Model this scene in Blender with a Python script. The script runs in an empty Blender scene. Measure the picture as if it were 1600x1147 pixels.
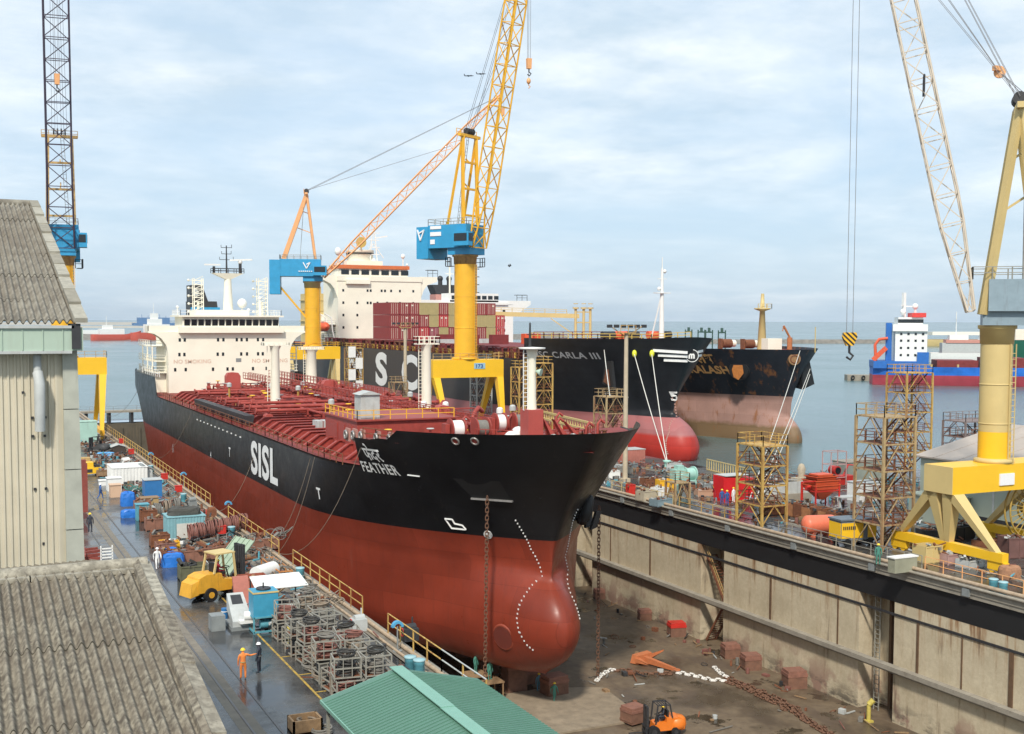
import bpy, math, random
from mathutils import Vector, Matrix
random.seed(7)
R=math.radians
SC=bpy.context.scene; COL=SC.collection
# ---------------- camera model (used to read ground positions) ----------------
F=1850.; PX=800; PITCH=R(3.5); ROLL=R(0.17); PY=500.5+F*math.tan(PITCH)
YAW=math.atan(880/F*math.cos(PITCH)); CZ=20.5
def ray(px,py):
    u=(px-PX)/F; v=-(py-PY)/F
    c,s=math.cos(ROLL),math.sin(ROLL); u,v=u*c-v*s,u*s+v*c
    cp,sp=math.cos(PITCH),math.sin(PITCH); f=cp+v*sp; up=-sp+v*cp
    cy,sy=math.cos(YAW),math.sin(YAW)
    return Vector((f*sy+u*cy,f*cy-u*sy,up))
def G(px,py,z=0.):
    d=ray(px,py); t=(z-CZ)/d.z; return Vector((d.x*t,d.y*t,z))
def AX(px,py,X):
    d=ray(px,py); t=X/d.x; return Vector((X,d.y*t,CZ+d.z*t))
def AY(px,py,Y):
    d=ray(px,py); t=Y/d.y; return Vector((d.x*t,Y,CZ+d.z*t))
cam=bpy.data.cameras.new('camera'); co=bpy.data.objects.new('camera',cam); COL.objects.link(co); SC.camera=co
cam.sensor_width=36; cam.lens=36*F/1600; cam.clip_start=.5; cam.clip_end=60000
cam.shift_y=-(573.5-PY)/1600
cp,sp=math.cos(PITCH),math.sin(PITCH); cy,sy=math.cos(YAW),math.sin(YAW)
fw=Vector((sy*cp,cy*cp,-sp)); rt=Vector((cy,-sy,0)); up=rt.cross(fw)
c_,s_=math.cos(ROLL),math.sin(ROLL)
rt2=rt*c_+up*s_; up2=up*c_-rt*s_
mw=Matrix((rt2,up2,-fw)).transposed().to_4x4(); mw.translation=(0,0,CZ); co.matrix_world=mw
# ---------------- materials ----------------
MATS={}
def lnk(nt,a,b): nt.links.new(a,b)
def M(name,col,rough=.6,var=.18,scale=1.2,metal=0.,grime=0.,gcol=(.09,.05,.03),streak=True,bump=0.,gth=.55,spec=.5):
    if name in MATS: return MATS[name]
    m=bpy.data.materials.new(name); m.use_nodes=True; nt=m.node_tree; N=nt.nodes; N.clear()
    o=N.new('ShaderNodeOutputMaterial'); b=N.new('ShaderNodeBsdfPrincipled'); lnk(nt,b.outputs[0],o.inputs[0])
    g=N.new('ShaderNodeNewGeometry')
    n=N.new('ShaderNodeTexNoise'); n.inputs['Scale'].default_value=scale; n.inputs['Detail'].default_value=6; n.inputs['Roughness'].default_value=.62
    lnk(nt,g.outputs['Position'],n.inputs['Vector'])
    mr=N.new('ShaderNodeMapRange'); mr.inputs[1].default_value=.25; mr.inputs[2].default_value=.75; mr.inputs[3].default_value=1-var; mr.inputs[4].default_value=1+var*.6
    lnk(nt,n.outputs[0],mr.inputs[0])
    mx=N.new('ShaderNodeMix'); mx.data_type='RGBA'; mx.blend_type='MULTIPLY'; mx.inputs[0].default_value=1
    mx.inputs[6].default_value=(*col,1); lnk(nt,mr.outputs[0],mx.inputs[7]); last=mx.outputs[2]
    if grime>0:
        mp=N.new('ShaderNodeMapping'); mp.inputs['Scale'].default_value=(2.2,2.2,.28) if streak else (1.3,1.3,1.3)
        lnk(nt,g.outputs['Position'],mp.inputs[0])
        n2=N.new('ShaderNodeTexNoise'); n2.inputs['Scale'].default_value=1.; n2.inputs['Detail'].default_value=8; n2.inputs['Roughness'].default_value=.7
        lnk(nt,mp.outputs[0],n2.inputs['Vector'])
        m2=N.new('ShaderNodeMapRange'); m2.inputs[1].default_value=gth; m2.inputs[2].default_value=gth+.16; m2.inputs[4].default_value=grime; lnk(nt,n2.outputs[0],m2.inputs[0])
        mx2=N.new('ShaderNodeMix'); mx2.data_type='RGBA'; lnk(nt,m2.outputs[0],mx2.inputs[0]); lnk(nt,last,mx2.inputs[6]); mx2.inputs[7].default_value=(*gcol,1); last=mx2.outputs[2]
    lnk(nt,last,b.inputs['Base Color'])
    r2=N.new('ShaderNodeMapRange'); r2.inputs[3].default_value=max(.05,rough-.12); r2.inputs[4].default_value=min(1,rough+.14); lnk(nt,n.outputs[0],r2.inputs[0]); lnk(nt,r2.outputs[0],b.inputs['Roughness'])
    b.inputs['Metallic'].default_value=metal; b.inputs['Specular IOR Level'].default_value=spec
    if bump>0:
        bp=N.new('ShaderNodeBump'); bp.inputs['Strength'].default_value=bump; bp.inputs['Distance'].default_value=.05; lnk(nt,n.outputs[0],bp.inputs['Height']); lnk(nt,bp.outputs[0],b.inputs['Normal'])
    MATS[name]=m; m['nt']=1
    return m
RUST=(.16,.06,.025)
cream=M('cream paint',(.84,.80,.67),.5,.06,.5,grime=.22,gcol=(.42,.30,.17),gth=.60)
white=M('white paint',(.78,.78,.75),.5,.08,grime=.2,gcol=(.4,.35,.3),gth=.62)
deckred=M('deck red paint',(.24,.040,.031),.6,.35,.9,grime=.55,gcol=(.09,.035,.025),streak=False,spec=.25)
pipered=M('pipe red paint',(.33,.058,.045),.5,.3,1.5,grime=.4,gcol=(.13,.04,.025),streak=False,spec=.3)
yel=M('crane yellow paint',(.80,.43,.025),.45,.10,.6,grime=.5,gcol=(.38,.17,.04),gth=.58)
yel2=M('bright yellow paint',(.85,.50,.02),.42,.06,.6,grime=.3,gcol=(.45,.22,.04),gth=.62)
khaki=M('faded khaki paint',(.60,.46,.20),.55,.10,.5,grime=.3,gcol=(.38,.24,.10),gth=.62)
rusty=M('rusty yellow paint',(.52,.34,.13),.7,.3,2.5,grime=.75,gcol=(.17,.07,.035),gth=.52)
orange=M('pale orange paint',(.80,.40,.17),.5,.12,1,grime=.3,gcol=(.4,.2,.1),gth=.6)
oran2=M('safety orange paint',(.75,.19,.02),.4,.1,2)
blue=M('crane blue paint',(.03,.30,.55),.45,.15,.8,grime=.35,gcol=(.05,.14,.2),gth=.58)
teal=M('teal blue paint',(.10,.34,.42),.55,.2,2,grime=.4,gcol=(.12,.12,.1))
blue2=M('tarpaulin blue',(.02,.16,.55),.4,.2,3)
palegreen=M('pale green paint',(.42,.55,.45),.55,.12,1,grime=.35,gcol=(.25,.2,.14),gth=.58)
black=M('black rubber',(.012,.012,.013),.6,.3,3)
darkm=M('dark steel',(.035,.035,.038),.5,.3,3)
grey=M('grey paint',(.24,.26,.26),.6,.25,1.5,grime=.5,gcol=(.12,.08,.05))
ltgrey=M('light grey paint',(.46,.48,.47),.6,.18,1.5,grime=.4,gcol=(.25,.2,.15))
steelg=M('blue grey paint',(.20,.28,.32),.5,.15,1,grime=.35,gcol=(.1,.1,.1))
rust=M('rust',(.20,.075,.035),.85,.4,3,grime=.6,gcol=(.07,.035,.025),streak=False)
wood=M('timber',(.30,.19,.10),.8,.35,5,grime=.4,gcol=(.1,.06,.035))
red=M('red paint',(.55,.03,.02),.45,.2,1.5,grime=.3,gcol=(.2,.04,.03))
orred=M('red orange paint',(.68,.10,.035),.5,.18,1.5,grime=.25,gcol=(.35,.08,.04))
glass=M('dark glass',(.015,.02,.025),.12,.2,1)
conc=M('concrete',(.30,.27,.22),.85,.25,1,grime=.5,gcol=(.13,.10,.07),streak=False,bump=.3)
rope=M('rope',(.25,.20,.15),.9,.3,6)
wire=M('steel wire',(.20,.20,.21),.5,.1,6)
hoseb=M('dark hose',(.045,.043,.04),.6,.4,5)
hoser=M('dull red hose',(.22,.09,.07),.7,.3,5)
hosey=M('yellow hose',(.55,.45,.10),.6,.3,5)
hoseg=M('grey hose',(.19,.18,.16),.7,.3,5)
cage=M('galvanised frame',(.30,.29,.25),.55,.25,3,grime=.6,gcol=(.25,.12,.06))
skin=M('skin',(.25,.13,.08),.6,.05)
# ---------------- mesh builder ----------------
class MB:
    def __init__(s): s.v=[]; s.f=[]; s.m=[]; s.s=[]
    def add(s,vs,fs,mi=0,sm=False):
        b=len(s.v); s.v.extend([tuple(v) for v in vs])
        for f in fs: s.f.append(tuple(b+i for i in f)); s.m.append(mi); s.s.append(sm)
        return s
    def box(s,a,b,mi=0,rz=0,c=None):
        x0,y0,z0=a; x1,y1,z1=b
        vs=[Vector(p) for p in((x0,y0,z0),(x1,y0,z0),(x1,y1,z0),(x0,y1,z0),(x0,y0,z1),(x1,y0,z1),(x1,y1,z1),(x0,y1,z1))]
        if rz:
            c=Vector(c) if c else Vector(((x0+x1)/2,(y0+y1)/2,0)); m=Matrix.Rotation(rz,3,'Z'); vs=[m@(v-c)+c for v in vs]
        return s.add(vs,[(0,3,2,1),(4,5,6,7),(0,1,5,4),(1,2,6,5),(2,3,7,6),(3,0,4,7)],mi)
    def hexa(s,vs,mi=0): return s.add(vs,[(0,3,2,1),(4,5,6,7),(0,1,5,4),(1,2,6,5),(2,3,7,6),(3,0,4,7)],mi)
    def bar(s,p,q,w,h=None,mi=0):
        p=Vector(p);q=Vector(q);h=h or w; d=(q-p)
        if d.length<1e-5: return s
        d.normalize(); u=Vector((0,0,1)) if abs(d.z)<.95 else Vector((0,1,0))
        a=d.cross(u).normalized()*w/2; b=a.cross(d).normalized()*h/2
        return s.add([p-a-b,p+a-b,p+a+b,p-a+b,q-a-b,q+a-b,q+a+b,q-a+b],[(0,1,2,3),(7,6,5,4),(0,4,5,1),(1,5,6,2),(2,6,7,3),(3,7,4,0)],mi)
    def cyl(s,p,q,r,r2=None,n=8,mi=0,caps=True,sm=True):
        p=Vector(p);q=Vector(q);r2=r if r2 is None else r2; d=(q-p).normalized()
        u=Vector((0,0,1)) if abs(d.z)<.95 else Vector((1,0,0)); a=d.cross(u).normalized(); b=d.cross(a)
        vs=[]
        for P,rr in((p,r),(q,r2)):
            for i in range(n):
                t=2*math.pi*i/n; vs.append(P+(a*math.cos(t)+b*math.sin(t))*rr)
        s.add(vs,[(i,i+n,(i+1)%n+n,(i+1)%n) for i in range(n)],mi,sm)
        if caps: s.add(vs,[tuple(range(n)),tuple(range(2*n-1,n-1,-1))],mi)
        return s
    def lathe(s,c,prof,n=16,mi=0,axis='Z'):
        c=Vector(c); vs=[]
        for r,z in prof:
            for i in range(n):
                t=2*math.pi*i/n; a,b=r*math.cos(t),r*math.sin(t)
                vs.append(c+(Vector((a,b,z)) if axis=='Z' else Vector((z,a,b)) if axis=='X' else Vector((b,z,a))))
        k=len(prof)
        return s.add(vs,[(j*n+i,j*n+(i+1)%n,(j+1)*n+(i+1)%n,(j+1)*n+i) for j in range(k-1) for i in range(n)],mi,True)
    def tube(s,pts,r,n=6,mi=0):
        pts=[Vector(p) for p in pts]; vs=[]; pa=None
        for i,p in enumerate(pts):
            d=(pts[min(i+1,len(pts)-1)]-pts[max(i-1,0)]).normalized()
            if pa is None:
                u=Vector((0,0,1)) if abs(d.z)<.9 else Vector((1,0,0)); a=d.cross(u).normalized()
            else: a=(pa-d*pa.dot(d)).normalized()
            pa=a; b=d.cross(a)
            for k in range(n):
                t=2*math.pi*k/n; vs.append(p+(a*math.cos(t)+b*math.sin(t))*r)
        return s.add(vs,[(i*n+k,i*n+(k+1)%n,(i+1)*n+(k+1)%n,(i+1)*n+k) for i in range(len(pts)-1) for k in range(n)],mi,True)
    def torus(s,c,Rr,r,ax='Z',n=20,k=6,mi=0,tilt=None):
        c=Vector(c); vs=[]
        for i in range(n):
            t=2*math.pi*i/n
            for j in range(k):
                u=2*math.pi*j/k; rr=Rr+r*math.cos(u); a,b,h=rr*math.cos(t),rr*math.sin(t),r*math.sin(u)
                v=Vector((a,b,h)) if ax=='Z' else Vector((h,a,b)) if ax=='X' else Vector((b,h,a))
                if tilt: v=tilt@v
                vs.append(c+v)
        return s.add(vs,[(i*k+j,((i+1)%n)*k+j,((i+1)%n)*k+(j+1)%k,i*k+(j+1)%k) for i in range(n) for j in range(k)],mi,True)
    def poly(s,pts,z0,z1,mi=0):
        n=len(pts); vs=[(x,y,z0) for x,y in pts]+[(x,y,z1) for x,y in pts]
        return s.add(vs,[tuple(range(n-1,-1,-1)),tuple(range(n,2*n))]+[(i,(i+1)%n,(i+1)%n+n,i+n) for i in range(n)],mi)
    def quad(s,*p,mi=0): return s.add(p,[tuple(range(len(p)))],mi)
    def ball(s,c,r,n=10,mi=0,sz=1):
        c=Vector(c); pr=[(max(.001,r*math.sin(math.pi*i/6)),-r*sz*math.cos(math.pi*i/6)) for i in range(7)]
        return s.lathe(c,pr,n,mi)
    def rail(s,pts,h=1.05,sp=2.,r=.035,mi=0,mid=2):
        pts=[Vector(p) for p in pts]
        for a,b in zip(pts,pts[1:]):
            L=(b-a).length; n=max(1,int(L/sp)); U=Vector((0,0,h))
            for i in range(n+1):
                p=a.lerp(b,i/n); s.bar(p,p+U,r*2,mi=mi)
            for k in range(mid): 
                q=Vector((0,0,h*(1-k/mid*.95)));
                s.bar(a+q,b+q,r*1.7,mi=mi)
        return s
    def build(s,name,mats,parent=None,kind=None):
        me=bpy.data.meshes.new(name); me.from_pydata(s.v,[],s.f)
        for m in (mats if isinstance(mats,(list,tuple)) else [mats]): me.materials.append(m)
        me.polygons.foreach_set('material_index',s.m); me.polygons.foreach_set('use_smooth',s.s); me.update()
        o=bpy.data.objects.new(name,me); COL.objects.link(o)
        if parent is not None:
            o.parent=parent; w=wloc(parent)
            if w.length>0: me.transform(Matrix.Translation(-w))
        if kind: o['kind']=kind
        return o
def wloc(o):
    v=Vector((0,0,0))
    while o is not None: v+=Vector(o.location) if not o.get('_l') else Vector((0,0,0)); o=o.parent
    return v
def tag(o,label,cat,group=None):
    o['label']=label; o['category']=cat
    if group: o['group']=group
    return o
def thing(name,label,cat,loc=(0,0,0),group=None):
    o=bpy.data.objects.new(name,None); o.empty_display_size=.3; COL.objects.link(o); o.location=loc
    return tag(o,label,cat,group)
def one(mb,name,mat,label,cat,group=None): return tag(mb.build(name,mat),label,cat,group)
def dup(root,loc,rz=0,label=None,group=None,mat=None,scale=None):
    r=root.copy(); COL.objects.link(r); r.location=loc; r.rotation_euler=(0,0,rz)
    if scale: r.scale=(scale,)*3 if not isinstance(scale,tuple) else scale
    if label: r['label']=label
    if group: r['group']=group
    for ch in list(root.children):
        c=ch.copy(); COL.objects.link(c); c.parent=r
        for g in ch.children:
            d=g.copy(); COL.objects.link(d); d.parent=c
    return r
def text2d(body,size=1.,bold=0.,sx=1.,lsp=1.):
    cu=bpy.data.curves.new('t','FONT'); cu.body=body; cu.size=size; cu.offset=bold; cu.space_character=lsp; cu.resolution_u=4
    ob=bpy.data.objects.new('t',cu); COL.objects.link(ob); dg=bpy.context.evaluated_depsgraph_get(); dg.update()
    me=bpy.data.meshes.new_from_object(ob.evaluated_get(dg)); vs=[(v.co.x*sx,v.co.y) for v in me.vertices]; fs=[tuple(p.vertices) for p in me.polygons]
    bpy.data.objects.remove(ob); bpy.data.curves.remove(cu); bpy.data.meshes.remove(me)
    return vs,fs
def textmb(body,fn,size=1.,bold=0.,sx=1.,lsp=1.,mb=None):
    mb=mb or MB(); vs,fs=text2d(body,size,bold,sx,lsp); mb.add([fn(x,y) for x,y in vs],fs); return mb
ORD=['first','second','third','fourth','fifth','sixth','seventh','eighth','ninth','tenth','eleventh','twelfth','thirteenth','fourteenth','fifteenth','sixteenth','seventeenth','eighteenth','nineteenth','twentieth']

def _chk():
    for o in bpy.data.objects:
        if o.get('label') and o.parent is None:
            n=len(o['label'].replace(',',' ').split())
            if n>16 or n<4: print('LABEL',n,o.name,o['label'])
# ---------------- world and sun ----------------
SUN_AZ=R(214); SUN_EL=R(46)   # azimuth measured clockwise from +Y: behind the camera, to the left
w=bpy.data.worlds.new('World'); SC.world=w; w.use_nodes=True; nt=w.node_tree; N=nt.nodes; N.clear()
out=N.new('ShaderNodeOutputWorld'); bg=N.new('ShaderNodeBackground'); bg.inputs[1].default_value=.122
sky=N.new('ShaderNodeTexSky'); sky.sky_type='NISHITA'; sky.sun_disc=False; sky.sun_elevation=SUN_EL; sky.sun_rotation=SUN_AZ; sky.air_density=1.; sky.dust_density=1.5; sky.ozone_density=1.6
tc=N.new('ShaderNodeTexCoord'); sx=N.new('ShaderNodeSeparateXYZ'); lnk(nt,tc.outputs['Generated'],sx.inputs[0])
def mth(op,a,b=None,c=None):
    m=N.new('ShaderNodeMath'); m.operation=op
    for i,x in enumerate((a,b,c)):
        if x is None: continue
        if isinstance(x,(int,float)): m.inputs[i].default_value=x
        else: lnk(nt,x,m.inputs[i])
    return m.outputs[0]
zc=mth('MAXIMUM',mth('ADD',sx.outputs[2],.16),.03)
cx=N.new('ShaderNodeCombineXYZ'); lnk(nt,mth('DIVIDE',sx.outputs[0],zc),cx.inputs[0]); lnk(nt,mth('DIVIDE',sx.outputs[1],zc),cx.inputs[1])
n1=N.new('ShaderNodeTexNoise'); n1.inputs['Scale'].default_value=1.0; n1.inputs['Detail'].default_value=9; n1.inputs['Roughness'].default_value=.56; n1.inputs['Distortion'].default_value=.5; lnk(nt,cx.outputs[0],n1.inputs['Vector'])
n2=N.new('ShaderNodeTexNoise'); n2.inputs['Scale'].default_value=2.6; n2.inputs['Detail'].default_value=8; n2.inputs['Roughness'].default_value=.6; lnk(nt,cx.outputs[0],n2.inputs['Vector'])
cov=N.new('ShaderNodeMapRange'); cov.inputs[1].default_value=.30; cov.inputs[2].default_value=.66; lnk(nt,n1.outputs[0],cov.inputs[0])
hz=N.new('ShaderNodeMapRange'); hz.inputs[1].default_value=.0; hz.inputs[2].default_value=.22; hz.inputs[3].default_value=.35; hz.inputs[4].default_value=.95; lnk(nt,sx.outputs[2],hz.inputs[0])
ccol=N.new('ShaderNodeMix'); ccol.data_type='RGBA'; ccol.inputs[6].default_value=(4.7,5.6,6.3,1); ccol.inputs[7].default_value=(7.7,8.0,8.1,1); 
cr=N.new('ShaderNodeMapRange'); cr.inputs[1].default_value=.36; cr.inputs[2].default_value=.64; lnk(nt,n2.outputs[0],cr.inputs[0]); lnk(nt,cr.outputs[0],ccol.inputs[0])
hc=N.new('ShaderNodeMix'); hc.data_type='RGBA'; hc.inputs[7].default_value=(4.3,5.6,6.9,1); lnk(nt,sky.outputs[0],hc.inputs[6]); hc.inputs[0].default_value=.75
mix=N.new('ShaderNodeMix'); mix.data_type='RGBA'; lnk(nt,mth('MULTIPLY',cov.outputs[0],hz.outputs[0]),mix.inputs[0]); lnk(nt,hc.outputs[2],mix.inputs[6]); lnk(nt,ccol.outputs[2],mix.inputs[7])
lnk(nt,mix.outputs[2],bg.inputs[0]); lnk(nt,bg.outputs[0],out.inputs[0])
sl=bpy.data.lights.new('sun','SUN'); sl.energy=3.4; sl.angle=R(5); sl.color=(1,.93,.82); so=bpy.data.objects.new('sun',sl); COL.objects.link(so)
sd=Vector((math.sin(SUN_AZ)*math.cos(SUN_EL),math.cos(SUN_AZ)*math.cos(SUN_EL),math.sin(SUN_EL)))
so.rotation_euler=sd.to_track_quat('Z','Y').to_euler(); so.location=(0,0,200)
SC.view_settings.view_transform='Standard'; SC.view_settings.look='None'; SC.view_settings.exposure=.25; SC.view_settings.gamma=1
SC.cycles.max_bounces=6
# ---------------- special materials ----------------
def base(name):
    m=bpy.data.materials.new(name); m.use_nodes=True; nt=m.node_tree; b=nt.nodes['Principled BSDF']; g=nt.nodes.new('ShaderNodeNewGeometry'); return m,nt,b,g
def noise(nt,g,sc,det=6,ro=.6,mscale=None,out='Position'):
    n=nt.nodes.new('ShaderNodeTexNoise'); n.inputs['Scale'].default_value=sc; n.inputs['Detail'].default_value=det; n.inputs['Roughness'].default_value=ro
    s=g.outputs[out]
    if mscale:
        mp=nt.nodes.new('ShaderNodeMapping'); mp.inputs['Scale'].default_value=mscale; lnk(nt,s,mp.inputs[0]); s=mp.outputs[0]
    lnk(nt,s,n.inputs['Vector']); return n.outputs[0]
def mr(nt,x,a,b,c=0.,d=1.):
    m=nt.nodes.new('ShaderNodeMapRange'); lnk(nt,x,m.inputs[0]); m.inputs[1].default_value=a; m.inputs[2].default_value=b; m.inputs[3].default_value=c; m.inputs[4].default_value=d; return m.outputs[0]
def mixc(nt,f,a,b,mode='MIX'):
    m=nt.nodes.new('ShaderNodeMix'); m.data_type='RGBA'; m.blend_type=mode
    for k,x in((0,f),(6,a),(7,b)):
        if isinstance(x,(int,float)): m.inputs[k].default_value=x
        elif isinstance(x,tuple): m.inputs[k].default_value=(*x,1)
        else: lnk(nt,x,m.inputs[k])
    return m.outputs[2]
def mm(nt,op,a,b=0.):
    m=nt.nodes.new('ShaderNodeMath'); m.operation=op
    for i,x in enumerate((a,b)):
        if isinstance(x,(int,float)): m.inputs[i].default_value=x
        else: lnk(nt,x,m.inputs[i])
    return m.outputs[0]
def bumpn(nt,b,h,st,dist=.05,nrm=None):
    n=nt.nodes.new('ShaderNodeBump'); n.inputs['Strength'].default_value=st; n.inputs['Distance'].default_value=dist; lnk(nt,h,n.inputs['Height']); lnk(nt,n.outputs[0],b.inputs['Normal'])
    if nrm is not None: lnk(nt,nrm,n.inputs['Normal'])
    return n.outputs[0]
# wet quay asphalt
m,nt,b,g=base('wet quay'); a=noise(nt,g,.16,7,.62); c=noise(nt,g,1.6,8,.7); d=noise(nt,g,.5,5,.6,(1,.25,1))
wet=mr(nt,a,.44,.58); col=mixc(nt,mr(nt,c,.3,.7),(.055,.056,.058),(.10,.095,.085)); col=mixc(nt,mr(nt,d,.52,.66,0,.55),col,(.10,.078,.06)); col=mixc(nt,wet,col,(.035,.037,.04))
lnk(nt,col,b.inputs['Base Color']); lnk(nt,mr(nt,mm(nt,'ADD',a,mm(nt,'MULTIPLY',c,.25)),.47,.68,.5,.10),b.inputs['Roughness']); bumpn(nt,b,c,.25,.03); quaymat=m
m,nt,b,g=base('dock floor concrete'); a=noise(nt,g,.10,8,.6); c=noise(nt,g,1.1,9,.72); d=noise(nt,g,.35,6,.6,(1,.4,1))
col=mixc(nt,mr(nt,c,.3,.72),(.105,.073,.045),(.20,.15,.095)); col=mixc(nt,mr(nt,d,.5,.62,0,.7),col,(.085,.058,.04)); col=mixc(nt,mr(nt,a,.49,.58,0,.7),col,(.055,.043,.032))
e=noise(nt,g,.22,7,.62); pd=mr(nt,e,.575,.60); col=mixc(nt,pd,col,(.045,.034,.022))
lnk(nt,col,b.inputs['Base Color']); lnk(nt,mm(nt,'MULTIPLY',mr(nt,a,.44,.60,.72,.2),mr(nt,pd,0,1,1,.12)),b.inputs['Roughness']); bumpn(nt,b,c,.3,.04); floormat=m
# dock wall
m,nt,b,g=base('dock wall concrete'); a=noise(nt,g,.35,8,.65); c=noise(nt,g,3.,9,.72); st=noise(nt,g,1.,7,.65,(1,1.4,.16)); fl=noise(nt,g,.25,6,.6,(1,1,1)); bl=noise(nt,g,.5,7,.7,(1,.6,1.6))
sep=nt.nodes.new('ShaderNodeSeparateXYZ'); lnk(nt,g.outputs['Position'],sep.inputs[0]); z=sep.outputs[2]
col=mixc(nt,mr(nt,a,.3,.7),(.46,.39,.27),(.62,.54,.39)); col=mixc(nt,mr(nt,c,.35,.75,.0,.45),col,(.30,.24,.155))
topf=mr(nt,z,-6,-2.8,.15,1.); col=mixc(nt,mm(nt,'MULTIPLY',mr(nt,st,.50,.62,0,.85),topf),col,(.27,.12,.035))
col=mixc(nt,mr(nt,st,.60,.70,0,.6),col,(.07,.05,.035))
lowf=mr(nt,z,-12.6,-9.2,1.,0.); col=mixc(nt,mm(nt,'MULTIPLY',mr(nt,fl,.50,.56,0,.7),lowf),col,(.24,.11,.09)); col=mixc(nt,mm(nt,'MULTIPLY',mr(nt,bl,.50,.6,0,.8),mr(nt,z,-13,-11.2,1.,0.)),col,(.06,.05,.04))
lnk(nt,col,b.inputs['Base Color']); b.inputs['Roughness'].default_value=.85; bumpn(nt,b,c,.35,.05); wallmat=m
# water
m,nt,b,g=base('harbour water'); n_1=noise(nt,g,.35,4,.55,(1,1.6,1)); n_2=noise(nt,g,2.2,3,.5,(1,1.3,1)); n_3=noise(nt,g,.012,4,.5)
b.inputs['Base Color'].default_value=(.05,.10,.105,1); b.inputs['IOR'].default_value=1.33; lnk(nt,mr(nt,n_3,.3,.7,.12,.26),b.inputs['Roughness'])
lnk(nt,mixc(nt,mr(nt,n_3,.35,.65),(.07,.135,.145),(.10,.165,.17)),b.inputs['Base Color'])
bumpn(nt,b,mm(nt,'ADD',n_1,mm(nt,'MULTIPLY',n_2,.35)),.55,.35); watermat=m
# corrugated asbestos roof
def roofm(name,c1,c2,sc):
    m,nt,b,g=base(name); a=noise(nt,g,sc,6,.6); c=noise(nt,g,sc*.12,6,.6); d=noise(nt,g,sc*2.6,4,.65)
    col=mixc(nt,mr(nt,a,.38,.62),c1,c2); col=mixc(nt,mr(nt,c,.4,.65,0,.6),col,(.16,.13,.095)); col=mixc(nt,mr(nt,d,.55,.7,0,.55),col,(.075,.06,.05))
    lnk(nt,col,b.inputs['Base Color']); b.inputs['Roughness'].default_value=.9; bumpn(nt,b,d,.2,.01); return m
asb=roofm('weathered asbestos cement',(.10,.085,.065),(.29,.26,.20),9.)
asb2=roofm('weathered asbestos cement sheet',(.15,.135,.11),(.28,.26,.21),3.)
def hullm(name,zb,top,bot,zc=None,cc=None,rustf=0.,streaks=.25,rough=.42,mid=None,splash=None):
    m,nt,b,g=base(name); sep=nt.nodes.new('ShaderNodeSeparateXYZ'); lnk(nt,g.outputs['Position'],sep.inputs[0]); z=sep.outputs[2]
    a=noise(nt,g,.22,7,.6); c=noise(nt,g,2.6,8,.75,(1,1,.05)); d=noise(nt,g,.8,8,.7)
    t=mixc(nt,mr(nt,a,.3,.7),top,tuple(x*1.8+.004 for x in top)); bo=mixc(nt,mr(nt,a,.3,.7),tuple(x*.82 for x in bot),tuple(min(1,x*1.12) for x in bot))
    bo=mixc(nt,mr(nt,c,.52,.68,0,streaks),bo,tuple(x*.55+.01 for x in bot))
    if mid: # faded band above the water
        bo=mixc(nt,mm(nt,'MULTIPLY',mr(nt,z,mid[0]-.25,mid[0]+.25),mr(nt,d,.2,.5,.75,1.)),bo,mid[1])
    if cc: bo=mixc(nt,mr(nt,mm(nt,'ADD',z,mm(nt,'MULTIPLY',d,1.5)),zc,zc+.8,1,0),bo,cc)
    col=mixc(nt,mr(nt,z,zb-.01,zb+.01),bo,t)
    if rustf: 
        e=noise(nt,g,1.,8,.7,(.6,.6,.14)); col=mixc(nt,mr(nt,e,.56,.65,0,rustf),col,(.26,.10,.03)); 
    lnk(nt,col,b.inputs['Base Color']); lnk(nt,mr(nt,d,.3,.7,rough-.1,rough+.12),b.inputs['Roughness'])
    cb=nt.nodes.new('ShaderNodeCombineXYZ'); lnk(nt,sep.outputs[1],cb.inputs[0]); lnk(nt,z,cb.inputs[1])
    bk=nt.nodes.new('ShaderNodeTexBrick'); lnk(nt,cb.outputs[0],bk.inputs[0]); bk.inputs['Scale'].default_value=1; bk.inputs['Brick Width'].default_value=8.6; bk.inputs['Row Height'].default_value=2.3; bk.inputs['Mortar Size'].default_value=.035; bk.inputs['Mortar Smooth'].default_value=.6
    bk.inputs['Color1'].default_value=(.86,.86,.86,1); bk.inputs['Color2'].default_value=(1.1,1.1,1.1,1); bk.inputs['Mortar'].default_value=(.78,.78,.78,1)
    col=mixc(nt,1.,col,bk.outputs[0],'MULTIPLY'); lnk(nt,col,b.inputs['Base Color']); sc=noise(nt,g,.8,9,.8,(1,.6,.07)); col=mixc(nt,mr(nt,sc,.60,.72,0,.22),col,mixc(nt,.5,col,(.30,.22,.18))); lnk(nt,col,b.inputs['Base Color'])
    # weld seams of the plating
    br=nt.nodes.new('ShaderNodeTexWave'); br.wave_type='BANDS'; br.bands_direction='Z'; br.wave_profile='SAW'; br.inputs['Scale'].default_value=.16
    lnk(nt,g.outputs['Position'],br.inputs['Vector']); sh=mr(nt,br.outputs[1],.0,.03)
    b.inputs['Specular IOR Level'].default_value=.28; h=mm(nt,'ADD',mm(nt,'MULTIPLY',a,.9),mm(nt,'MULTIPLY',bk.outputs[1],-.16)); bumpn(nt,b,h,.25,.08)
    return m
hullA=hullm('tanker hull paint',1.86,(.006,.006,.007),(.225,.038,.020),rough=.36,streaks=.45)
hullB=hullm('container ship hull paint',4.4,(.013,.014,.017),(.42,.035,.025),rough=.45,mid=(1.6,(.36,.14,.14)),streaks=.3)
hullB2=M('weathered grey hull paint',(.052,.043,.040),.6,.25,.4,grime=.5,gcol=(.09,.07,.06),gth=.55)
hullC=hullm('old tanker hull paint',6.2,(.010,.012,.018),(.40,.24,.20),zc=.9,cc=(.20,.13,.07),rustf=.8,rough=.55)
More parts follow.
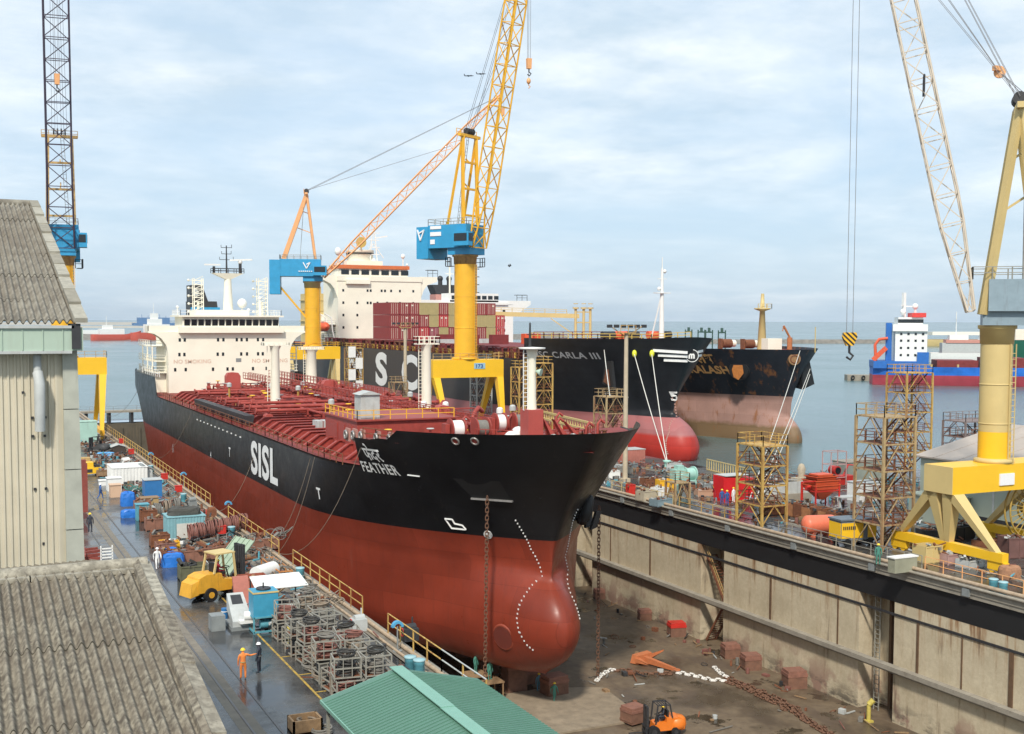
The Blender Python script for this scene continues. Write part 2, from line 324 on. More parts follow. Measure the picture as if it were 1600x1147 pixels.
hullD=hullm('blue ship hull paint',1.2,(.012,.10,.38),(.36,.05,.07),rough=.5)
hullG=M('green hull paint',(.01,.16,.09),.5,.1)
# ---------------- setting ----------------
def struct(mb,name,mat): return mb.build(name,mat,None,'structure')
QY0,QY1=-40.,281.
mb=MB(); mb.quad((-30000,-30000,-2.5),(30000,-30000,-2.5),(30000,30000,-2.5),(-30000,30000,-2.5)); 
# water: sheet with a hole where the dock and quays stand
mb=MB(); x0,x1,y0,y1=-70,91,-60,QY1
for a,b_,c,d in ((-30000,-30000,30000,y0),(-30000,y1,30000,30000),(-30000,y0,x0,y1),(x1,y0,30000,y1)): mb.quad((a,b_,-2.5),(c,b_,-2.5),(c,d,-2.5),(a,d,-2.5))
struct(mb,'harbour_water',watermat)
mb=MB(); mb.poly([(-70,-60),(22.4,-60),(22.4,QY1),(-70,QY1)],-5,0); struct(mb,'quay_ground',quaymat)
ptsR=[(74.2,-60),(150,-60),(150,70),(119,128),(96,126),(93.4,QY1-60),(91,QY1),(74.2,QY1)]
mb=MB(); mb.poly(ptsR,-5,0); struct(mb,'quay_ground',quaymat)
mb=MB(); mb.quad((22,-60,-13.3),(76,-60,-13.3),(76,QY1+2,-13.3),(22,QY1+2,-13.3)); struct(mb,'dock_floor',floormat)
# dock walls
XW=71.2
def dockwall(name,label,x,s,niches,cat='dock wall'):
    t=thing(name,label,cat,(x,150,0))
    mb=MB(); ys=[-60]
    for a,b_ in niches: ys+= [a,b_]
    ys.append(QY1)
    for i in range(0,len(ys),2): 
        lo,hi=sorted((x,x+s*3.2)); mb.box((lo,ys[i],-13.3),(hi,ys[i+1],-3.0))
        mb.box((lo-(.18 if s>0 else 0),ys[i]+.3*(i>0),-8.9),(hi-(.18 if s<0 else 0)*-1,ys[i+1]-.3,-8.85)) if 0 else None
    for a,b_ in niches:
        lo,hi=sorted((x+s*2.6,x+s*3.2)); mb.box((lo,a,-13.3),(hi,b_,-3.003))
    mb.build('wall',wallmat,t)
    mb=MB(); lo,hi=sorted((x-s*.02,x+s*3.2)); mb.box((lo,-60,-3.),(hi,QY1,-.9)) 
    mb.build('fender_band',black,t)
    mb=MB(); lo,hi=sorted((x-s*.30,x+s*1.3)); mb.box((lo,-60,-.9),(hi,QY1,.0)); mb.box((min(x-s*.38,x-s*.30),-60,-.55),(max(x-s*.38,x-s*.30),QY1,-.15)); mb.build('coping',conc,t)
    mb=MB(); lo,hi=sorted((x-s*.7,x)); mb.box((lo,-60,-8.75),(hi,QY1,-8.35)); lo,hi=sorted((x-s*.12,x)); mb.box((lo,-60,-9.1),(hi,QY1,-8.75)); mb.build('ledge',conc,t)
    mb=MB(); lo,hi=sorted((x-s*.10,x)); mb.box((lo,-60,-4.15),(hi,QY1,-3.95)); mb.build('wall_joint',darkm,t)
    return t
yx=lambda px,X: AX(px,900,X).y
nich=sorted([tuple(sorted((yx(1344,XW),yx(1399,XW)))),tuple(sorted((yx(1095,XW),yx(1131,XW)))),tuple(sorted((yx(900,XW),yx(925,XW))))])
t=dockwall('dock_wall','tall stained concrete dock wall with niches under the right quay','wall' and XW,1,nich)
for px,w_ in((954,.12),(1016,.22),(1205,.25),(1311,.10),(1437,.22),(1507,.08),(1585,.4),(1680,.3)):
    y=yx(px,XW); mb=MB(); mb.box((XW-.09,y-w_/2,-8.35),(XW,y+w_/2,-4.15)); mb.build('vertical_joint',M('dark joint stain',(.13,.075,.04),.85,.35,2),t)
mb=MB()
for k,y in enumerate([20+5.2*i for i in range(48)]):
    mb.box((XW-.55,y-.35,-.75),(XW-.38,y+.35,-.1)) if k%2 else None
mb.build('fender_bracket',grey,t)
mb=MB(); mb.cyl((XW-.15,-20,.28),(XW-.15,QY1,.28),.17,n=8); mb.build('service_pipe',M('pale rusty pipe',(.42,.32,.22),.7,.3,2,grime=.6,gcol=(.2,.1,.05)),t)
mb=MB(); mb.cyl((XW-.5,-20,.02),(XW-.5,QY1,.02),.13,n=8); mb.build('service_pipe',conc,t)
for a,b_ in nich[:2]:
    mb=MB(); y=a+(b_-a)*.62; mb.box((XW+2.2,y,-13.3),(XW+2.59,y+.3,-3.01)); mb.build('niche_column',M('dark joint stain',(.13,.075,.04)),t)
t=thing('niche_ladder','rusty ladder in the dock wall niche nearest the camera','ladder',(XW+1.2,(nich[0][0]+nich[0][1])/2,-13.3))
y=nich[0][1]-1.2; mb=MB()
for dy in(-.3,.3): mb.bar((XW+1,y+dy,-13.3),(XW+1,y+dy,-3.2),.08)
for i in range(25): mb.bar((XW+1,y-.3,-13+.4*i),(XW+1,y+.3,-13+.4*i),.05)
mb.build('ladder_frame',cage,t)
t=thing('niche_stair','steel stair going down in the second dock wall niche','stairs',(XW+1,(nich[1][0]+nich[1][1])/2,-13.3))
a,b_=nich[1]; mb=MB()
for x in(XW+.4,XW+1.6):
    mb.bar((x,b_-.5,-4.2),(x,a+.5,-8.4),.12,.25); mb.bar((x,a+.6,-9),(x,b_-.6,-13.2),.12,.25)
for i in range(16): 
    f=i/15; mb.box((XW+.4,b_-.5+(a-b_+1)*f-.1,-4.2-4.2*f),(XW+1.6,b_-.5+(a-b_+1)*f+.1,-4.15-4.2*f)); mb.box((XW+.4,a+.6+(b_-a-1.2)*f-.1,-9-4.2*f),(XW+1.6,a+.6+(b_-a-1.2)*f+.1,-8.95-4.2*f))
mb.build('stair_flight',rust,t)
mb=MB(); mb.bar((XW+.4,b_-.5,-3.2),(XW+.4,a+.5,-7.4),.06); mb.bar((XW+.4,b_-.5,-3.7),(XW+.4,a+.5,-7.9),.05); mb.build('handrail',rusty,t)
t=dockwall('dock_wall','dark concrete dock wall below the left quay beside the tanker',25.4,-1,[])
# rails and coping strip on the quays
def strip(name,x0,x1,y0,y1,z,mat,label,cat): 
    mb=MB(); mb.box((x0,y0,z-.05),(x1,y1,z)); o=mb.build(name,mat,None,'structure'); return o
steel=M('worn rail steel',(.13,.12,.115),.35,.3,3,metal=.6)
kerb=M('kerb concrete',(.20,.175,.14),.8,.3,1.2,grime=.5,gcol=(.09,.07,.05),streak=False)
for x in (13.2,11.9,14.5,23.0,76.5,87.): strip('crane_rail' if x not in(11.9,14.5) else 'cable_slot',x-.06,x+.06,-40,QY1,.035,steel,'','')
for x in (13.2,23.0,76.5,87.): strip('rail_bed',x-.55,x+.55,-40,QY1,.008,kerb,'','')
strip('kerb_strip',24.2,25.4,-40,QY1,.012,kerb,'',''); 
mb=MB(); mb.box((21.6,-40,0),(21.9,QY1,.13)); struct(mb,'kerb',kerb)
lin=M('worn yellow line paint',(.50,.33,.06),.6,.4,3,grime=.8,gcol=(.07,.065,.06),gth=.48,streak=False)
mb=MB(); mb.box((17.65,20,.004),(17.78,100,.010))
for y in (52,55.5,59,62.5,66,70): mb.box((17.78,y,.004),(20,y+.12,.010))
struct(mb,'yellow_line',lin)
for x0_,x1_ in((22.4,24.3),(72.3,74.4)): strip('quay_ground',x0_,x1_,-60,QY1,-.002 if 0 else .0,quaymat,'','')
# caisson gate
t=thing('caisson_gate','dark steel dock gate with walkway across the far end of the dock','gate',(48,279,-13.3))
gm=M('weedy gate steel',(.10,.085,.06),.75,.3,.5,grime=.6,gcol=(.20,.15,.09))
mb=MB(); mb.box((25.4,279,-13.3),(71.2,283,-3.1)); 
for i in range(12): mb.box((27+3.8*i,278.7,-13.3),(27.4+3.8*i,279,-4))
mb.build('gate_body',gm,t)
for i in range(10): mb=MB(); mb.box((27+4.9*i,279.4,-3.1),(27.6+4.9*i,282.6,-.6)); mb.build('stanchion',darkm,t)
mb=MB(); mb.box((25.4,279,-.6),(71.2,283,-.2)); mb.build('walkway',conc,t)
mb=MB(); mb.rail([(25.4,279.1,-.2),(71,279.1,-.2)],1.1,2.4,.04); mb.build('railing',grey,t)
# breakwaters, far shore
rock=M('breakwater rock',(.20,.185,.16),.9,.45,.25,bump=.6)
sand=M('far shore sand',(.42,.38,.31),.9,.2,.01)
def ridge(name,pts,h,wd,mat,seed,step=4.):
    rnd=random.Random(seed); mb=MB(); P=[]
    for a,b_ in zip(pts,pts[1:]):
        a=Vector((*a,0));b_=Vector((*b_,0)); n=max(2,int((b_-a).length/step))
        for i in range(n): P.append(a.lerp(b_,i/n))
    vs=[]
    for i,p in enumerate(P):
        d=(P[min(i+1,len(P)-1)]-P[max(i-1,0)]).normalized(); s_=Vector((-d.y,d.x,0)); 
        for k,(o,z) in enumerate(((-1,-3),(-.75,-1.2),(-.35,.75),(0,1),(.35,.75),(.75,-1.2),(1,-3))):
            vs.append(p+s_*o*wd*(1+rnd.uniform(-.12,.12))+Vector((0,0,(z*h if z>0 else z)+rnd.uniform(-.3,.3)*h*.4)))
    mb.add(vs,[(i*7+k,i*7+k+1,i*7+k+8,i*7+k+7) for i in range(len(P)-1) for k in range(6)])
    o=mb.build(name,mat,None,'structure'); return o
p1=G(1050,537,-2.5); p2=G(1700,536,-2.5); ridge('breakwater',[(p1.x,p1.y),(p2.x,p2.y)],1.7,7,rock,1,3.)
p1=G(100,528,-2.5); p2=G(238,531,-2.5); ridge('breakwater',[(p1.x-150,p1.y),(p2.x,p2.y),(p2.x+500,p2.y-50)],3.5,40,rock,2,12.)
p1=G(60,512,-2.5); p2=G(300,512,-2.5); ridge('far_shore',[(p1.x-900,p1.y),((p1.x+p2.x)/2,p1.y),(p2.x,p2.y)],2.,60,sand,3,60.)
p1=G(-100,507,-2.5); p2=G(330,507,-2.5); ridge('far_shore',[(p1.x,p1.y),(p2.x,p2.y)],7.,400,sand,3,200.)
# ---------------- ships ----------------
def interp(P,z):
    if z<=P[0][0]: return P[0][1]
    if z>=P[-1][0]: return P[-1][1]
    for i in range(len(P)-1):
        if P[i][0]<=z<=P[i+1][0]:
            a=P[max(i-1,0)];b=P[i];c=P[i+1];d=P[min(i+2,len(P)-1)]; t=(z-b[0])/(c[0]-b[0])
            mb_=(c[1]-a[1])/max(1e-6,c[0]-a[0])*(c[0]-b[0]); mc=(d[1]-b[1])/max(1e-6,d[0]-b[0])*(c[0]-b[0])
            t2,t3=t*t,t*t*t; return (2*t3-3*t2+1)*b[1]+(t3-2*t2+t)*mb_+(-2*t3+3*t2)*c[1]+(t3-t2)*mc
class Hull:
    def __init__(s,X0,B,zk,zd,stem,y1,zf,ystep,bulb,zmain,Led=20,Lew=42,aft=True,ztopf=None,poop=None,topb=.52,soft=1.6):
        s.soft=soft
        s.ztopf=ztopf; s.poop=poop; s.topb=topb
        s.X0,s.B,s.zk,s.zd,s.stem,s.y1,s.zf,s.ystep,s.bulb=X0,B,zk,zd,stem,y1,zf,ystep,bulb; s.zmain=zmain; s.Led,s.Lew=Led,Lew; s.aft=aft
    def ys(s,z):
        y=s.ysm(z)
        if s.bulb:
            yn,Lb,zb,hz,wb=s.bulb; q=1-((z-zb)/hz)**2
            if q>0: y=min(y,yn+Lb*(1-math.sqrt(q))+.0)
        return y
    def ysm(s,z): return interp(s.stem,z) if z>s.zmain[0] else s.zmain[1]+(s.zmain[0]-z)*.12
    def hb(s,y,z):
        if z>s.zd and s.ztopf and y<s.ystep: z=s.zd+(z-s.zd)*(s.zf-s.zd)/(s.ztopf(y)-s.zd)
        return s.hb0(y,z)
    def hb0(s,y,z):
        f=max(0,min(1,(z-s.zmain[0])/(s.zf-s.zmain[0]))) ; 
        Le=s.Lew+(s.Led-s.Lew)*f**.8; b=1.05+(getattr(s,'topb',.52)-1.05)*f**.75; a=2.1
        t=(y-s.ysm(z))/Le
        v=0 if t<=0 else s.B if t>=1 else s.B*(1-(1-t)**a)**b
        d_=y-s.ysm(z)
        if f>0 and d_>0: v=min(s.B,math.sqrt(v*v+2*s.soft*f*d_*math.exp(-d_/5)))
        Rb=4.2; zz=z-s.zk
        if zz<Rb: v*= (1-.40*(1-math.sqrt(max(0,1-((Rb-zz)/Rb)**2)))**1.)
        if s.bulb:
            yn,Lb,zb,hz,wb=s.bulb; q=1-((z-zb)/hz)**2
            if q>0:
                u=1 if y>yn+Lb else 1-((yn+Lb-y)/Lb)**2
                k=q+u-1
                if k>0:
                    bl=wb*math.sqrt(k)*(1-.22*max(0,(z-zb)/hz)); v=max(v,bl)+ .42*min(v,bl)*(1-min(1,abs(v-bl)/(wb*.9)))
        if s.aft:
            La=26+ (20*max(0,(s.zd-z)/(s.zd-s.zk))); e=(s.y1-y)/La
            if e<1:
                dz=max(0,min(1,(z-s.zk)/(s.zd-s.zk))); w=.10+.72*dz**1.6
                e=max(0,e); v*= w+(1-w)*(1-(1-e)**2.2)
        return v
    def top(s,y,z):
        if z<=s.zd: return z
        return s.zd+(z-s.zd)*(s.ztopf(y)-s.zd)/(s.zf-s.zd) if s.ztopf else z
    def mesh(s,mat,parent,nz=44,split=None):
        us=[(i/26)**1.7 for i in range(27)]; ys2=[s.ystep+(s.y1-s.ystep)*i/70 for i in range(1,71)]; ys2[0]=s.ystep+1.1
        zs=[s.zk+(s.zf-s.zk)*(i/nz) for i in range(nz+1)]
        rows=[]
        for z in zs:
            y0=s.ys(z)+.001; row=[]
            for u in us: y=y0+(s.ystep-y0)*u; row.append((y,z))
            for y in ys2: row.append((y,min(z,s.zd)))
            rows.append(row)
        mb=MB(); n=len(rows[0])
        for sg in(-1,1):
            vs=[]
            for j,row in enumerate(rows):
                for i,(y,z) in enumerate(row):
                    h=s.hb0(y,z) if i>0 else 0.0
                    if i<27: z=s.top(y,z)
                    elif s.poop and y>s.poop[0] and z>=s.zd-.001: z=s.zd+(s.poop[1]-s.zd)*max(0,min(1,(rows[j][0][1]-s.zd)/(s.zf-s.zd)))
                    vs.append((s.X0+sg*max(h,.0),y,z))
            fs=[]
            for j in range(len(rows)-1):
                for i in range(n-1):
                    q=(j*n+i,j*n+i+1,(j+1)*n+i+1,(j+1)*n+i); fs.append(q if sg<0 else q[::-1])
            mb.add([Vector(v) for v in vs],fs,0,True)
        # bottom and transom
        r=rows[0]; vs=[(s.X0-s.hb(y,z),y,z) for y,z in r]+[(s.X0+s.hb(y,z),y,z) for y,z in r]
        mb.add(vs,[(i,i+1,i+1+n,i+n) for i in range(n-1)])
        vs=[(s.X0-s.hb(rw[-1][0],rw[-1][1]),rw[-1][0],rw[-1][1]) for rw in rows]+[(s.X0+s.hb(rw[-1][0],rw[-1][1]),rw[-1][0],rw[-1][1]) for rw in rows]; k=len(rows)
        mb.add(vs,[(i,i+1,i+1+k,i+k) for i in range(k-1)])
        return mb.build('hull',mat,parent)
    def deck(s,mat,parent,drop=.9):
        for nm,ya,yb,z in(('forecastle_deck',s.ys(s.zf)+.6,s.ystep,s.zf-drop),('main_deck',s.ystep,s.y1-.3,s.zd-.12)):
            N_=40; mb=MB(); vs=[]
            for i in range(N_+1):
                y=ya+(yb-ya)*i/N_; h=max(.05,s.hb(y,z)-.12); vs+=[(s.X0-h,y,z),(s.X0+h,y,z)]
            mb.add(vs,[(2*i,2*i+1,2*i+3,2*i+2) for i in range(N_)]); mb.build(nm,mat,parent)
        h=s.hb(s.ystep,s.zf)-.2; mb=MB(); h=s.hb(s.ystep,s.zd)-.5; h2=s.hb(s.ystep,s.zd)-.1; y=s.ystep; a=s.zd-.1; b_=s.zf-drop; mb.hexa([(s.X0-h,y-.15,a),(s.X0+h,y-.15,a),(s.X0+h,y,a),(s.X0-h,y,a),(s.X0-h2,y-.15,b_),(s.X0+h2,y-.15,b_),(s.X0+h2,y,b_),(s.X0-h2,y,b_)]); mb.build('forecastle_bulkhead',mat,parent)
    def side(s,px,py,it=60):
        # where the line of sight through a pixel meets the port side
        d=ray(px,py); o=Vector((0,0,CZ)); lo=(s.X0-s.B-2)/d.x; t=lo; 
        for i in range(4000):
            p=o+d*t
            if p.y<s.y1 and s.zk<p.z<=s.zf and abs(p.x-s.X0)<s.hb(p.y,p.z) and p.x-s.X0<6: return p
            t+=.02/abs(d.x)*.5
            if t>lo*1.6: break
        return None
    def nrm(s,p): e=.1; return Vector((-1,-(s.hb(p.y+e,p.z)-s.hb(p.y-e,p.z))/(2*e),-(s.hb(p.y,p.z+e)-s.hb(p.y,p.z-e))/(2*e))).normalized()
    def text(s,body,Y0,z0,size,parent,name,mat,bold=.03,sx=1.,lsp=1.,off=.06,slant=0.):
        fn=lambda x,y:(s.X0-s.hb(Y0-x,z0+y+slant*x)-off,Y0-x,z0+y+slant*x)
        mb=textmb(body,fn,size,bold,sx,lsp); mb.f=[f[::-1] for f in mb.f]; return mb.build(name,mat,parent)
def win(parent,mbf,x0,x1,z0,z1,y,name='window',mat=None,proud=.03):
    mb=MB(); mb.box((x0,y-proud,z0),(x1,y+.1,z1)); return mb.build(name,mat or glass,parent)
# ======== main tanker ========
XC=47.5
def topA(y):
    return 10.7+.6*math.exp(-max(0,y-84)/8) if y<98 else 9.95 if y<101 else 9.75
HA=Hull(XC,14.8,-11.1,7.0,[(-1.2,91.7),(0,91.6),(1.2,91.2),(4,89.6),(8,86.3),(10.7,83.8)],258,10.7,104.,(88.7,9.5,-6.4,5.3,3.8),(-1.2,91.7),Led=27,Lew=32,ztopf=topA,poop=(214,10.3),topb=.82)
ta=thing('tanker_ship','black and red oil tanker standing in the dry dock, bow towards the camera','ship',(XC,170,-11.3))
HA.mesh(hullA,ta); HA.deck(deckred,ta,1.05)
def chainmb(pts,link=.42,r=.07,jit=0.,mb=None,rnd=random):
    mb=mb or MB(); P=[Vector(p) for p in pts]; L=[0]
    for a,b_ in zip(P,P[1:]): L.append(L[-1]+(b_-a).length)
    n=int(L[-1]/(link*.72)); k=0
    for i in range(n):
        s=L[-1]*(i+.5)/n
        while k<len(P)-2 and L[k+1]<s: k+=1
        c=P[k].lerp(P[k+1],(s-L[k])/(L[k+1]-L[k])); d=(P[k+1]-P[k]).normalized()
        if jit: c+=Vector((rnd.uniform(-jit,jit),rnd.uniform(-jit,jit),0))
        u=Vector((0,0,1)) if abs(d.z)<.9 else Vector((1,0,0)); a=d.cross(u).normalized(); b2=d.cross(a)
        if i%2: a=b2
        hl=link/2; hw=link*.30; ring=[(-hl,0),(-hl*.7,hw),(hl*.7,hw),(hl,0),(hl*.7,-hw),(-hl*.7,-hw)]
        pts2=[c+d*x+a*y for x,y in ring]
        for j in range(6): mb.cyl(pts2[j],pts2[(j+1)%6],r,n=5,caps=False)
    return mb
def sag(a,b_,drop,n=14):
    a=Vector(a);b_=Vector(b_); return [a.lerp(b_,i/n)-Vector((0,0,4*drop*(i/n)*(1-i/n))) for i in range(n+1)]
ZD=7.0
# --- accommodation block
hs=MB(); Y0=224.; hx0,hx1=XC-11.2,XC+11.6
hs.box((hx0,Y0,ZD-.1),(hx1,Y0+14,18.2)); hs.box((XC-13.2,Y0+3,ZD-.1),(XC+13.2,Y0+26,10.35)); hs.box((hx0+2,Y0+14,10.3),(hx1-2,Y0+24,16))
house=hs.build('accommodation_block',cream,ta)
mb=MB(); mb.box((XC-9.3,Y0-.9,18.0),(XC+10.2,Y0+9,19.1)); mb.box((XC-8.6,Y0-.3,19.1),(XC+9.4,Y0+8,20.95)); mb.box((XC-9.4,Y0-.9,20.95),(XC+10.2,Y0+8.4,21.25)); mb.box((XC-6,Y0+1,21.25),(XC+4,Y0+7,22.2))
br=mb.build('bridge',cream,ta)
for i in range(14):
    x=XC-8.3+1.27*i; mb=MB(); mb.hexa([(x,Y0-.36,19.35),(x+1.0,Y0-.36,19.35),(x+1.0,Y0-.2,19.35),(x,Y0-.2,19.35),(x,Y0-.62,20.5),(x+1.0,Y0-.62,20.5),(x+1.0,Y0-.2,20.5),(x,Y0-.2,20.5)]); mb.build('bridge_window',glass,br)
for sg in(-1,1):
    mb=MB(); xi=XC+sg*9.3; xo=XC+sg*14.7
    mb.box((min(xi,xo),Y0+.4,18.05),(max(xi,xo),Y0+4,18.3)); mb.box((min(xi,xo),Y0+.4,18.3),(max(xi,xo),Y0+.55,19.3)); mb.box((min(xi,xo),Y0+3.9,18.3),(max(xi,xo),Y0+4,19.3)); mb.box((min(xo,xo-sg*.12),Y0+.4,18.3),(max(xo,xo-sg*.12),Y0+4,19.3))
    xh=hx0 if sg<0 else hx1
    prof=[(xh,14.5),(xh+sg*.35,15.8),(xh+sg*1.2,17.0),(xh+sg*2.4,17.8),(xo,18.04),(xh,18.04)]
    for ya in(Y0+.02,Y0+3.2):
        n=len(prof); vs=[(x,ya,z) for x,z in prof]+[(x,ya+.25,z) for x,z in prof]; mb.add(vs,[tuple(range(n)),tuple(range(2*n-1,n-1,-1))]+[(i,i+n,(i+1)%n+n,(i+1)%n) for i in range(n)])
    mb.build('bridge_wing',cream,ta)
def wins(xs,z,s=.42):
    for x in xs: win(house,None,x-s/2,x+s/2,z-.32,z+.32,Y0,'porthole_window')
for xs,z in(((-7.9,-7,-.9,.1,2.6,3.5,4.5,6.6,7.6,),16.7),((-8,-7.1,-1,0,3.4,4.5,6.6,7.5),14.0),((-8.8,-6.9,-1.9,.8,1.8,5.6,8.2,9.8),11.2)): wins([XC+x-1.2 for x in xs],z)
mb=MB(); mb.box((XC+1.2,Y0-.04,12.5),(XC+2.2,Y0,13.2)); mb.build('notice_board',grey,house)
redtx=M('faded red lettering',(.66,.47,.36),.6,.2)
for x in(XC-10.3,XC+4.2):
    mb=textmb('NO SMOKING',lambda a,b_,x=x:(x+a,Y0-.03,12.35+b_),1.0,.015,1.05,1.05); mb.build('no_smoking_lettering',redtx,house)
# side galleries
for sg in(-1,1):
    xo=XC+sg*13.6; xi=hx0 if sg<0 else hx1
    for k,z in enumerate((10.5,12.6,15.3)):
        mb=MB(); mb.box((min(xo,xi),Y0+2+k*1.2,z),(max(xo,xi),Y0+20,z+.18)); mb.rail([(xo,Y0+20,z+.15),(xo,Y0+2+k*1.2,z+.15),(xi,Y0+2+k*1.2,z+.15)],1.1,2.2,.05); mb.build('side_deck',cream,ta)
    mb=MB()
    for y in(Y0+3,Y0+9,Y0+15): mb=MB(); mb.bar((xo,y,10.5),(xo,y,15.3),.22); mb.build('side_deck_post',cream,ta)
mb=MB(); mb.rail([(XC-14.3,214.5,10.3),(XC-14.5,232,10.3),(XC-12.8,250,10.3)],1.1,2.,.045); mb.rail([(XC-9,Y0-.5,21.25),(XC+9.8,Y0-.5,21.25),(XC+9.8,Y0+8,21.25)],1.0,1.2,.04); mb.rail([(XC-9,Y0-.5,21.25),(XC-9,Y0+8,21.25)],1.0,1.2,.04); mb.build('railing',white,ta)
# mast
mm_=MB(); xm=XC+.9; ym=Y0+5; mm_.cyl((xm,ym,21.2),(xm,ym,28.9),1.0,.62,n=14); mm_.hexa([(xm-.6,ym-.6,28.2),(xm+.6,ym-.6,28.2),(xm+.6,ym+.6,28.2),(xm-.6,ym+.6,28.2),(xm-3,ym-1,29.3),(xm+2.9,ym-1,29.3),(xm+2.9,ym+1,29.3),(xm-3,ym+1,29.3)])
ms=mm_.build('radar_mast',cream,ta)
mb=MB(); mb.rail([(xm-3,ym-1,29.3),(xm+2.9,ym-1,29.3),(xm+2.9,ym+1,29.3),(xm-3,ym+1,29.3),(xm-3,ym-1,29.3)],.9,1.4,.05); mb.cyl((xm-.2,ym,29.3),(xm-.2,ym,34.6),.2,.1,n=6)
for z,l in((31.9,1.3),(33.,.9),(34.2,1.)): mb.bar((xm-.2-l,ym,z),(xm-.2+l,ym,z),.1); mb.bar((xm-.2-l,ym,z),(xm-.2-l,ym,z+.5),.08); mb.bar((xm-.2+l,ym,z),(xm-.2+l,ym,z+.6),.08)
mb.cyl((xm+2.4,ym,29.3),(xm+2.4,ym,31.4),.3,n=8); mb.cyl((xm-2.6,ym,29.3),(xm-2.6,ym,30.6),.25,n=8); mb.build('antenna',darkm,ms)
mb=MB(); mb.bar((xm+.4,ym,31.8),(xm+4.6,ym-.6,32.0),.22,.3); mb.bar((xm-4.4,ym,30.9),(xm-1.4,ym,30.9),.22,.3); mb.ball((xm+2.4,ym,31.5),.45); mb.build('radar_scanner',white,ms)
for x,y,mr_ in((XC-4.2,Y0+8,28.4),(XC+8.2,Y0+8,28.6)):
    mb=MB(); q=.85
    for a in(-q,q):
        for b_ in(-q,q): mb.bar((x+a,y+b_,21),(x+a,y+b_,mr_),.16)
    for k in range(9):
        z=21.4+.82*k; mb.bar((x-q,y-q,z),(x+q,y-q,z),.12); mb.bar((x-q,y+q,z),(x+q,y+q,z),.12); mb.bar((x-q,y-q,z),(x+q,y-q,z+.8),.1)
    mb.box((x-.2,y-.2,21),(x+.2,y+.2,24)); 
    for k in range(5): mb.bar((x-q-.9,y,22+1.5*k),(x-q,y,22+1.5*k),.1); mb.ball((x-q-.9,y,22+1.5*k),.25,6)
    mb.build('signal_mast',cream,ta)
mb=MB(); fx,fy=XC-3.0,Y0+16; mb.hexa([(fx-1.2,fy,16),(fx+5,fy,16),(fx+5,fy+5,16),(fx-1.2,fy+5,16),(fx-1.2,fy,24.1),(fx+4,fy,24.1),(fx+4,fy+5,24.1),(fx-1.2,fy+5,24.1)])
mb.hexa([(fx-1.1,fy+.1,24.1),(fx+2.3,fy+.1,24.1),(fx+2.3,fy+4.6,24.1),(fx-1.1,fy+4.6,24.1),(fx-1.1,fy+.1,27.3),(fx+1.2,fy+.1,27.3),(fx+1.2,fy+4.6,27.3),(fx-1.1,fy+4.6,27.3)])
fu=mb.build('funnel',darkm,ta)
mb=MB(); mb.box((fx-1.15,fy-.05,21.5),(fx+4.6,fy,22.9)); mb.build('funnel_band',blue,fu)
mb=MB(); mb.cyl((fx-.2,fy+.1,25.8),(fx-.2,fy+.0,25.8),.7,n=12); mb.build('funnel_emblem',ltgrey,fu)
for x,z,r in((XC+3.6,23.6,.95),(XC+7.1,24.6,.35),(XC+4.8,22.3,.35),(XC-8.6,22.8,.3)):
    mb=MB(); mb.cyl((x,Y0+5,21.2),(x,Y0+5,z),.16,n=6); mb.ball((x,Y0+5,z),r,12); mb.build('radome',white,ta)
# --- cream deck posts
def cpost(x,y,z0,z1,r,plat,name='light_post'):
    mb=MB(); mb.lathe((x,y,0),[(r*1.5,z0),(r*1.05,z0+.9),(r,z0+2),(r*.88,z1-.6),(r*1.3,z1)],16); o=mb.build(name,cream,ta)
    p=MB(); w_=plat; p.box((x-w_,y-.7,z1),(x+w_,y+.7,z1+.15)); p.rail([(x-w_,y-.7,z1+.1),(x+w_,y-.7,z1+.1),(x+w_,y+.7,z1+.1),(x-w_,y+.7,z1+.1),(x-w_,y-.7,z1+.1)],.9 if z1>17 else .35,.7,.045); p.build('post_platform',cream,o)
    l=MB(); lx=x-r-.5
    l.bar((lx,y,z0),(lx,y,z1),.08); l.bar((lx+.45,y,z0),(lx+.45,y,z1),.08)
    for k in range(int((z1-z0)/.45)): l.bar((lx,y,z0+.45*k),(lx+.45,y,z0+.45*k),.05)
    l.build('post_ladder',cream,o); return o
cpost(40.4,161.,7,16.9,.62,1.75); cpost(54.9,141,7,17.4,.60,1.5); cpost(58.2,206,8,15.2,.95,2.2,'crane_post')
# --- cargo deck
for i in range(30):
    y=107.+3.5*i
    if 113<y<123: xa=46.5
    else: xa=44.5
    mb=MB(); h=HA.hb(y,ZD)-1.6; x0=XC-h
    mb.hexa([(x0,y-.12,ZD-.1),(xa+14,y-.12,ZD-.1),(xa+14,y+.12,ZD-.1),(x0,y+.12,ZD-.1),(x0+1.6,y-.12,ZD+1.05),(xa+14,y-.12,ZD+1.05),(xa+14,y+.12,ZD+1.05),(x0+1.6,y+.12,ZD+1.05)])
    mb.hexa([(x0-.1,y-.28,ZD),(x0+.1,y-.28,ZD-.1),(x0+.1,y+.28,ZD-.1),(x0-.1,y+.28,ZD),(x0+1.5,y-.28,ZD+1.07),(x0+1.7,y-.28,ZD+1.05),(x0+1.7,y+.28,ZD+1.05),(x0+1.5,y+.28,ZD+1.07)]); mb.box((x0+1.6,y-.28,ZD+1.055),(xa+14,y+.28,ZD+1.13))
    mb.build('deck_girder',pipered,ta)
rnd=random.Random(11)
pipes=[(41.2+.95*i,1.5+(.5 if i%3==0 else 0)+.12*(i%2),.16+.05*(i%3)) for i in range(17)]
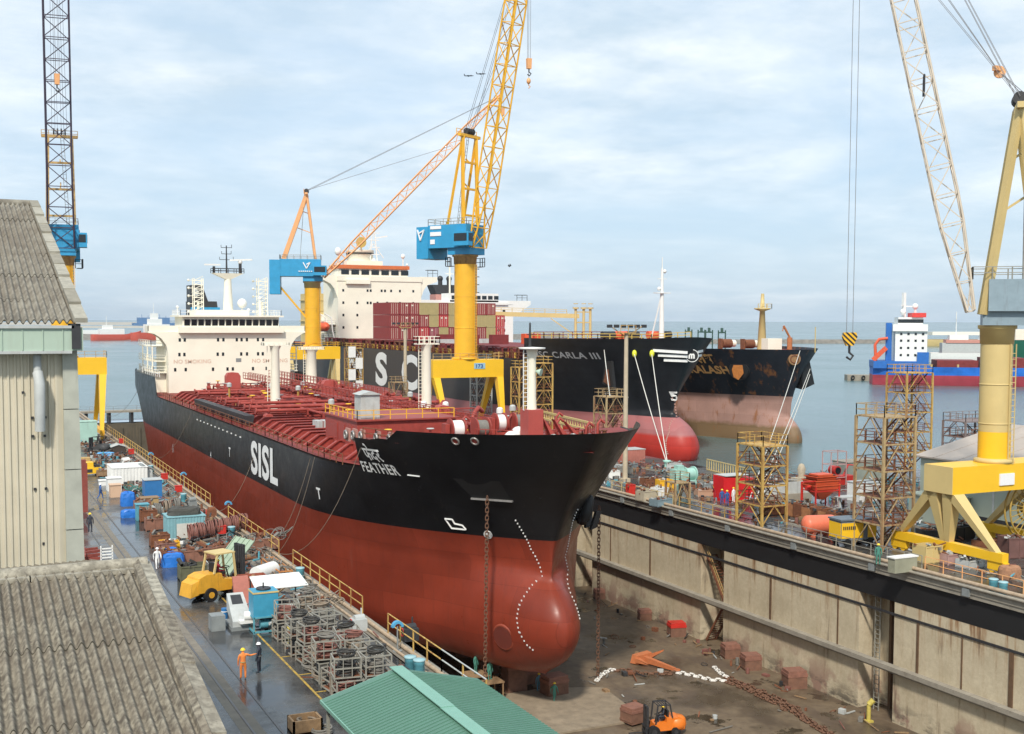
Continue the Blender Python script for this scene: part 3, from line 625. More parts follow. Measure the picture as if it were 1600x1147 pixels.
for i,(x,h,r) in enumerate(pipes):
    y0=124+rnd.uniform(0,14); y1=212-rnd.uniform(0,8); mb=MB(); z=ZD+h
    pts=[(x,y0,ZD+.2),(x,y0+.4,z),(x,150+rnd.uniform(-8,8),z)]; x2=x+rnd.choice((-1,0,1))*.6; yb=pts[-1][1]+1.2; pts+=[(x2,yb,z+.02),(x2,y1,z),(x2,y1+.5,ZD+.2)]
    mb.tube(pts,r,7); 
    mb.build('cargo_pipe',pipered,ta)
for y in range(126,212,7):
    mb=MB()
    for x in(41,44.6,48.2,51.8,56.6): mb.bar((x,y+.0,ZD),(x,y,ZD+2.1),.2)
    mb.bar((40.6,y,ZD+1.28),(57,y,ZD+1.28),.2,.22); mb.bar((40.6,y,ZD+2.15),(57,y,ZD+2.15),.16,.16); mb.build('pipe_rack',pipered,ta)
for y in(148,151.2,154.4,157.6,166,169,172,186,189):
    mb=MB(); z=ZD+2.0+.2*(y%2); mb.tube([(34.6,y,z),(45,y,z),(50,y,z),(60.5,y,z)],.22,8)
    for x in(34.6,36.2,58.8,60.5): mb.cyl((x-.08,y,z),(x+.08,y,z),.42,n=10)
    mb.build('manifold_pipe',pipered,ta)
# catwalks
for x,y0,y1,z in((48.3,104,214,9.9),(52.5,150,212,10.3)):
    mb=MB(); mb.box((x-.5,y0,z-.1),(x+.5,y1,z)); mb.rail([(x-.5,y0,z),(x-.5,y1,z)],1.05,1.8,.045); mb.rail([(x+.5,y0,z),(x+.5,y1,z)],1.05,1.8,.045)
    for k in range(int((y1-y0)/8)): mb.bar((x,y0+8*k,ZD),(x,y0+8*k,z),.18)
    mb.build('catwalk',pipered,ta)
for x,y,c in((42,140,0),(44,178,0),(46,170,0),(51,132,1),(53,130,1),(56,150,0),(50,182,0),(38.5,182,0),(55,119,1),(58,122,0),(45.5,134,0),(49.6,146,1),(56,174,0)):
    mb=MB(); mb.cyl((x,y,ZD),(x,y,ZD+3.2),.16,n=8); mb.cyl((x,y,ZD+3.2),(x,y,ZD+3.6),.38,n=10,mi=1); mb.ball((x,y,ZD+3.65),.38,8,1,.6); mb.build('vent_post',[pipered if c else M('yellow brown pipe paint',(.42,.24,.05),.6,.2),white if c else ltgrey],ta)
for i in range(60):
    x=rnd.uniform(38,57); y=rnd.uniform(108,206); z=ZD+rnd.choice((1.3,2.2,2.4)); mb=MB(); mb.cyl((x,y,z-1.2),(x,y,z+.5),.12,n=6); mb.torus((x,y,z+.55),.34,.06,n=12,k=5,mi=1); mb.cyl((x-.3,y,z-.3),(x+.3,y,z-.3),.36,n=8); mb.build('valve',[pipered,yel2 if i%2 else ltgrey],ta)
for i in range(10):
    x=rnd.uniform(35,40); y=112+9*i+rnd.uniform(-2,2); mb=MB(); s=rnd.uniform(.5,.9)
    if i%2: mb.cyl((x,y,ZD),(x,y,ZD+1.2),.55*s,n=12); mb.cyl((x,y,ZD+1.2),(x,y,ZD+1.3),.65*s,n=12)
    else: mb.box((x-s,y-s*.7,ZD),(x+s,y+s*.7,ZD+1.1*s)); mb.box((x-s-.05,y-s*.7-.05,ZD+1.1*s),(x+s+.05,y+s*.7+.05,ZD+1.16*s))
    mb.build('tank_hatch' if i%2 else 'deck_box',[teal,ltgrey,pipered,steelg][i%4] if not i%2 else pipered,ta)
for j in range(7):
    y=128+11*j; mb=MB()
    mb.tube([(XC+8+rnd.uniform(-.5,3),y,ZD+.2),(XC+8.4,y,ZD+2.6),(XC+9.2,y+.8,ZD+3.1),(XC+10,y+1.4,ZD+2.6)],.28,8); mb.build('gooseneck_vent',pipered,ta)
for i in range(46):
    x=rnd.uniform(36,57); y=rnd.uniform(107,208); z=ZD+rnd.uniform(.5,2.7); L=rnd.uniform(2,9); r=rnd.uniform(.05,.13); mb=MB()
    pts=[(x,y,ZD),(x,y,z),(x+(L if i%3==0 else .2),y+(0 if i%3==0 else L),z),(x+(L if i%3==0 else .2),y+(0 if i%3==0 else L),ZD+.3)]
    mb.tube(pts,r,6); mb.build('deck_pipe',pipered if i%5 else M('yellow brown pipe paint',(.42,.24,.05),.6,.2),ta)
for i in range(12):
    x=rnd.uniform(38,55); y=110+8*i; mb=MB(); mb.rail([(x,y,ZD),(x,y+4,ZD),(x+2.5,y+4,ZD)],1.2+rnd.uniform(0,1.4),1.2,.04,mid=3); mb.build('guard_rail',pipered,ta)
# long ramp-like grey trough along the port edge, gangway
mb=MB(); mb.hexa([(33.9,150,ZD+.3),(34.7,150,ZD+.3),(34.7,185,ZD+.3),(33.9,185,ZD+.3),(33.7,150,ZD+1.3),(34.9,150,ZD+1.3),(34.9,185,ZD+1.3),(33.7,185,ZD+1.3)]); mb.build('accommodation_ladder',darkm,ta)
for i in range(12): mb=MB(); mb.box((32.62,148+2.6*i,ZD-1.3),(32.69,148.5+2.6*i,ZD-1.15)); mb.build('painted_mark',white,ta)
# deckhouse with grey hut
mb=MB(); mb.box((36.4,112.5,ZD-.1),(47,123.5,10.4)); mb.box((36.2,112.2,10.4),(47.3,123.8,10.55))
for y in(114,116.5,119): mb.box((36.3,y,8),(36.4,y+.9,9.8))
dh=mb.build('deckhouse',pipered,ta)
mb=MB(); mb.box((37.0,113.2,10.55),(39.0,115.2,13)); mb.hexa([(36.8,113,13),(39.2,113,13),(39.2,115.4,13),(36.8,115.4,13),(37.9,113,13.35),(38.1,113,13.35),(38.1,115.4,13.35),(37.9,115.4,13.35)]); mb.build('grey_hut',ltgrey,dh)
mb=MB(); mb.rail([(36.4,123.5,10.5),(36.4,112.5,10.5),(46.8,112.5,10.5)],1,1.5,.04); mb.build('railing',yel,dh)
def ventbox(x,y,z,w_,h):
    mb=MB(); pr=[(-w_,z),(w_,z),(w_,z+h*.8),(w_*.7,z+h*.97),(0,z+h),(-w_*.7,z+h*.97),(-w_,z+h*.8)]; n=len(pr); vs=[(x+a,y,c) for a,c in pr]+[(x+a,y+1.4,c) for a,c in pr]; mb.add(vs,[tuple(range(n)),tuple(range(2*n-1,n-1,-1))]+[(i,i+n,(i+1)%n+n,(i+1)%n) for i in range(n)]); mb.build('vent_housing',M('faded red box paint',(.42,.075,.06),.5,.12),ta)
ventbox(49.2,121,8.6,.75,2.5); ventbox(51.5,172,8.5,1.1,3); ventbox(42.6,198,8.5,1.2,3.2); ventbox(36.8,150,7,.5,1.4)
mb=MB(); mb.box((38.5,134,ZD+.6),(41.5,136,ZD+1.7)); mb.build('grey_tank',ltgrey,ta); 
mb=MB(); mb.rail([(XC-14.65,y,ZD) for y in range(106,214,6)],1.0,2,.04); mb.build('bulwark_rail',rust,ta)
mb=MB(); mb.rail([(XC+14.65,y,ZD) for y in range(106,214,6)],1.0,2,.04); mb.build('bulwark_rail',rust,ta)
# --- forecastle
ZF=9.66
def winch(x,y,n,s=1.):
    t=MB(); t.box((x-1.9*s,y-.8,ZF),(x+1.9*s,y+.8,ZF+.35)); 
    for k in(-1.8,-.6,.6,1.8): t.cyl((x+k*s-.06,y,ZF+1.2),(x+k*s+.06,y,ZF+1.2),.95,n=18)
    t.box((x-2.4*s,y-.5,ZF),(x-2.*s,y+.5,ZF+1.7)); o=t.build('mooring_winch',pipered,ta)
    d=MB(); d.cyl((x-1.7*s,y,ZF+1.2),(x-.7*s,y,ZF+1.2),.78,n=18); d.build('rope_drum',white,o)
    d=MB(); d.cyl((x+.7*s,y,ZF+1.2),(x+1.7*s,y,ZF+1.2),.72,n=18); d.build('rope_drum',hoseg,o)
winch(41.6,96.6,0); winch(47.6,101,1,.8)
mb=MB(); 
for i in range(7): mb.ball((43.6+rnd.uniform(-.8,.8),92.+rnd.uniform(-.5,.5),ZF+.7+rnd.uniform(0,.5)),.6,7,0,.8)
mb.build('folded_tarpaulin',white,ta)
mb=MB(); mb.box((43.9,89.2,ZF),(45.3,90.8,12.95)); fc=mb.build('mast_house',M('faded red box paint',(.42,.075,.06)),ta)
mb=MB()
for dx in(0,1.1,2.2): mb.add([(45.3+dx,89.3,12.3-.2*dx),(47.4+dx*1.2,89.3,ZF),(46.6+dx*1.2,89.3,ZF),(45.3+dx,89.9,12.3-.2*dx),(47.4+dx*1.2,89.9,ZF),(46.6+dx*1.2,89.9,ZF)],[(0,2,1),(3,4,5),(0,1,4,3),(1,2,5,4),(2,0,3,5)])
mb.build('mast_brace',M('faded red box paint',(.42,.075,.06)),ta)
x,y=44.6,90.; mb=MB(); mb.lathe((x,y,0),[(.42,12.95),(.36,14),(.34,17.2),(.5,18.0)],12); mm2=mb.build('fore_mast',cream,ta)
mb=MB(); mb.lathe((x,y,0),[(.02,18.0),(1.1,18.05),(1.15,18.2),(.02,18.25)],14); mb.build('mast_platform',white,mm2)
mb=MB(); mb.cyl((x-.2,y,18.2),(x-.2,y,20.3),.12,.07,n=6); mb.bar((x-.5,y,19.3),(x+.1,y,19.3),.07); mb.build('mast_lamp',darkm,mm2)
mb=MB(); mb.bar((x-.8,y,12.9),(x-.8,y,18),.07); mb.bar((x-.4,y,12.9),(x-.4,y,18),.07)
for k in range(14): mb.bar((x-.8,y,12.9+.37*k),(x-.4,y,12.9+.37*k),.05)
mb.build('mast_ladder',white,mm2)
mb=MB(); mb.cyl((x+.3,y-.2,16.2),(x+.6,y-.55,16.1),.1,.34,n=12); mb.build('horn',palegreen,mm2)
# bow rails and fittings
mb=MB(); pts=[]
for y in (103,101,99): pts.append((XC-HA.hb(y,9.7)+.3,y,9.7))
mb.rail(pts,1,1.2,.04); mb.build('bulwark_rail',rust,ta)
for i in range(14):
    y=rnd.uniform(88,102); x=XC+rnd.uniform(-.9,.9)*(HA.hb(y,9.8)-1.); mb=MB(); mb.cyl((x-.3,y,ZF),(x-.3,y,ZF+.8),.2,n=8); mb.cyl((x+.3,y,ZF),(x+.3,y,ZF+.8),.2,n=8); mb.cyl((x-.3,y,ZF+.8),(x-.3,y,ZF+.9),.28,n=8); mb.cyl((x+.3,y,ZF+.8),(x+.3,y,ZF+.9),.28,n=8); mb.build('bollard',rust if i%2 else pipered,ta)
for i in range(7):
    mb=MB(); x=rnd.uniform(42,53); y=rnd.uniform(90,102); mb.tube([(x,y,ZF),(x,y,ZF+1.5),(x+.3,y,ZF+1.9),(x+.7,y,ZF+1.6)],.13,6); mb.build('gooseneck_vent',pipered,ta)
mb=MB(); mb.rail([(XC+a,b_,ZF+.0) for a,b_ in((-6,95),(-2,90),(2,90),(6,95))],1.3,1,.04); mb.build('railing',pipered,ta)
# fairleads in the bow and shell rings
fl=M('fairlead metal',(.35,.33,.31),.4,.3,5,metal=.5)
def onhull(px,py,H=HA):
    p=H.side(px,py); 
    if p is None: print('MISS',px,py)
    return p
for px,py in((712,689),(742,689),(866,683.5),(896.5,682.5),(922,683)):
    p=onhull(px,py)
    if p:
        nrm=HA.nrm(p); q=nrm.to_track_quat('Z','Y').to_matrix()
        mb=MB(); mb.torus(p+nrm*.05,.33,.09,n=18,k=6,tilt=q); o=mb.build('fairlead_ring',fl,ta); mb=MB(); mb.cyl(p+nrm*.02,p+nrm*.06,.30,n=14); mb.build('fairlead_opening',pipered,o)
for px in (541,552,564,588,608):
    p=HA.side(px,694+(px-541)*.12)
    if p: mb=MB(); mb.torus(p+Vector((-.05,0,.9)),.36,.12,ax='X',n=16); mb.box(p+Vector((.1,-.6,.3)),p+Vector((.25,.6,1.5)),1); mb.build('roller_fairlead',[fl,M('pinkish primer',(.45,.22,.18),.6,.3,3)],ta)
# lettering
wp=M('white lettering paint',(.78,.78,.76),.5,.1,2)
HA.text('SISL',142.4,2.15,5.35,ta,'side_lettering',wp,.17,1.38,1.05)
p=onhull(570,730); HA.text('FEATHER',p.y+.2,p.z-.35,1.35,ta,'name_lettering',wp,.03,.76,1.14,off=.16)
p=onhull(576,716); HA.text('फेदर',p.y,p.z-.1,1.7,ta,'hindi_name_lettering',wp,.035,.76,off=.16)
for px,py,t_,sz in((499,779,'T',1.6),(359,713,'T',1.7),(271,707,'I',1.9),(330,715,'4',1.2)):
    p=onhull(px,py); HA.text(t_,p.y+.3,p.z,sz,ta,'hull_marking',wp,.04)
p=onhull(714,826); mb=MB(); X=lambda y,z: XC-HA.hb(y,z)-.07
def stroke(pts,w_=.13,name='hull_marking',par=ta,H=HA,mat=None):
    mb=MB()
    for (y0,z0),(y1,z1) in zip(pts,pts[1:]):
        n=max(1,int(math.hypot(y1-y0,z1-z0)/.4))
        for i in range(n):
            a=(y0+(y1-y0)*i/n,z0+(z1-z0)*i/n); b_=(y0+(y1-y0)*(i+1)/n,z0+(z1-z0)*(i+1)/n)
            P=Vector((H.X0-H.hb(*a)-.05,*a)); Q=Vector((H.X0-H.hb(*b_)-.05,*b_)); mb.bar(P,Q,w_,w_)
    return mb.build(name,mat or wp,par)
y,z=p.y,p.z; stroke([(y+.5,z+.9),(y-.1,z+.9),(y-.1,z+.5),(y-.7,z+.4),(y-.8,z),(y+.4,z),(y+.5,z+.9)])
p=onhull(763,835); mb=MB(); nq=HA.nrm(p); mb.cyl(p,p+nq*.1,.42,n=18)
th=mb.build('thruster_mark',wp,ta)
q=p+nq*.13
for k in range(4):
    a=k*math.pi/2+.3; mb=MB(); mb.add([q,q+Vector((0,math.cos(a)*.42,math.sin(a)*.42)),q+Vector((0,math.cos(a+.6)*.42,math.sin(a+.6)*.42))],[(0,2,1),(0,1,2)]); mb.build('mark_blade',black,th)
p=onhull(647,743); stroke([(p.y+.6,p.z),(p.y-.6,p.z-.02)],.1)
# draft marks
def marks(pp,H=HA,par=ta,s=.13,name='draft_mark'):
    P=[onhull(*a,H=H) for a in pp]; P=[a for a in P if a]; mb=MB(); k=0
    for a,b_ in zip(P,P[1:]):
        n=max(1,int((b_-a).length/.33))
        for i in range(n):
            c=a.lerp(b_,i/n); c.x=H.X0-H.hb(c.y,c.z)-.03; k+=1; w_=s*(2.2 if k%6==0 else 1); mb.box(c-Vector((.03,w_/2+.02,s/2)),c+Vector((.03,w_/2+.02,s/2)))
    return mb.build(name,wp,par)
marks([(806,813),(818,833),(830,858),(842,880),(846,893),(838,908),(824,925),(812,945),(808,966),(812,988),(824,1008),(838,1019)])
mb=MB(); k=0
for i in range(36):
    z=1.2+2.6-9.5*i/35*1.0; f=math.sin((1.9-z)*.55) if z>-5 else -.5
    y=HA.ys(z)+2.8+1.2*math.cos((z+1.)*.7); c=Vector((XC+HA.hb(y,z)+.03,y,z)); mb.box(c-Vector((.04,.07,.06)),c+Vector((.04,.07,.06)))
mb.build('draft_mark',wp,ta)
# anchor pocket
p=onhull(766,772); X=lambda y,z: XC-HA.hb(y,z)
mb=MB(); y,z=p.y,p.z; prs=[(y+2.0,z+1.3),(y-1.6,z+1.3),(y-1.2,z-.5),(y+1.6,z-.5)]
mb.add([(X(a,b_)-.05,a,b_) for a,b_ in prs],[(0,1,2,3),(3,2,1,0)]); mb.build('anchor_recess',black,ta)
mb=MB(); a,b_=y+1.7,z-.55; mb.bar((X(a,b_)-.1,a,b_),(X(y-1.3,b_)-.1,y-1.3,b_),.35,.16); mb.build('anchor_bolster',fl,ta)
# thruster tunnel
p=onhull(786,996); nrm=HA.nrm(p); q=nrm.to_track_quat('Z','Y').to_matrix(); mb=MB(); mb.torus(p-nrm*.1,1.1,.16,n=28,k=6,tilt=q); th=mb.build('thruster_tunnel',M('hull red',(.27,.052,.026)),ta)
mb=MB(); mb.cyl(p-nrm*.3,p+nrm*.06,1.05,n=28); mb.build('thruster_opening',M('dark red recess',(.14,.025,.015),.7),th)
# starboard anchor
p=AX(921,797,52.); p=p+Vector((-.5,0,.2)); an=thing('ship_anchor','dark anchor housed on the far bow of the tanker above the dock wall','anchor',p)
q=Matrix.Rotation(.25,3,'Y')
mb=MB(); mb.lathe((0,0,0),[(.02,-1.9),(.5,-1.8),(.95,-1.1),(1.05,-.2),(.95,.8),(.7,1.5),(.02,1.8)],14); mb.v=[tuple(p+q@Vector((v[0]*.65,v[1]*1.,v[2]*.82))) for v in mb.v]; mb.build('anchor_housing',black,an)
mb=MB(); 
for sg in(-1,1): mb.hexa([p+Vector(v) for v in((.3,sg*.5-.2,-1.9),(.9,sg*.5-.2,-1.7),(.9,sg*.5+.2,-1.7),(.3,sg*.5+.2,-1.9),(.7,sg*.8-.2,-.2),(1.2,sg*.8-.2,-.2),(1.2,sg*.8+.2,-.2),(.7,sg*.8+.2,-.2))])
mb.build('anchor_fluke',darkm,an)

SS=.966
ta.scale=(SS,)*3; ta.location=(XC*SS,170*SS,20.5+(-11.3-20.5)*SS)
for o_ in (an,): o_.scale=(SS,)*3; l=o_.location; o_.location=(l.x*SS,l.y*SS,20.5+(l.z-20.5)*SS)
# ======== container ship ========
XB=109.
def topB(y): return 17.35+.5*math.exp(-max(0,y-161)/6)
HB=Hull(XB,16.,-8.,13.6,[(4.2,166.5),(5.5,166.8),(8,166.2),(12,164.),(17.3,161.)],375,17.3,191.,(161.2,9.5,-.4,5.6,4.8),(4.4,166.6),Led=32,Lew=58,ztopf=topB,topb=.72)
tb=thing('container_ship','black container ship with white letters on its side, afloat beyond the right quay','ship',(XB,260,-2.5))
HB.mesh(hullB,tb,nz=46); HB.deck(deckred,tb,.6)
# weathered grey parallel body on the port side
mb=MB(); nz_=10; ysn=[192+4.4*i for i in range(38)]
vs=[]; 
for y in ysn:
    for k in range(nz_+1):
        z=4.45+(13.55-4.45)*k/nz_; vs.append((XB-HB.hb(y,z)-.04,y,z))
mb.add(vs,[(i*(nz_+1)+k,(i+1)*(nz_+1)+k,(i+1)*(nz_+1)+k+1,i*(nz_+1)+k+1)[::-1] for i in range(len(ysn)-1) for k in range(nz_)],0,True); mb.build('weathered_side_plating',hullB2,tb)
for ch,px,py in(('S',588,602),('C',628.5,605)):
    Y=AX(px,580,93).y; H_=7.2; 
    HB.text(ch,Y+.2,5.3,H_/.70,tb,'hull_letter',wp,.42 if ch=='S' else .40,1.75 if ch=='S' else 1.42,off=.12)
Y=AX(543,580,93).y; HB.text('M',Y,5.3,10.2,tb,'hull_letter',wp,.28,1.6,off=.12)
greyw=M('grey white lettering paint',(.42,.43,.45),.5,.1,2)
p=HB.side(834,557.5); HB.text('MSC CARLA III',p.y,p.z,1.5,tb,'name_lettering',greyw,.03,1.45,1.1,off=.08)
# winged emblem
def pathB(x0,y0,x1,y1,w_,n=14):
    P=[HB.side(x0+(x1-x0)*i/n,y0+(y1-y0)*i/n) for i in range(n+1)]; P=[p+Vector((-.12,-.22,0)) for p in P if p]
    mb=MB()
    for a,b_ in zip(P,P[1:]): mb.bar(a,b_,.1,w_)
    return mb.build('bow_emblem',wp,tb)
pathB(1020,547.5,1074,551,.45); pathB(1028,555,1074,557,.45); pathB(1037,562.5,1074,564,.45); pathB(1090,550,1098,548,.4,4); pathB(1090,556,1096,555,.4,4)
c=HB.side(1081,556); nrm=Vector((-.45,-.89,0)).normalized(); a_=Vector((.89,-.45,0)).normalized()
mb=MB(); mb.cyl(c-nrm*.6,c+nrm*.5,1.05,n=22); d=mb.build('bow_emblem_disc',M('emblem black',(.01,.011,.013)),tb)
mb=MB(); mb.torus(c+nrm*.52,1.0,.07,n=22,k=4,tilt=nrm.to_track_quat('Z','Y').to_matrix()); mb.build('emblem_rim',wp,d)
mb=textmb('m',lambda x,y:c+nrm*.56+a_*(x-.62)+Vector((0,0,y-.38)),1.5,.07,.9); mb.build('emblem_lettering',wp,d)
p=HB.side(950,620)
for px,py,t_,sz in((948,620,'o',1.6),(1049,626,'5',2.2)):
    p=HB.side(px,py)
    if p: HB.text(t_,p.y,p.z,sz,tb,'hull_marking',wp,.05,1.3,off=.08)
p=HB.side(968,619); stroke([(p.y+1.5,p.z),(p.y-1.5,p.z-.1)],.22,'hull_marking',tb,HB)
P=[(1056,622),(1057,636),(1053,655),(1046,675),(1041,690),(1045,712)]
P=[HB.side(*a) for a in P]; P=[a for a in P if a]; mb=MB()
for a,b_ in zip(P,P[1:]):
    for i in range(7):
        c=a.lerp(b_,i/7); c.x=XB-HB.hb(c.y,c.z)-.05; mb.box(c-Vector((.05,.14,.1)),c+Vector((.05,.14,.1)))
mb.build('draft_mark',M('pink draft mark paint',(.6,.35,.3)),tb)
p=HB.side(953,566); mb=MB(); c=p; mb.hexa([c+Vector(v) for v in((-.5,1.8,-3.6),(.1,1.8,-3.6),(.1,-2.,-4.6),(-.5,-2.,-4.6),(-.35,.9,.2),(.1,.9,.2),(.1,-1.,.2),(-.35,-1.,.2))]); mb.build('bow_anchor',black,tb)
mb=MB(); mb.hexa([c+Vector(v) for v in((-.7,.9,-3.3),(-.5,.9,-3.3),(-.5,-1.,-3.9),(-.7,-1.,-3.9),(-.55,.4,-1.2),(-.5,.4,-1.2),(-.5,-.4,-1.2),(-.55,-.4,-1.2))]); mb.build('anchor_fluke',rust,tb)
rnd=random.Random(5)
# accommodation
Y1=315.; x0,x1=96.6,121
mb=MB(); mb.box((x0,Y1,13.4),(x1,Y1+14,31.2)); mb.box((XB-13,Y1+14,13.4),(XB+13,Y1+26,22)); hb_=mb.build('accommodation_block',cream,tb)
mb=MB(); mb.box((x0+2.2,Y1-.9,30.4),(x0+9,Y1+6,31.6)); mb.box((x0-.2,Y1-.2,31.2),(x1+.2,Y1+9,32.6)); mb.box((x0+.4,Y1+.2,32.6),(x1-4,Y1+8,34.6)); bb=mb.build('bridge',cream,tb)
mb=MB(); mb.box((x0,Y1-.3,34.6),(x1-3.6,Y1+8.4,35.6)); mb.build('bridge_roof_band',M('orange red band',(.62,.16,.05)),bb)
for i in range(7):
    x=x0+1+2.9*i; mb=MB(); mb.box((x,Y1+.1,33.),(x+2.2,Y1+.25,34.3)); mb.build('bridge_window',glass,bb)
for sg,xo,xi in((-1,92.6,x0),(1,126,x1)):
    mb=MB(); prof=[(xi,26.5),(xi+sg*.9,29),(xi+sg*2,30.4),(xo,31.4),(xo,32.7),(xi,32.7)]
    for ya in(Y1+.3,): vs=[(x,ya,z) for x,z in prof]+[(x,ya+3.5,z) for x,z in prof]; n=6; mb.add(vs,[tuple(range(n)),tuple(range(2*n-1,n-1,-1))]+[(i,i+n,(i+1)%n+n,(i+1)%n) for i in range(n)])
    mb.build('bridge_wing',cream,tb)
mb=MB(); x_=125.; mb.box((x_-1.6,Y1+1,34.6),(x_+1.4,Y1+3,34.75)); mb.rail([(x_-1.6,Y1+1,32.7),(x_+1.4,Y1+1,32.7)],2,1.5,.05); mb.build('wing_canopy',darkm,tb)
for z,xs in((28.6,(1.5,8.5,9.4,12.6,13.6,15.4,18,22)),(25.2,(1.5,5.5,8.5,9.4,11.4,14.2,18,22)),(21.8,(1.5,5.5)),(18.4,(1.5,5.5))):
    for x in xs: win(hb_,None,x0+x-.28,x0+x+.28,z-.35,z+.35,Y1,'porthole_window')
mb=MB(); fx=x0+9.3; mb.lathe((fx,Y1+9,0),[(3.9,34.6),(3.6,39.4),(3.9,39.5),(3.9,40.2)],20); mb.box((fx-5.5,Y1+4,35.6),(fx+5,Y1+8,37)); fn=mb.build('radar_tower',cream,tb)
mb=MB(); mb.lathe((fx,Y1+9,0),[(3.95,39.0),(3.95,39.4)],20); mb.build('tower_band',black,fn)
mb=MB(); mb.cyl((fx-1,Y1+4.9,42.2),(fx-1,Y1+4.7,42.2),1.5,n=20); mb.cyl((fx-1,Y1+4.9,40.2),(fx-1,Y1+4.9,42),.2,n=6); mb.build('round_emblem',M('ochre emblem',(.55,.38,.10)),fn)
mb=MB()
for a in(-1.2,1.2):
    mb.bar((fx+3+a,Y1+6,35.6),(fx+3+a*.3,Y1+6,45.5),.3)
for z in(39,41,43.,45): mb.bar((fx+1.4,Y1+6,z),(fx+4.8,Y1+6,z),.22)
mb.bar((fx+3,Y1+6,44),(fx+3,Y1+6,48),.16); mb.bar((fx+1.5,Y1+6,46.5),(fx+4.5,Y1+6,46.5),.14); mb.bar((fx+3.4,Y1+6,43.6),(fx+7,Y1+5.6,44.2),.35); mb.bar((fx,Y1+6,38),(fx+3,Y1+6,42),.2); mb.bar((fx+6,Y1+6,38),(fx+3,Y1+6,42),.2)
mb.build('radar_mast',white,tb)
for x,z,r in((x0+1.6,39.5,.95),(x0+20.8,38.6,.6),(x0+22,36.2,.35),(x0+12,37,.7)):
    mb=MB(); mb.cyl((x,Y1+5,34),(x,Y1+5,z),.18,n=6); mb.ball((x,Y1+5,z),r,12,0,1.2); mb.build('radome',white,tb)
# lifeboat in its davits, engine casing
mb=MB(); lb=Vector((93.6,Y1+4,18.6)); mb.lathe(lb,[(.05,-3.6),(.9,-3.1),(1.35,-1.5),(1.4,1.5),(.9,3.1),(.05,3.6)],12,0,'Y'); t=mb.build('lifeboat',orred,tb)
mb=MB()
for y in(-2.6,2.6): mb.tube([lb+Vector((3,y,-6)),lb+Vector((1.8,y,-1)),lb+Vector((1.5,y,2.4)),lb+Vector((-.4,y,3.6))],.2,6)
mb.build('davit',white,tb)
mb=MB()
for k in range(4):
    mb.box((92.9,Y1+2,13.4+1.9*k),(96.6,Y1+12,13.55+1.9*k)); mb.rail([(92.9,Y1+12,13.5+1.9*k),(92.9,Y1+2,13.5+1.9*k),(96.6,Y1+2,13.5+1.9*k)],1,2,.06)
mb.build('side_gallery',ltgrey,tb)
mb=MB(); mb.box((93.2,Y1+16,14),(97.5,Y1+26,28)); 
for k in range(4): mb.box((92.8,Y1+15.8,17+3*k),(97.9,Y1+26.2,17.2+3*k)); mb.cyl((93.5+k,Y1+17,28),(93.5+k,Y1+17,30),.3,n=6)
mb.build('engine_casing',khaki,tb)
# lashing bridges and hatch coamings, yellow posts along the rail
brown=M('container ship deck red',(.20,.035,.035),.6,.3,1,spec=.25)
mb=MB(); mb.box((95,196,13.4),(123,262,15.2)); mb.box((95,280,13.4),(123,Y1-1,15.4)); mb.build('hatch_coaming',brown,tb)
for i in range(18):
    y=194+7*i; mb=MB()
    for x in(93.4,94.6,): mb.bar((x,y,13.4),(x,y,15.5),.28); mb.bar((x,y+3,13.4),(x,y+3,15.5),.28)
    mb.box((93.2,y-.2,15.4),(96,y+3.2,15.6)); mb.bar((93.3,y,13.4),(93.3,y+3,15.4),.14); mb.build('lashing_post',brown if i%3 else rust,tb)
    mb=MB(); mb.bar((93.2,y+1,13.6),(93.2,y+1,14.6),.3); mb.bar((93.2,y+4,14.6),(93.2,y+5.4,14.6),.2); mb.box((93.3,y+5,13.6),(93.8,y+5.5,14.5)); mb.build('yellow_post',M('post yellow',(.6,.38,.06),.6),tb)
mb=MB(); mb.rail([(93.1,191,13.6),(93.1,Y1,13.6)],1.1,2.4,.06); mb.build('railing',rust,tb)
for i in range(9):
    mb=MB(); x=rnd.uniform(96,121); y=rnd.uniform(196,258); mb.box((x-2,y-1,15.2),(x+2,y+1,15.2+rnd.uniform(.8,2.4))); mb.build('deck_house',[brown,orred,brown,ltgrey][i%4],tb)
mb=MB(); mb.box((98,194,13.5),(120,195,17.2)); mb.rail([(96,193,17.3),(122,193,17.3)],1.1,2,.07); mb.build('breakwater_plate',brown,tb)
# foremast, fo'c'sle rails
t_=MB(); x,y=111.2,174.; t_.cyl((x,y,16.9),(x,y,29.5),.5,.22,n=10); t_.bar((x-1.9,y,21),(x-.3,y,27.5),.16) if 0 else None
t_.bar((x-1.6,y+1,16.9),(x-.1,y,25),.18); t_.box((x-1.4,y-.6,25.2),(x+1.4,y+.6,25.35)); t_.bar((x-.9,y,27.7),(x+.9,y,27.7),.12); t_.bar((x,y,29.4),(x,y,31.4),.12); t_.ball((x-.6,y,26),.35,8); t_.ball((x+.5,y,29),.35,8); t_.build('fore_mast',white,tb)
mb=MB(); pts=[(XB-HB.hb(y,17.)+.3,y,17.3) for y in range(189,163,-4)]+[(XB,161.8,17.7)]; mb.rail(pts,1.0,1.6,.06); mb.build('railing',M('rail yellow',(.6,.42,.10)),tb)
for k,x in enumerate((102,105,108,113,116)): mb=MB(); mb.box((x-.8,176+k,16.7),(x+.8,177+k,18.4)); mb.cyl((x-1.2,176.5+k,18),(x+1.2,176.5+k,18),.7,n=10); mb.build('deck_winch',orred if k%2 else darkm,tb)
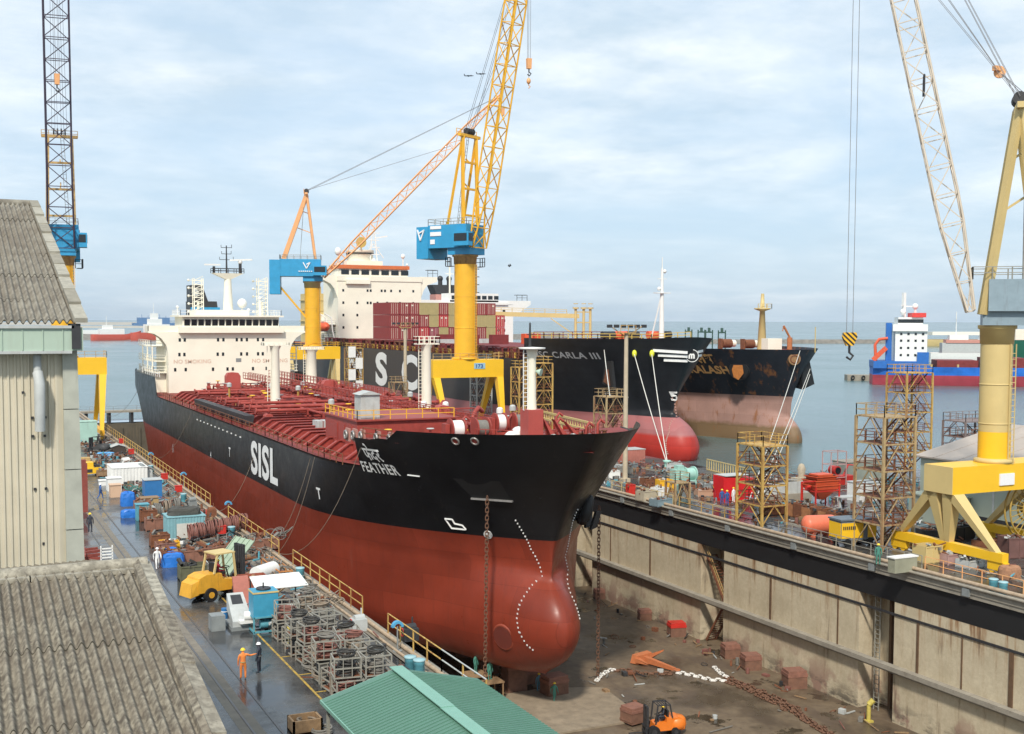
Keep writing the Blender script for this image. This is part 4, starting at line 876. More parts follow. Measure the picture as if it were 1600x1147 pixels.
# containers
cmar=M('maroon container paint',(.26,.045,.045),.55,.15,1); cred=M('red container paint',(.42,.035,.04),.5,.15,1); ctan=M('olive tan container paint',(.40,.34,.16),.55,.12,1); cpur=M('purple red container paint',(.25,.03,.06),.5,.15,1); clogo=M('container label white',(.7,.6,.5))
def contproto(mat):
    mb=MB(); 
    for sx_ in(0,1): 
        X=-1.22+sx_*2.44
        n=36
        for i in range(n):
            y0,y1=i*12.19/n,(i+.5)*12.19/n; mb.box((X-.02 if sx_==0 else X-.04,y0,.15),(X+.04 if sx_==0 else X+.02,y1,2.75))
    mb.box((-1.19,.05,.08),(1.19,12.14,2.82))
    for x in(-1.19,1.06):
        mb.box((x,0,0),(x+.13,.13,2.88)); mb.box((x,12.06,0),(x+.13,12.19,2.88))
    mb.box((-1.2,0,2.76),(1.2,12.19,2.88)); mb.box((-1.2,0,0),(1.2,12.19,.14)); return mb
def container(k,tier,mat,cname):
    x=95.05+2.5*k; z=15.9+2.93*tier; tn=('bottom','middle','top')[tier]
    if mat not in CP:
        root=thing('shipping_container','','container',(0,0,0)); contproto(mat).build('container_body',mat,root); mb=MB()
        for a in(-.75,-.3,.3,.75): mb.bar((a,-.03,.2),(a,-.03,2.65),.06)
        mb.build('door_bar',[clogo if cname!='tan' else ctan][0],root); CP[mat]=root; root.location=(x,265,z); r=root
    else: r=dup(CP[mat],(x,265,z))
    r['label']=f"{cname} shipping container, {ORD[k]} from the left in the {tn} tier of the stack"; r['category']='container'; r['group']='containers stacked on the ship deck'
    if rnd.random()<.6 and cname!='tan':
        mb=MB(); a=rnd.choice((-.8,.3)); mb.box((a,-.08,2.0),(a+.55,-.05,2.35)); o=mb.build('container_label',clogo); o.parent=r
CP={}
T={'R':(cmar,'maroon'),'T':(ctan,'tan'),'B':(cred,'bright red'),'P':(cpur,'purple red')}
for tier,row in enumerate(('RRRBPTRRRRTB','RRBTBTBTBRTB'.replace('RRBT','RRBT'),'RRRTTBTRRRR')):
    pass
rows=('RRRBPTRRRRTB','RRRRTBTRRTTB','RRRTTRTRRRR')
for tier,row in enumerate(rows):
    for k,ch in enumerate(row):
        container(k,tier,*T[ch])
# ======== old tanker KALASH ========
XK=144.
HK=Hull(XK,16.,-9.,13.4,[(5.5,179.5),(8,178.9),(15.2,176.)],365,15.2,203.,(177.3,9,-2.,5.5,3.6),(5.6,179.6),Led=30,Lew=52,topb=.74)
tk=thing('old_tanker','rust-stained black tanker moored outermost, its bow the farthest to the right','ship',(XK,270,-2.5))
HK.mesh(hullC,tk,nz=46); HK.deck(deckred,tk,.6)
gold=M('faded orange lettering',(.62,.34,.12),.5,.1,2)
p=HK.side(1081,582); 
if p: HK.text('KALASH',p.y,p.z,2.1,tk,'name_lettering',gold,.08,1.0,1.05,off=.15)
p=HK.side(1078,566)
if p: HK.text('कलश',p.y,p.z,2.6,tk,'hindi_name_lettering',gold,.08,1.,off=.15)
def disc(H,px,py,r,depth,mat,par,name,ring=None):
    p=H.side(px,py)
    if not p: print('miss disc'); return
    dy=(H.hb(p.y+.2,p.z)-H.hb(p.y-.2,p.z))/.4; nrm=Vector((-1,-dy,-.15)).normalized(); mb=MB(); mb.cyl(p-nrm*.2,p+nrm*depth,r*1.15,r,n=22); o=mb.build(name,mat,par)
    return p,nrm,o
d=disc(HK,1155,577,1.9,.5,black,tk,'anchor_pocket')
if d: p,nrm,o=d; mb=MB(); q=nrm.to_track_quat('Z','Y').to_matrix(); c=p+nrm*.55; mb.add([c+q@Vector(v) for v in((-.9,.9,0),(.9,.9,0),(1.2,-.6,.3),(.2,-1.9,.5),(-.8,-1.4,.4),(-1.2,0,.2))],[(0,1,2,3,4,5),(5,4,3,2,1,0)]); mb.build('anchor',M('orange rust',(.42,.15,.03),.85,.35,3),o)
d=disc(HK,1241,561,1.1,.3,M('brown ring paint',(.30,.16,.07),.7,.3,3),tk,'hull_ring')
if d: p,nrm,o=d; mb=MB(); mb.torus(p+nrm*.3,.7,.12,n=20,tilt=nrm.to_track_quat('Z','Y').to_matrix()); mb.build('ring_rim',rust,o)
mb=MB(); c=Vector((XK+HK.hb(181,10)-.3,181,10.5)); mb.hexa([c+Vector(v) for v in((-1,-2,-3),(2.2,-1.6,-2.),(2.2,2,-2.),(-1,2,-2.5),(-1,-2,2.5),(.6,-2,2.5),(.6,2,2.5),(-1,2,2.5))]); mb.build('starboard_anchor_pocket',black,tk)
x,y=148.6,187.; 
x=AY(1191,500,187).x
mb=MB(); mb.lathe((x,y,0),[(.95,14.5),(.5,22.4),(1.6,22.8),(1.6,23),(.45,23.1),(.3,25.8)],12); mb.rail([(x-1.6,y-.8,22.9),(x+1.6,y-.8,22.9),(x+1.6,y+.8,22.9)],.9,1,.05); mb.build('fore_mast',khaki,tk)
x=AY(1205,520,183).x; mb=MB(); mb.box((x-1.5,182,14.4),(x+1.8,184,17.2)); mb.build('white_deck_cabin',cream,tk)
for px,yy in((1135,196),(1170,190)):
    x=AY(px,530,yy).x; mb=MB(); mb.cyl((x-1.2,yy,16),(x+1.,yy,16),.9,n=12); mb.box((x-1.6,yy-.6,14.5),(x-1.3,yy+.6,17)); mb.cyl((x+1,yy,16),(x+2,yy,16),.7,n=12,mi=1); mb.build('mooring_winch',[rust,cream],tk)
x=AY(1234,530,181).x; mb=MB(); mb.cyl((x,181,14.5),(x,181,17.4),.5,n=8); mb.bar((x,181,17.4),(x-1.5,181,19.6),.3); mb.bar((x-1.5,181,19.6),(x-1.7,181,18.6),.15); mb.build('deck_crane',M('rusty orange paint',(.45,.16,.06),.7,.3,2),tk)
mb=MB(); mb.bar((x+3.2,177.5,14.6),(x+3.2,177.5,19.4),.14); mb.build('jackstaff',khaki,tk)
for px in(1076,1096,1108,1128): 
    yy=205+ (1140-px)*.4; x=AY(px,520,yy).x; mb=MB(); a=.9
    for dx in(-a,a): mb.bar((x+dx,yy,13.4),(x+dx,yy,18.5),.2)
    mb.bar((x-a,yy,16),(x+a,yy,16),.2); mb.bar((x-a,yy,18),(x+a,yy,18),.3); mb.cyl((x,yy,18),(x,yy,19),.3,n=6); mb.build('vent_frame',[M('dark green paint',(.04,.10,.08))],tk)
mb=MB(); mb.rail([(XK-HK.hb(y,14)+.2,y,13.4) for y in range(260,200,-6)],1.2,3,.07); mb.build('railing',khaki,tk)
# hose crane and king posts amidships, accommodation aft
mb=MB(); x=142
for a in(0,2.3,4.2): mb.cyl((x+a,262,13.4),(x+a,262,23.4),.35,n=8); mb.cyl((x+a,262,23.4),(x+a,262,23.8),.8,n=8); mb.cyl((x+a,262,24.6),(x+a,262,24.8),.6,n=8)
for z in(17,20,22.6): mb.bar((x,262,z),(x+4.2,262,z),.3)
mb.bar((x+1,262,21.6),(x-22,272,22.2),.9,1.1); mb.rail([(x-2,263,22.2),(x-22,272,22.8)],1,2.5,.07); mb.bar((x-6,264,21),(x-.5,262,17),.25); mb.build('hose_crane',khaki,tk)
mb=MB(); yk=330; mb.box((131,yk,13),(157,yk+16,25.2)); mb.box((133,yk-.5,25.2),(155,yk+8,26)); mb.box((136,yk,26),(152,yk+7,28.6)); hk=mb.build('accommodation_block',white,tk)
mb=MB(); mb.box((126,yk,25.3),(163,yk+3.5,26.5)); mb.add([(157,yk,21.5),(162.9,yk,25.3),(157,yk,25.3),(157,yk+3,21.5),(162.9,yk+3,25.3),(157,yk+3,25.3)],[(0,1,2),(5,4,3),(0,3,4,1)]); mb.build('bridge_wing',white,hk)
for i in range(8): mb=MB(); mb.box((136.5+2*i,yk-.08,26.8),(138+2*i,yk,27.9)); mb.build('bridge_window',glass,hk)
for z in(17,20,23):
    for i in range(7): win(hk,None,133+3.4*i,133.9+3.4*i,z,z+.8,yk,'porthole_window')
mb=MB(); mb.box((158.5,yk+.5,28.2),(162,yk+2.5,28.35)); mb.rail([(158.5,yk+.5,26.5),(162,yk+.5,26.5)],1.8,1.5,.06); mb.build('wing_canopy',darkm,hk)
mb=MB(); fx=AY(697,450,yk+18).x; y=yk+18; mb.hexa([(fx-4,y,13),(fx+4,y,13),(fx+4,y+5,13),(fx-4,y+5,13),(fx-3.4,y,27.4),(fx+3.4,y,27.4),(fx+3.4,y+5,27.4),(fx-3.4,y+5,27.4)]); fu=mb.build('funnel',white,tk)
mb=MB(); mb.box((fx-3.5,y-.1,26.),(fx+3.5,y+5.1,28.6)); mb.build('funnel_band',M('pink band',(.5,.24,.20)),fu)
mb=MB(); mb.hexa([(fx-3.3,y,28.6),(fx+3.3,y,28.6),(fx+3.3,y+5,28.6),(fx-3.3,y+5,28.6),(fx-4.6,y,31.6),(fx+3.6,y,31.6),(fx+3.6,y+5,31.6),(fx-4.6,y+5,31.6)]); mb.cyl((fx-1.2,y+2,31),(fx-1.2,y+2,33.2),.7,n=10); mb.cyl((fx+1.8,y+2,31),(fx+1.8,y+2,33.2),.7,n=10); mb.ball((fx-1.2,y+2,33.6),.95,10); mb.ball((fx+1.8,y+2,33.6),.95,10); mb.build('funnel_top',darkm,fu)
mb=MB(); xx=fx+.4; mb.bar((xx,y-2,27),(xx,y-2,37.5),.4); mb.bar((xx-1.4,y-2,35),(xx+1.4,y-2,35),.2); mb.build('signal_mast',cream,tk)
xx=AY(744,430,yk+5).x; mb=MB(); mb.bar((xx,yk+5,27),(xx,yk+5,37.5),.3)
for k in range(4): mb.bar((xx-1,yk+5,29+2.4*k),(xx+1,yk+5,29+2.4*k),.25)
mb.build('signal_mast',darkm,tk)
# ======== background vessels ========
def simple_hull(P,fore,L,B,zk,zd,zf,mat,parent,sheer=1.,lowmat=None,bow=.22,name='hull'):
    # P stern centre, fore unit direction; closed hull with pointed bow and sheer
    f=Vector((fore[0],fore[1],0)).normalized(); s_=Vector((-f.y,f.x,0)); n=26; lv=[(zk,.72),(zk+(zd-zk)*.4,.95),(zd,1.)]
    mb=MB(); rows=[]
    for z,k in lv:
        r=[]
        for i in range(n+1):
            t=i/n; w_=B/2*k*(min(1,.75+t*4) if t<.1 else 1); 
            if t>1-bow: w_*= max(.0,1-((t-(1-bow))/bow)**2.2)
            if t<.06: pass
            zz=z+(zf-zd)*max(0,(t-.72)/.28)**1.5*(z>zk+.1)+ (0)
            x=L*t*(1+.03*(z-zk)/(zd-zk)*(t>.9)); r.append((f*x+Vector((P[0],P[1],0)),w_,zz))
        rows.append(r)
    for sg in(-1,1):
        vs=[p+s_*w_*sg+Vector((0,0,z)) for r in rows for p,w_,z in r]
        mb.add(vs,[((j*(n+1)+i),(j*(n+1)+i+1),((j+1)*(n+1)+i+1),((j+1)*(n+1)+i))[::sg] for j in range(2) for i in range(n)],0,True)
    r=rows[-1]; vs=[p+s_*w_+Vector((0,0,z-.5)) for p,w_,z in r]+[p-s_*w_+Vector((0,0,z-.5)) for p,w_,z in r]; mb.add(vs,[(i,i+1,i+n+2,i+n+1) for i in range(n)],1)
    vs=[rows[j][0][0]+s_*rows[j][0][1]*sg+Vector((0,0,rows[j][0][2])) for j in range(3) for sg in(-1,1)]; mb.add(vs,[(0,1,3,2),(2,3,5,4)])
    return mb.build(name,[mat,lowmat or brown],parent),f,s_
def lbox(P,f,s_,a,b_,mi=0,mb=None):
    mb=mb or MB(); (u0,v0,z0),(u1,v1,z1)=a,b_; Q=Vector((P[0],P[1],0))
    return mb.hexa([Q+f*u+s_*v+Vector((0,0,z)) for u,v,z in((u0,v0,z0),(u1,v0,z0),(u1,v1,z0),(u0,v1,z0),(u0,v0,z1),(u1,v0,z1),(u1,v1,z1),(u0,v1,z1))],mi)
# blue cargo ship on the right: stern at left, bow out of frame
P0=G(1378,602,-2.5); f0=Vector((.80,-.60,0)); 
t=thing('cargo_ship','blue and red cargo ship with a white bridge moored in the harbour on the right','ship',(P0.x,P0.y,-2.5))
P=(P0.x+3,P0.y+9); _,f,s_=simple_hull(P,f0,125,17,-6,4.2,6.5,hullD,t)
mb=lbox(P,f,s_,(0,-8.4,3.6),(15,8.4,6.2)); lbox(P,f,s_,(15,-8.4,4),(19,-7.9,9.5),0,mb); mb.build('poop_bulwark',M('ship blue',(.015,.13,.45),.5),t)
mb=lbox(P,f,s_,(7.5,-7,5.5),(18.5,7,17)); lbox(P,f,s_,(6.5,-8,17),(18.5,8,19.5),0,mb); lbox(P,f,s_,(8.5,-6,19.5),(17,6,22),0,mb); hh=mb.build('accommodation_block',white,t)
for z in(8,10.6,13.2,15.6):
    for v in(-5,-3,-1,1,3,5): lbox(P,f,s_,(18.45,v-.4,z),(18.6,v+.4,z+.8)).build('window',glass,hh)
    for u in(9.5,12,14.5,17): lbox(P,f,s_,(u-.4,-7.1,z),(u+.4,-6.95,z+.8)).build('window',glass,hh)
mb=lbox(P,f,s_,(8.4,-6.1,20),(17.1,-5.9,21.3)); lbox(P,f,s_,(17,-5.9,20),(17.2,5.9,21.3),0,mb); mb.build('bridge_window',glass,hh)
lbox(P,f,s_,(13.2,-6.6,22.),(18,6.6,23.6)).build('red_bridge_roof',M('bright red roof',(.7,.05,.04)),hh)
mb=MB(); Q=Vector((*P,0)); mb.bar(Q+f*11+Vector((0,0,22)),Q+f*11+Vector((0,0,31)),1.1); mb.bar(Q+f*11+Vector((0,0,26)),Q+f*14+Vector((0,0,26)),.4); mb.ball(Q+f*15+Vector((0,0,26)),1.1,10); mb.bar(Q+f*15+Vector((0,0,22)),Q+f*15+Vector((0,0,25)),.6); mb.ball(Q+f*10.5-s_*2.5+Vector((0,0,24)),1.1,10); mb.bar(Q+f*9.8-s_*3+Vector((0,0,26.4)),Q+f*12.2+s_*3+Vector((0,0,26.4)),.3); mb.build('mast',white,t)
mb=lbox(P,f,s_,(4.5,-5,5.5),(6.5,-3,20)); mb.build('exhaust_casing',M('ship blue',(.015,.13,.45)),t)
mb=MB(); q=Q+s_*-6; mb.tube([q+f*1+Vector((0,0,6)),q+f*.6+Vector((0,0,12)),q+f*2+Vector((0,0,14)),q+f*5+Vector((0,0,14.4))],.55,6); mb.bar(q+f*0+Vector((0,0,6.5)),q+f*4.5+Vector((0,0,11)),1.6); mb.build('rescue_boat_davit',orred,t)
for k in range(6):
    lbox(P,f,s_,(22+16*k,-7.2,4.2),(36+16*k,7.2,6.6 if k!=1 else 7.6)).build('hatch_cover',brown,t)
    lbox(P,f,s_,(36.4+16*k,-8.3,4.),(37.6+16*k,-7.5,7)).build('blue_post',M('ship blue',(.015,.13,.45)),t)
mb=MB(); 
for k in range(12): mb.bar(Q+f*(20+9*k)-s_*8+Vector((0,0,4.1)),Q+f*(20+9*k)-s_*8+Vector((0,0,5.2)),.5)
mb.build('bulwark_stay',khaki,t)
# ships behind it
def bgship(name,label,cat,px,py,fore,L,B,zd,zf,hm,blocks,mast=None,lab2=None):
    p=G(px,py,-2.5); t=thing(name,label,cat,(p.x,p.y,-2.5)); P=(p.x,p.y); _,f,s_=simple_hull(P,fore,L,B,-4,zd,zf,hm,t)
    for k,(u0,u1,v,z0,z1,m_) in enumerate(blocks): lbox(P,f,s_,(u0,-v,z0),(u1,v,z1)).build('deckhouse' if k==0 else 'deckhouse_tier',m_,t)
    if mast:
        for u,z in mast: mb=MB(); q=Vector((*P,0))+f*u; mb.bar(q+Vector((0,0,zd)),q+Vector((0,0,z)),.35*max(1,L/60)); mb.bar(q-s_*2+Vector((0,0,z*.85)),q+s_*2+Vector((0,0,z*.85)),.25); mb.build('mast',white,t)
    return t,P,f,s_
bgship('dredger','white workboat with a pale red canopy behind the blue ship','boat',1452,566,(.8,-.6),55,12,3,5,white,[(6,32,5,3,8.5,ltgrey),(8,28,5.4,8.5,10.3,M('pale red canopy',(.55,.25,.2))),(10,20,4,10.3,13,white)],[(14,26),(30,17)])
bgship('coaster','small grey and white cargo boat between the workboat and the green hull','boat',1515,560,(.85,-.5),50,11,3,6,steelg,[(4,16,4.5,3,9,white),(6,14,4,9,12,white)],[(10,20)])
bgship('green_hulled_ship','green hulled ship cut off by the right edge of the photo','ship',1582,578,(-.15,-.98),40,20,12,16,hullG,[(3,10,7,12,17,cream)],[(8,26)])
bgship('patrol_boat','thin cream barge with a long low roof across the right harbour','boat',1446,541,(.92,-.4),120,14,4,5,khaki,[(4,110,6,8,11,cream)],None)
# floating pontoon with tyres
p=G(1352,594,-2.5); t=thing('floating_pontoon','low concrete pontoon hung with tyres left of the blue ship','pontoon',(p.x,p.y,-2.5)); f=Vector((.85,-.52,0)); s_=Vector((-f.y,f.x,0)); Pp=(p.x-8,p.y+2)
lbox(Pp,f,s_,(0,-3.5,-3.5),(24,3.5,-.3)).build('pontoon_hull',conc,t)
for k in range(6): mb=MB(); c=Vector((*Pp,-1.3))+f*(2+4*k)-s_*3.7; mb.torus(c,.7,.3,ax='Y',n=12,tilt=None); mb.build('tyre_fender',black,t)
mb=MB(); c=Vector((*Pp,-.3))+f*13; mb.bar(c,c+Vector((0,0,3)),.8); mb.bar(c+Vector((0,0,3)),c+f*3+Vector((0,0,3.6)),.5); mb.bar(c-f*1.5,c+f*1.5+Vector((0,0,.1)),1.2,1.6); mb.build('winch_post',darkm,t)
# tugs and far ships on the left
bgship('tug_boat','red and white tug nearest the tanker stern in the far harbour','boat',206,532,(.98,.15),60,13,6,11,M('tug red',(.6,.10,.06)),[(14,40,5,6,15,white),(18,32,4,15,21,white),(21,28,3,21,27,white)],[(24,38)])
bgship('tug_boat','long low red and white tug left of the other red tug','boat',143,532,(.98,.15),52,11,4,8,M('tug red',(.6,.10,.06)),[(8,34,4.5,4,10,white),(12,22,3,10,14,white)],[(16,24)])
bgship('deck_barge','pale low barge lying against the inner breakwater at far left','boat',118,528,(.98,.1),50,12,2,4,ltgrey,[(4,40,5,2,7,white)],None)
sb=M('hazy blue paint',(.06,.17,.36),.6,.1)
for px,lab in((222,'left one of two far-off blue block-shaped ships on the horizon'),(250,'right one of two far-off blue block-shaped ships on the horizon')):
    p=G(px,508.5,-2.5); t=thing('heavy_lift_barge',lab,'ship',(p.x,p.y,-2.5)); D_=p.y; mb=MB(); w_=D_*.0125; mb.box((p.x-w_*.5,p.y,-3),(p.x+w_,p.y+60,D_*.0015)); mb.build('barge_hull',sb,t); mb=MB(); mb.box((p.x-w_*.2,p.y+5,0),(p.x+w_*.65,p.y+55,D_*.0058)); mb.build('barge_block',sb,t)
    mb=MB(); mb.bar((p.x,p.y+5,D_*.0055),(p.x,p.y+5,D_*.0085),D_*.0003); mb.bar((p.x+w_*.4,p.y+5,D_*.0055),(p.x+w_*.4,p.y+5,D_*.0075),D_*.0003); mb.build('barge_mast',sb,t)
# ======== harbour cranes ========
def lattice(mb,P0,P1,up,w0,w1,h0,h1,n,r,taper=.18,mi=0,face=(0,1,2,3)):
    P0=Vector(P0);P1=Vector(P1); d=(P1-P0).normalized(); s_=d.cross(Vector(up)).normalized(); u=s_.cross(d).normalized(); L=(P1-P0).length
    def sec(t):
        k=min(1,t/taper) if taper else 1; k2=min(1,(1-t)/taper) if taper else 1
        w_=w0+(w1-w0)*k if t<.5 else w0*.6+(w1-w0*.6)*k2; h_=h0+(h1-h0)*k if t<.5 else h0*.6+(h1-h0*.6)*k2
        c=P0+d*L*t; return [c+s_*a*w_/2+u*b_*h_/2 for a,b_ in((-1,-1),(1,-1),(1,1),(-1,1))]
    S=[sec(i/n) for i in range(n+1)]
    for i in range(n):
        for k in range(4): mb.cyl(S[i][k],S[i+1][k],r,n=5,caps=False,mi=mi)
        for k in range(4):
            a,b_=(k,(k+1)%4) if i%2 else ((k+1)%4,k)
            mb.bar(S[i][a],S[i+1][b_],r*.85,mi=mi); mb.bar(S[i][k],S[i][(k+1)%4],r*.8,mi=mi)
    return S
def crane(name,label,X,Y,hd,ztop_beam,zcab,zapex,reach,tipz,colp,colbeam,colcab,colj,colj2=None,pr=1.9,house=(9.5,5.6,5.2),style=0,jw=2.9,fly=0,hookz=None,hook2=None,beam=(13.4,4.2,3.1),rail=(-5.4,5.0),legs=True,apexback=2.5,jbase=None,jr=.16,ladder=True,paint2=None,sill=6.2,hookmat=None):
    t=thing(name,label,'crane',(X,Y,0)); h=Vector((*hd,0)).normalized(); s_=Vector((-h.y,h.x,0)); O=Vector((X,Y,0)); zb=ztop_beam-beam[2]; rc=(rail[0]+rail[1])/2
    mb=MB(); mb.box((X+rc-beam[0]/2,Y-beam[1]/2,zb),(X+rc+beam[0]/2,Y+beam[1]/2,ztop_beam)); bm=mb.build('portal_beam',colbeam,t)
    mb=MB(); mb.rail([(X+rc-beam[0]/2,Y-beam[1]/2,ztop_beam),(X+rc+beam[0]/2,Y-beam[1]/2,ztop_beam),(X+rc+beam[0]/2,Y+beam[1]/2,ztop_beam)],1.1,1.6,.04); mb.build('railing',rusty if style==0 else yel,bm) if style!=1 else None
    if style==1: mb=MB(); mb.box((X+rc-beam[0]/2-.04,Y-beam[1]/2+.0,zb),(X+rc-beam[0]/2,Y+beam[1]/2,ztop_beam)); mb.build('beam_end_plate',khaki,bm)
    for rx in rail:
        mb=MB(); mb.box((X+rx-.35,Y-sill,1.0),(X+rx+.35,Y+sill,1.75)); mb.box((X+rx-.25,Y-sill-.2,.3),(X+rx+.25,Y-sill+1.6,1.)); mb.box((X+rx-.25,Y+sill-1.6,.3),(X+rx+.25,Y+sill+.2,1.))
        for yy in(-sill+.2,-sill+1.2,sill-1.2,sill-.2): mb.cyl((X+rx-.2,Y+yy,.36),(X+rx+.2,Y+yy,.36),.33,n=12)
        mb.build('bogie_beam',colp if style==0 else yel2,t)
        xe=X+rc+(beam[0]/2-.7)*(1 if rx>rc else -1)
        for ya,yb_ in((-beam[1]/2+.5,-sill+.9),(beam[1]/2-.5,sill-.9))+(((-.9,-.2),(.9,.2)) if style else ()):
            mb=MB(); w_=.95 if style==0 else .75
            a=Vector((xe,Y+ya,zb)); b_=Vector((X+rx,Y+yb_,1.7)); mb.hexa([b_+Vector((-.3,-w_*.35,0)),b_+Vector((.3,-w_*.35,0)),b_+Vector((.3,w_*.35,0)),b_+Vector((-.3,w_*.35,0)),a+Vector((-.6,-w_*.75,0)),a+Vector((.6,-w_*.75,0)),a+Vector((.6,w_*.75,0)),a+Vector((-.6,w_*.75,0))]); mb.build('portal_leg',colbeam if style==0 else khaki,t)
    mb=MB(); ph=zcab-1.6
    if paint2: mb.cyl((X,Y,ztop_beam),(X,Y,ztop_beam+2.7),pr+.02,n=28,caps=False,mi=1)
    mb.cyl((X,Y,ztop_beam+(2.7 if paint2 else 0)),(X,Y,ph),pr,n=28,caps=False); mb.lathe((X,Y,0),[(pr,ph),(pr*1.04,ph),(pr*1.08,zcab-.35),(pr*1.2,zcab-.3),(pr*1.2,zcab)],28,2); mb.lathe((X,Y,0),[(pr*1.01,ztop_beam),(pr*1.25,ztop_beam),(pr*1.25,ztop_beam+.3),(pr*1.01,ztop_beam+.4)],28,0)
    pd=mb.build('pedestal',[colp,paint2 or colp,rusty if style==0 else khaki],t)
    mb=MB(); c=Vector((X,Y,0))-Vector((math.sin(math.atan2(X,Y)-.9),math.cos(math.atan2(X,Y)-.9),0))*(pr+.12); mb.bar(c+Vector((0,0,ztop_beam)),c+Vector((0,0,ph)),.1); c2=c+Vector((.4,-.2,0)); mb.bar(c2+Vector((0,0,ztop_beam)),c2+Vector((0,0,ph)),.07)
    for k in range(int((ph-ztop_beam)/.5)): mb.bar(c+Vector((0,0,ztop_beam+.5*k)),c2+Vector((0,0,ztop_beam+.5*k)),.05)
    mb.build('pedestal_ladder',colp,pd)
    for zz in (ztop_beam+(ph-ztop_beam)*.33,ztop_beam+(ph-ztop_beam)*.66): mb=MB(); mb.lathe((X,Y,zz),[(pr,-.06),(pr+.035,-.05),(pr+.035,.05),(pr,.06)],28); mb.build('weld_ring',colp,pd)
    mb=MB(); q=pr+.95
    if style==0:
        for sx_ in(-1,1): mb.box((X+sx_*q-.45,Y-1,zcab-2.1),(X+sx_*q+.45,Y+1,zcab-2.)); mb.rail([(X+sx_*(q+.45),Y-1,zcab-2),(X+sx_*(q+.45),Y+1,zcab-2),(X+sx_*(q-.6),Y+1,zcab-2)],1.5,.8,.06)
        mb.build('balcony',darkm,pd)
    # slewing house
    def lb(u0,u1,v0,v1,z0,z1,mb=None):
        mb=mb or MB(); return mb.hexa([O+h*u+s_*v+Vector((0,0,z)) for u,v,z in((u0,v0,z0),(u1,v0,z0),(u1,v1,z0),(u0,v1,z0),(u0,v0,z1),(u1,v0,z1),(u1,v1,z1),(u0,v1,z1))])
    HL,HW,HH=house; zc=zcab
    FU=2.2 if style!=1 else .9; mb=lb(-2.2,FU+.4 if style!=1 else 1.3,-HW/2+.5,HW/2-.5,zc,zc+1.2); lb(-HL+2.2,FU,-HW/2,HW/2,zc+1.2,zc+HH,mb)
    hs=mb.build('slewing_house',colcab,t)
    mb=lb(-HL-.3,-HL+2.3,-HW/2-.1,HW/2+.1,zc-.6 if style!=2 else zc-3.2,zc+HH-.2); mb.build('counterweight',colcab,t)
    mb=MB(); q=[O+h*u+s_*v+Vector((0,0,zc+HH)) for u,v in((-HL+2.2,-HW/2+.1),(2.2,-HW/2+.1),(2.2,HW/2-.1),(-HL+2.2,HW/2-.1),(-HL+2.2,-HW/2+.1))]; mb.rail(q,1.05,1.5,.04); mb.build('railing',cage,hs)
    side=-1 if s_.dot(Vector((X,Y,0)))>0 else 1
    if style==1: side=-side; 
    if style!=1:
        mb=lb(.3,3.6,side*(HW/2)-.0,side*(HW/2+1.3),zc+1.4,zc+3.8) if side>0 else lb(.3,3.6,-(HW/2+1.3),-(HW/2),zc+1.4,zc+3.8); cb=mb.build('operator_cab',colcab,t)
        v0,v1=sorted((side*(HW/2+1.25),side*(HW/2+1.36))); lb(.6,3.3,v0,v1,zc+2.2,zc+3.5).build('cab_window',glass,cb); lb(3.55,3.66,min(side*HW/2,side*(HW/2+1.1)),max(side*HW/2,side*(HW/2+1.1)),zc+2.2,zc+3.5).build('cab_window',glass,cb)

    # A-frame
    ap=O-h*apexback*.3+Vector((0,0,zapex)); za=zc+HH
    aw=HW/2-.6 if apexback>0 else 2.2; at_=1.9 if style!=1 else 1.5
    for sg in(-1,1):
        mb=MB(); mb.bar(O+h*1.2+s_*sg*aw+Vector((0,0,za-3)),ap+s_*sg*at_,.52 if style!=1 else .55); mb.build('a_frame_post',colj if style!=1 else khaki,t)
        mb=MB(); mb.bar(O-h*((HL-3) if apexback>0 else 2.2)+s_*sg*aw+Vector((0,0,za)),ap+s_*sg*at_,.38 if style<2 else .85); mb.build('back_stay',colj if style!=1 else khaki,t)
    for k in(.25,.5,.75):
        mb=MB()
        a=(O+h*1.2+Vector((0,0,za-3))).lerp(ap,k); w_=aw+(at_-aw)*k; mb.bar(a-s_*w_,a+s_*w_,.35); 
        b_=(O-h*((HL-3) if apexback>0 else 2.2)+Vector((0,0,za))).lerp(ap,k); 
        if k>.4: mb.bar(a,b_,.2)
        mb.build('a_frame_brace',colj if style!=1 else khaki,t)
    mb=MB(); mb.bar(ap-s_*(at_+1),ap+s_*(at_+1),.6,.5); mb.rail([ap-s_*(at_+1)-h*.6,ap+s_*(at_+1)-h*.6],1.1,1.,.05)
    mb.build('a_frame_head',colj if style!=1 else khaki,t)
    if style==2:
        for sg in(-1,1): mb=MB(); mb.bar(O-h*(HL-1)+s_*sg*1.6+Vector((0,0,zc)),O-h*pr*.8+s_*sg*.8+Vector((0,0,zc-9)),.4); mb.build('support_strut',yel,t)
    for v in(-.9,-.3,.3,.9): mb=MB(); c=ap+s_*v+Vector((0,0,.8)); mb.cyl(c-s_*.12,c+s_*.12,.55,n=14); mb.build('rope_sheave',darkm,t)
    if ladder:
        mb=MB(); a=O-h*(HL*.3)+s_*aw*.5+Vector((0,0,za)); b_=ap+s_*.4-h*.6; mb.bar(a-s_*.25,b_-s_*.25,.07); mb.bar(a+s_*.25,b_+s_*.25,.07)
        for k in range(24): c=a.lerp(b_,k/24); mb.bar(c-s_*.25,c+s_*.25,.05)
        mb.build('mast_ladder',cage,t)
    # jib
    jb=O+h*2.8+Vector((0,0,zc+1.2)) if jbase is None else Vector(jbase); tip=O+h*reach+Vector((0,0,tipz)); L=(tip-jb).length
